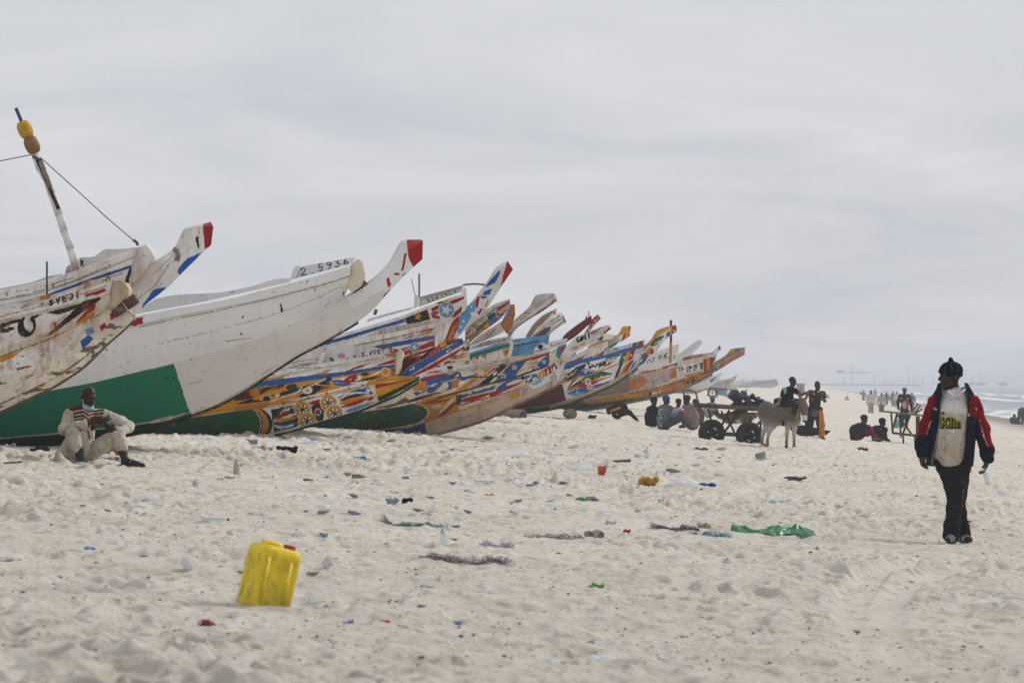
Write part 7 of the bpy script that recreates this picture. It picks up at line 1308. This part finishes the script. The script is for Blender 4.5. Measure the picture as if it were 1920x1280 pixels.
crumple("blue_scrap", "pale blue scrap right of the jerrycan", "plastic scrap", 608, 1016, 14, 8, (.18, .34, .45), 'plain', seed=34)
crumple("blue_scrap", "blue plastic piece on the sand below the donkey cart", "plastic scrap", 1315, 845, 26, 6, (.03, .04, .22), 'plain', seed=35)
crumple("foam_piece", "pale lumps of foam below the clear bag heap", "foam", 1145, 985, 20, 9, (.6, .58, .56), seed=36)
crumple("brown_clod", "rusty brown scrap in front of the sand-filled bottle", "scrap", 577, 907, 20, 9, (.22, .12, .06), seed=37)
crumple("lime_scrap", "lime green leaf-like scrap left of the walking man's feet", "plastic scrap", 1697, 962, 18, 5, (.30, .38, .03), seed=38)
crumple("purple_scrap", "dull purple lump left of the clear bottles", "scrap", 200, 968, 16, 7, (.14, .09, .14), seed=39)
crumple("yellow_jug", "orange-yellow container half hidden behind the seated man's legs", "container", 212, 857, 44, 24, (.30, .15, .02), 'plain', seed=40)
crumple("white_towel", "white cloth spread under the seated man's legs", "cloth", 205, 864, 60, 7, (.62, .61, .58), seed=41)
crumple("grey_bottle_piece", "crushed grey bottle at the left edge behind the seated man", "bottle", 16, 850, 22, 18, (.3, .32, .34), 'plain', seed=42)
crumple("dark_bag", "dark bag in shade left of the seated man", "bag", 72, 848, 34, 10, (.03, .035, .03), seed=43)
crumple("white_ball_scrap", "small white scrap standing left of the sand-filled bottle", "plastic scrap", 376, 892, 14, 10, WH, 'thin', seed=44)
crumple("white_scrap", "thin white upright scrap below the sand-filled bottle", "plastic scrap", 366, 920, 8, 13, (.6, .6, .6), seed=45)
crumple("clear_tub", "clear tub lying left of the jerrycan above the bag", "plastic scrap", 215, 940, 22, 18, (.85, .85, .85), 'thin', seed=46)
def plank(label, px, py, L, wd, th, yaw, c, name="plank"):
    o = G(px, py); mb = MB(); R = rotm(.08, -.06, yaw); n = 6
    for i in range(1): mb.box(o + np.array((0, 0, th * .5)), (L, wd, th), R, np.array(c))
    mb.box(o + R @ np.array((L * .48, wd * .12, th * .6)), (L * .12, wd * .6, th * .8), R, np.array(c) * .8); t = mb.build(name, M['wood'], None); tag(t, label, "plank")
plank("dark weathered plank lying between boats and donkey cart", 1156, 871, .42, .12, .035, .1, (.10, .07, .045))
plank("thin brown stick at the left edge of the foreground", 14, 1058, .16, .02, .015, .05, (.28, .13, .06), "stick")
plank("flat dark slat in front of the seated man", 20, 876, .22, .04, .012, .05, (.03, .028, .025), "slat")
# nets: tangled cords, one object each
def net(label, px, py, wpx, dpx_m, c, n, seed, name="fishing_net"):
    """heap of fine cord: many thin strands following a few winding ropes of netting"""
    r = random.Random(seed); o = G(px, py); k = o[1] / F; W2 = wpx * k / 2; mb = MB(); core = [(-1, 0)]
    while core[-1][0] < 1: core.append((core[-1][0] + .12 + .1 * r.random(), max(-1, min(1, core[-1][1] * .5 + (r.random() - .5) * 1.4))))
    core = np.array(core); amp = [r.random() ** .7 for _ in core]
    for i in range(int(n * 1.7)):
        t0 = r.random() * 2 - 1; L = .15 + .35 * r.random(); t = np.linspace(t0, t0 + L, 10); t = t[t <= 1.02]
        if len(t) < 4: continue
        th = np.interp(t, core[:, 0], amp); ph = r.random() * 6.28; fr = 10 + 18 * r.random(); off = (r.random() - .5)
        y = np.interp(t, core[:, 0], core[:, 1]) * dpx_m * .5 + dpx_m * .45 * th * (off + .3 * np.sin(t * fr + ph)); x = t * W2 + .02 * np.cos(t * fr * 1.3 + ph)
        X, Y = o[0] + x, o[1] + y; Z = ground_z(X, Y) + .004 + .07 * th * (1 - min(1, abs(off) * 1.8)) * r.random() + .008 * np.sin(t * fr * 1.7)
        mb.tube(np.stack([X, Y, Z], 1), .0022, 3, np.array(c) * (1.3 + 1.2 * r.random()), False)
    t = mb.build(name, M['cloth'], None); tag(t, label, "net"); t["kind"] = "thing"
net("tangle of green fishing net on the sand at centre", 785, 990, 150, .55, (.09, .18, .15), 110, 1)
net("dusty purple net bundle left of the green sheet", 1262, 990, 90, .5, (.16, .10, .14), 90, 2)
net("long faded mauve net half buried below the green net", 870, 1060, 170, .6, (.20, .14, .17), 70, 3)
net("pale lilac net tuft near the round white tub", 930, 1032, 60, .4, (.36, .28, .36), 50, 4)
net("blue green rope tangle between purple net and green sheet", 1330, 1002, 80, .35, (.12, .26, .28), 45, 5)
net("mauve net strip right of the brown burrow", 1035, 1012, 120, .35, (.24, .18, .19), 50, 6)
# small scattered bits nobody could count
def scraps():
    r = np.random.RandomState(5); n = 4600; py = 790 + (1290 - 790) * r.rand(n) ** 1.0; px = -60 + 2040 * r.rand(n); Y = 1.35 * F / (py - HY); X = (px - CX) * Y / F
    keep = r.rand(n) < np.clip(smoothstep(.42, .68, fbm(X * .5, Y * .22, 77, 3)) * 1.3 + .12, 0, 1); X, Y = X[keep], Y[keep]; n = len(X); Z = ground_z(X, Y)
    sz = (.005 + .016 * r.rand(n) ** 3) * np.clip(Y / 30, .6, 2.0); a = r.rand(n) * 6.28; el = .4 + .6 * r.rand(n)
    base = np.array([[1, 0, 0], [-.5, .8, 0], [-.5, -.8, 0], [.1, .1, .9]]); V = base[None] * sz[:, None, None]; V[:, :, 0] *= (1 + 1.6 * r.rand(n))[:, None]; V[:, :, 2] *= el[:, None]
    c, s = np.cos(a), np.sin(a); x = V[:, :, 0] * c[:, None] - V[:, :, 1] * s[:, None]; y = V[:, :, 0] * s[:, None] + V[:, :, 1] * c[:, None]; V[:, :, 0], V[:, :, 1] = x, y; V += np.stack([X, Y, Z + .002], 1)[:, None]
    pal = np.array([(.05, .04, .03), (.08, .06, .045), (.14, .10, .07), (.03, .03, .03), (.20, .15, .10), (.55, .55, .55), (.45, .5, .55), (.1, .2, .35), (.3, .05, .04), (.1, .25, .12), (.4, .3, .05)]); p = np.array([.24, .22, .2, .12, .12, .04, .02, .012, .01, .009, .009]); C = pal[r.choice(len(pal), n, p=p / p.sum())]
    T = np.array([[0, 1, 3], [1, 2, 3], [2, 0, 3], [0, 2, 1]]); F_ = (T[None] + 4 * np.arange(n)[:, None, None]).reshape(-1, 3)
    o = link("beach_debris", new_mesh("beach_debris", V.reshape(-1, 3), F_, np.repeat(C, 4, 0), False), M['plain']); o["kind"] = "stuff"; o["label"] = "fine scattered bits of debris on the sand"; o["category"] = "debris"
scraps()
def pale_litter():
    r = np.random.RandomState(9); n = 460; py = np.where(r.rand(n) < .7, 825 + 150 * r.rand(n), 830 + 420 * r.rand(n)); px = np.where(r.rand(n) < .75, 380 + 1000 * r.rand(n), 1900 * r.rand(n)); mb = MB(); pal = [(.85, .86, .88), (.75, .82, .88), (.85, .87, .87), (.35, .5, .62), (.6, .6, .58), (.16, .14, .12), (.08, .2, .4), (.45, .42, .36)]
    for i in range(n):
        o = G(px[i], py[i]); w_ = o[1] / 40 * (.018 + .05 * r.rand() ** 2); k = 7; a = np.linspace(0, 6.28, k, endpoint=False); rad = w_ * (.5 + .8 * r.rand(k)); ring = np.stack([o[0] + rad * np.cos(a) * 1.3, o[1] + rad * np.sin(a), o[2] + w_ * .9 * r.rand(k)], 1)
        mb.add(np.vstack([ring, o + np.array((0, 0, w_ * .7)), o + np.array((0, 0, -.01))]), None, [[j, (j + 1) % k, k] for j in range(k)] + [[(j + 1) % k, j, k + 1] for j in range(k)], np.array(pal[r.choice(8, p=[.30, .16, .16, .08, .06, .14, .05, .05])]))
    o = mb.build("litter_scraps", M['thin'], None); o["kind"] = "stuff"; o["label"] = "small pale plastic scraps strewn over the sand"; o["category"] = "litter"
pale_litter()
# ---- haze: sea air over the whole beach
mb = MB(); mb.box((1800, 3200, 3.2), (11000, 8400, 11.4)); m = bpy.data.materials.new("sea_haze"); m.use_nodes = True; nt = m.node_tree; nt.nodes.clear(); out = nt.nodes.new("ShaderNodeOutputMaterial"); pv = nt.nodes.new("ShaderNodeVolumePrincipled")
pv.inputs["Color"].default_value = (.80, .84, .92, 1); pv.inputs["Density"].default_value = .00068; pv.inputs["Anisotropy"].default_value = .1; nt.links.new(pv.outputs[0], out.inputs["Volume"]); m.cycles.homogeneous_volume = True
hz = mb.build("haze", m, None, False, False); hz["kind"] = "stuff"; hz["label"] = "pale sea haze over the beach"; hz["category"] = "haze"
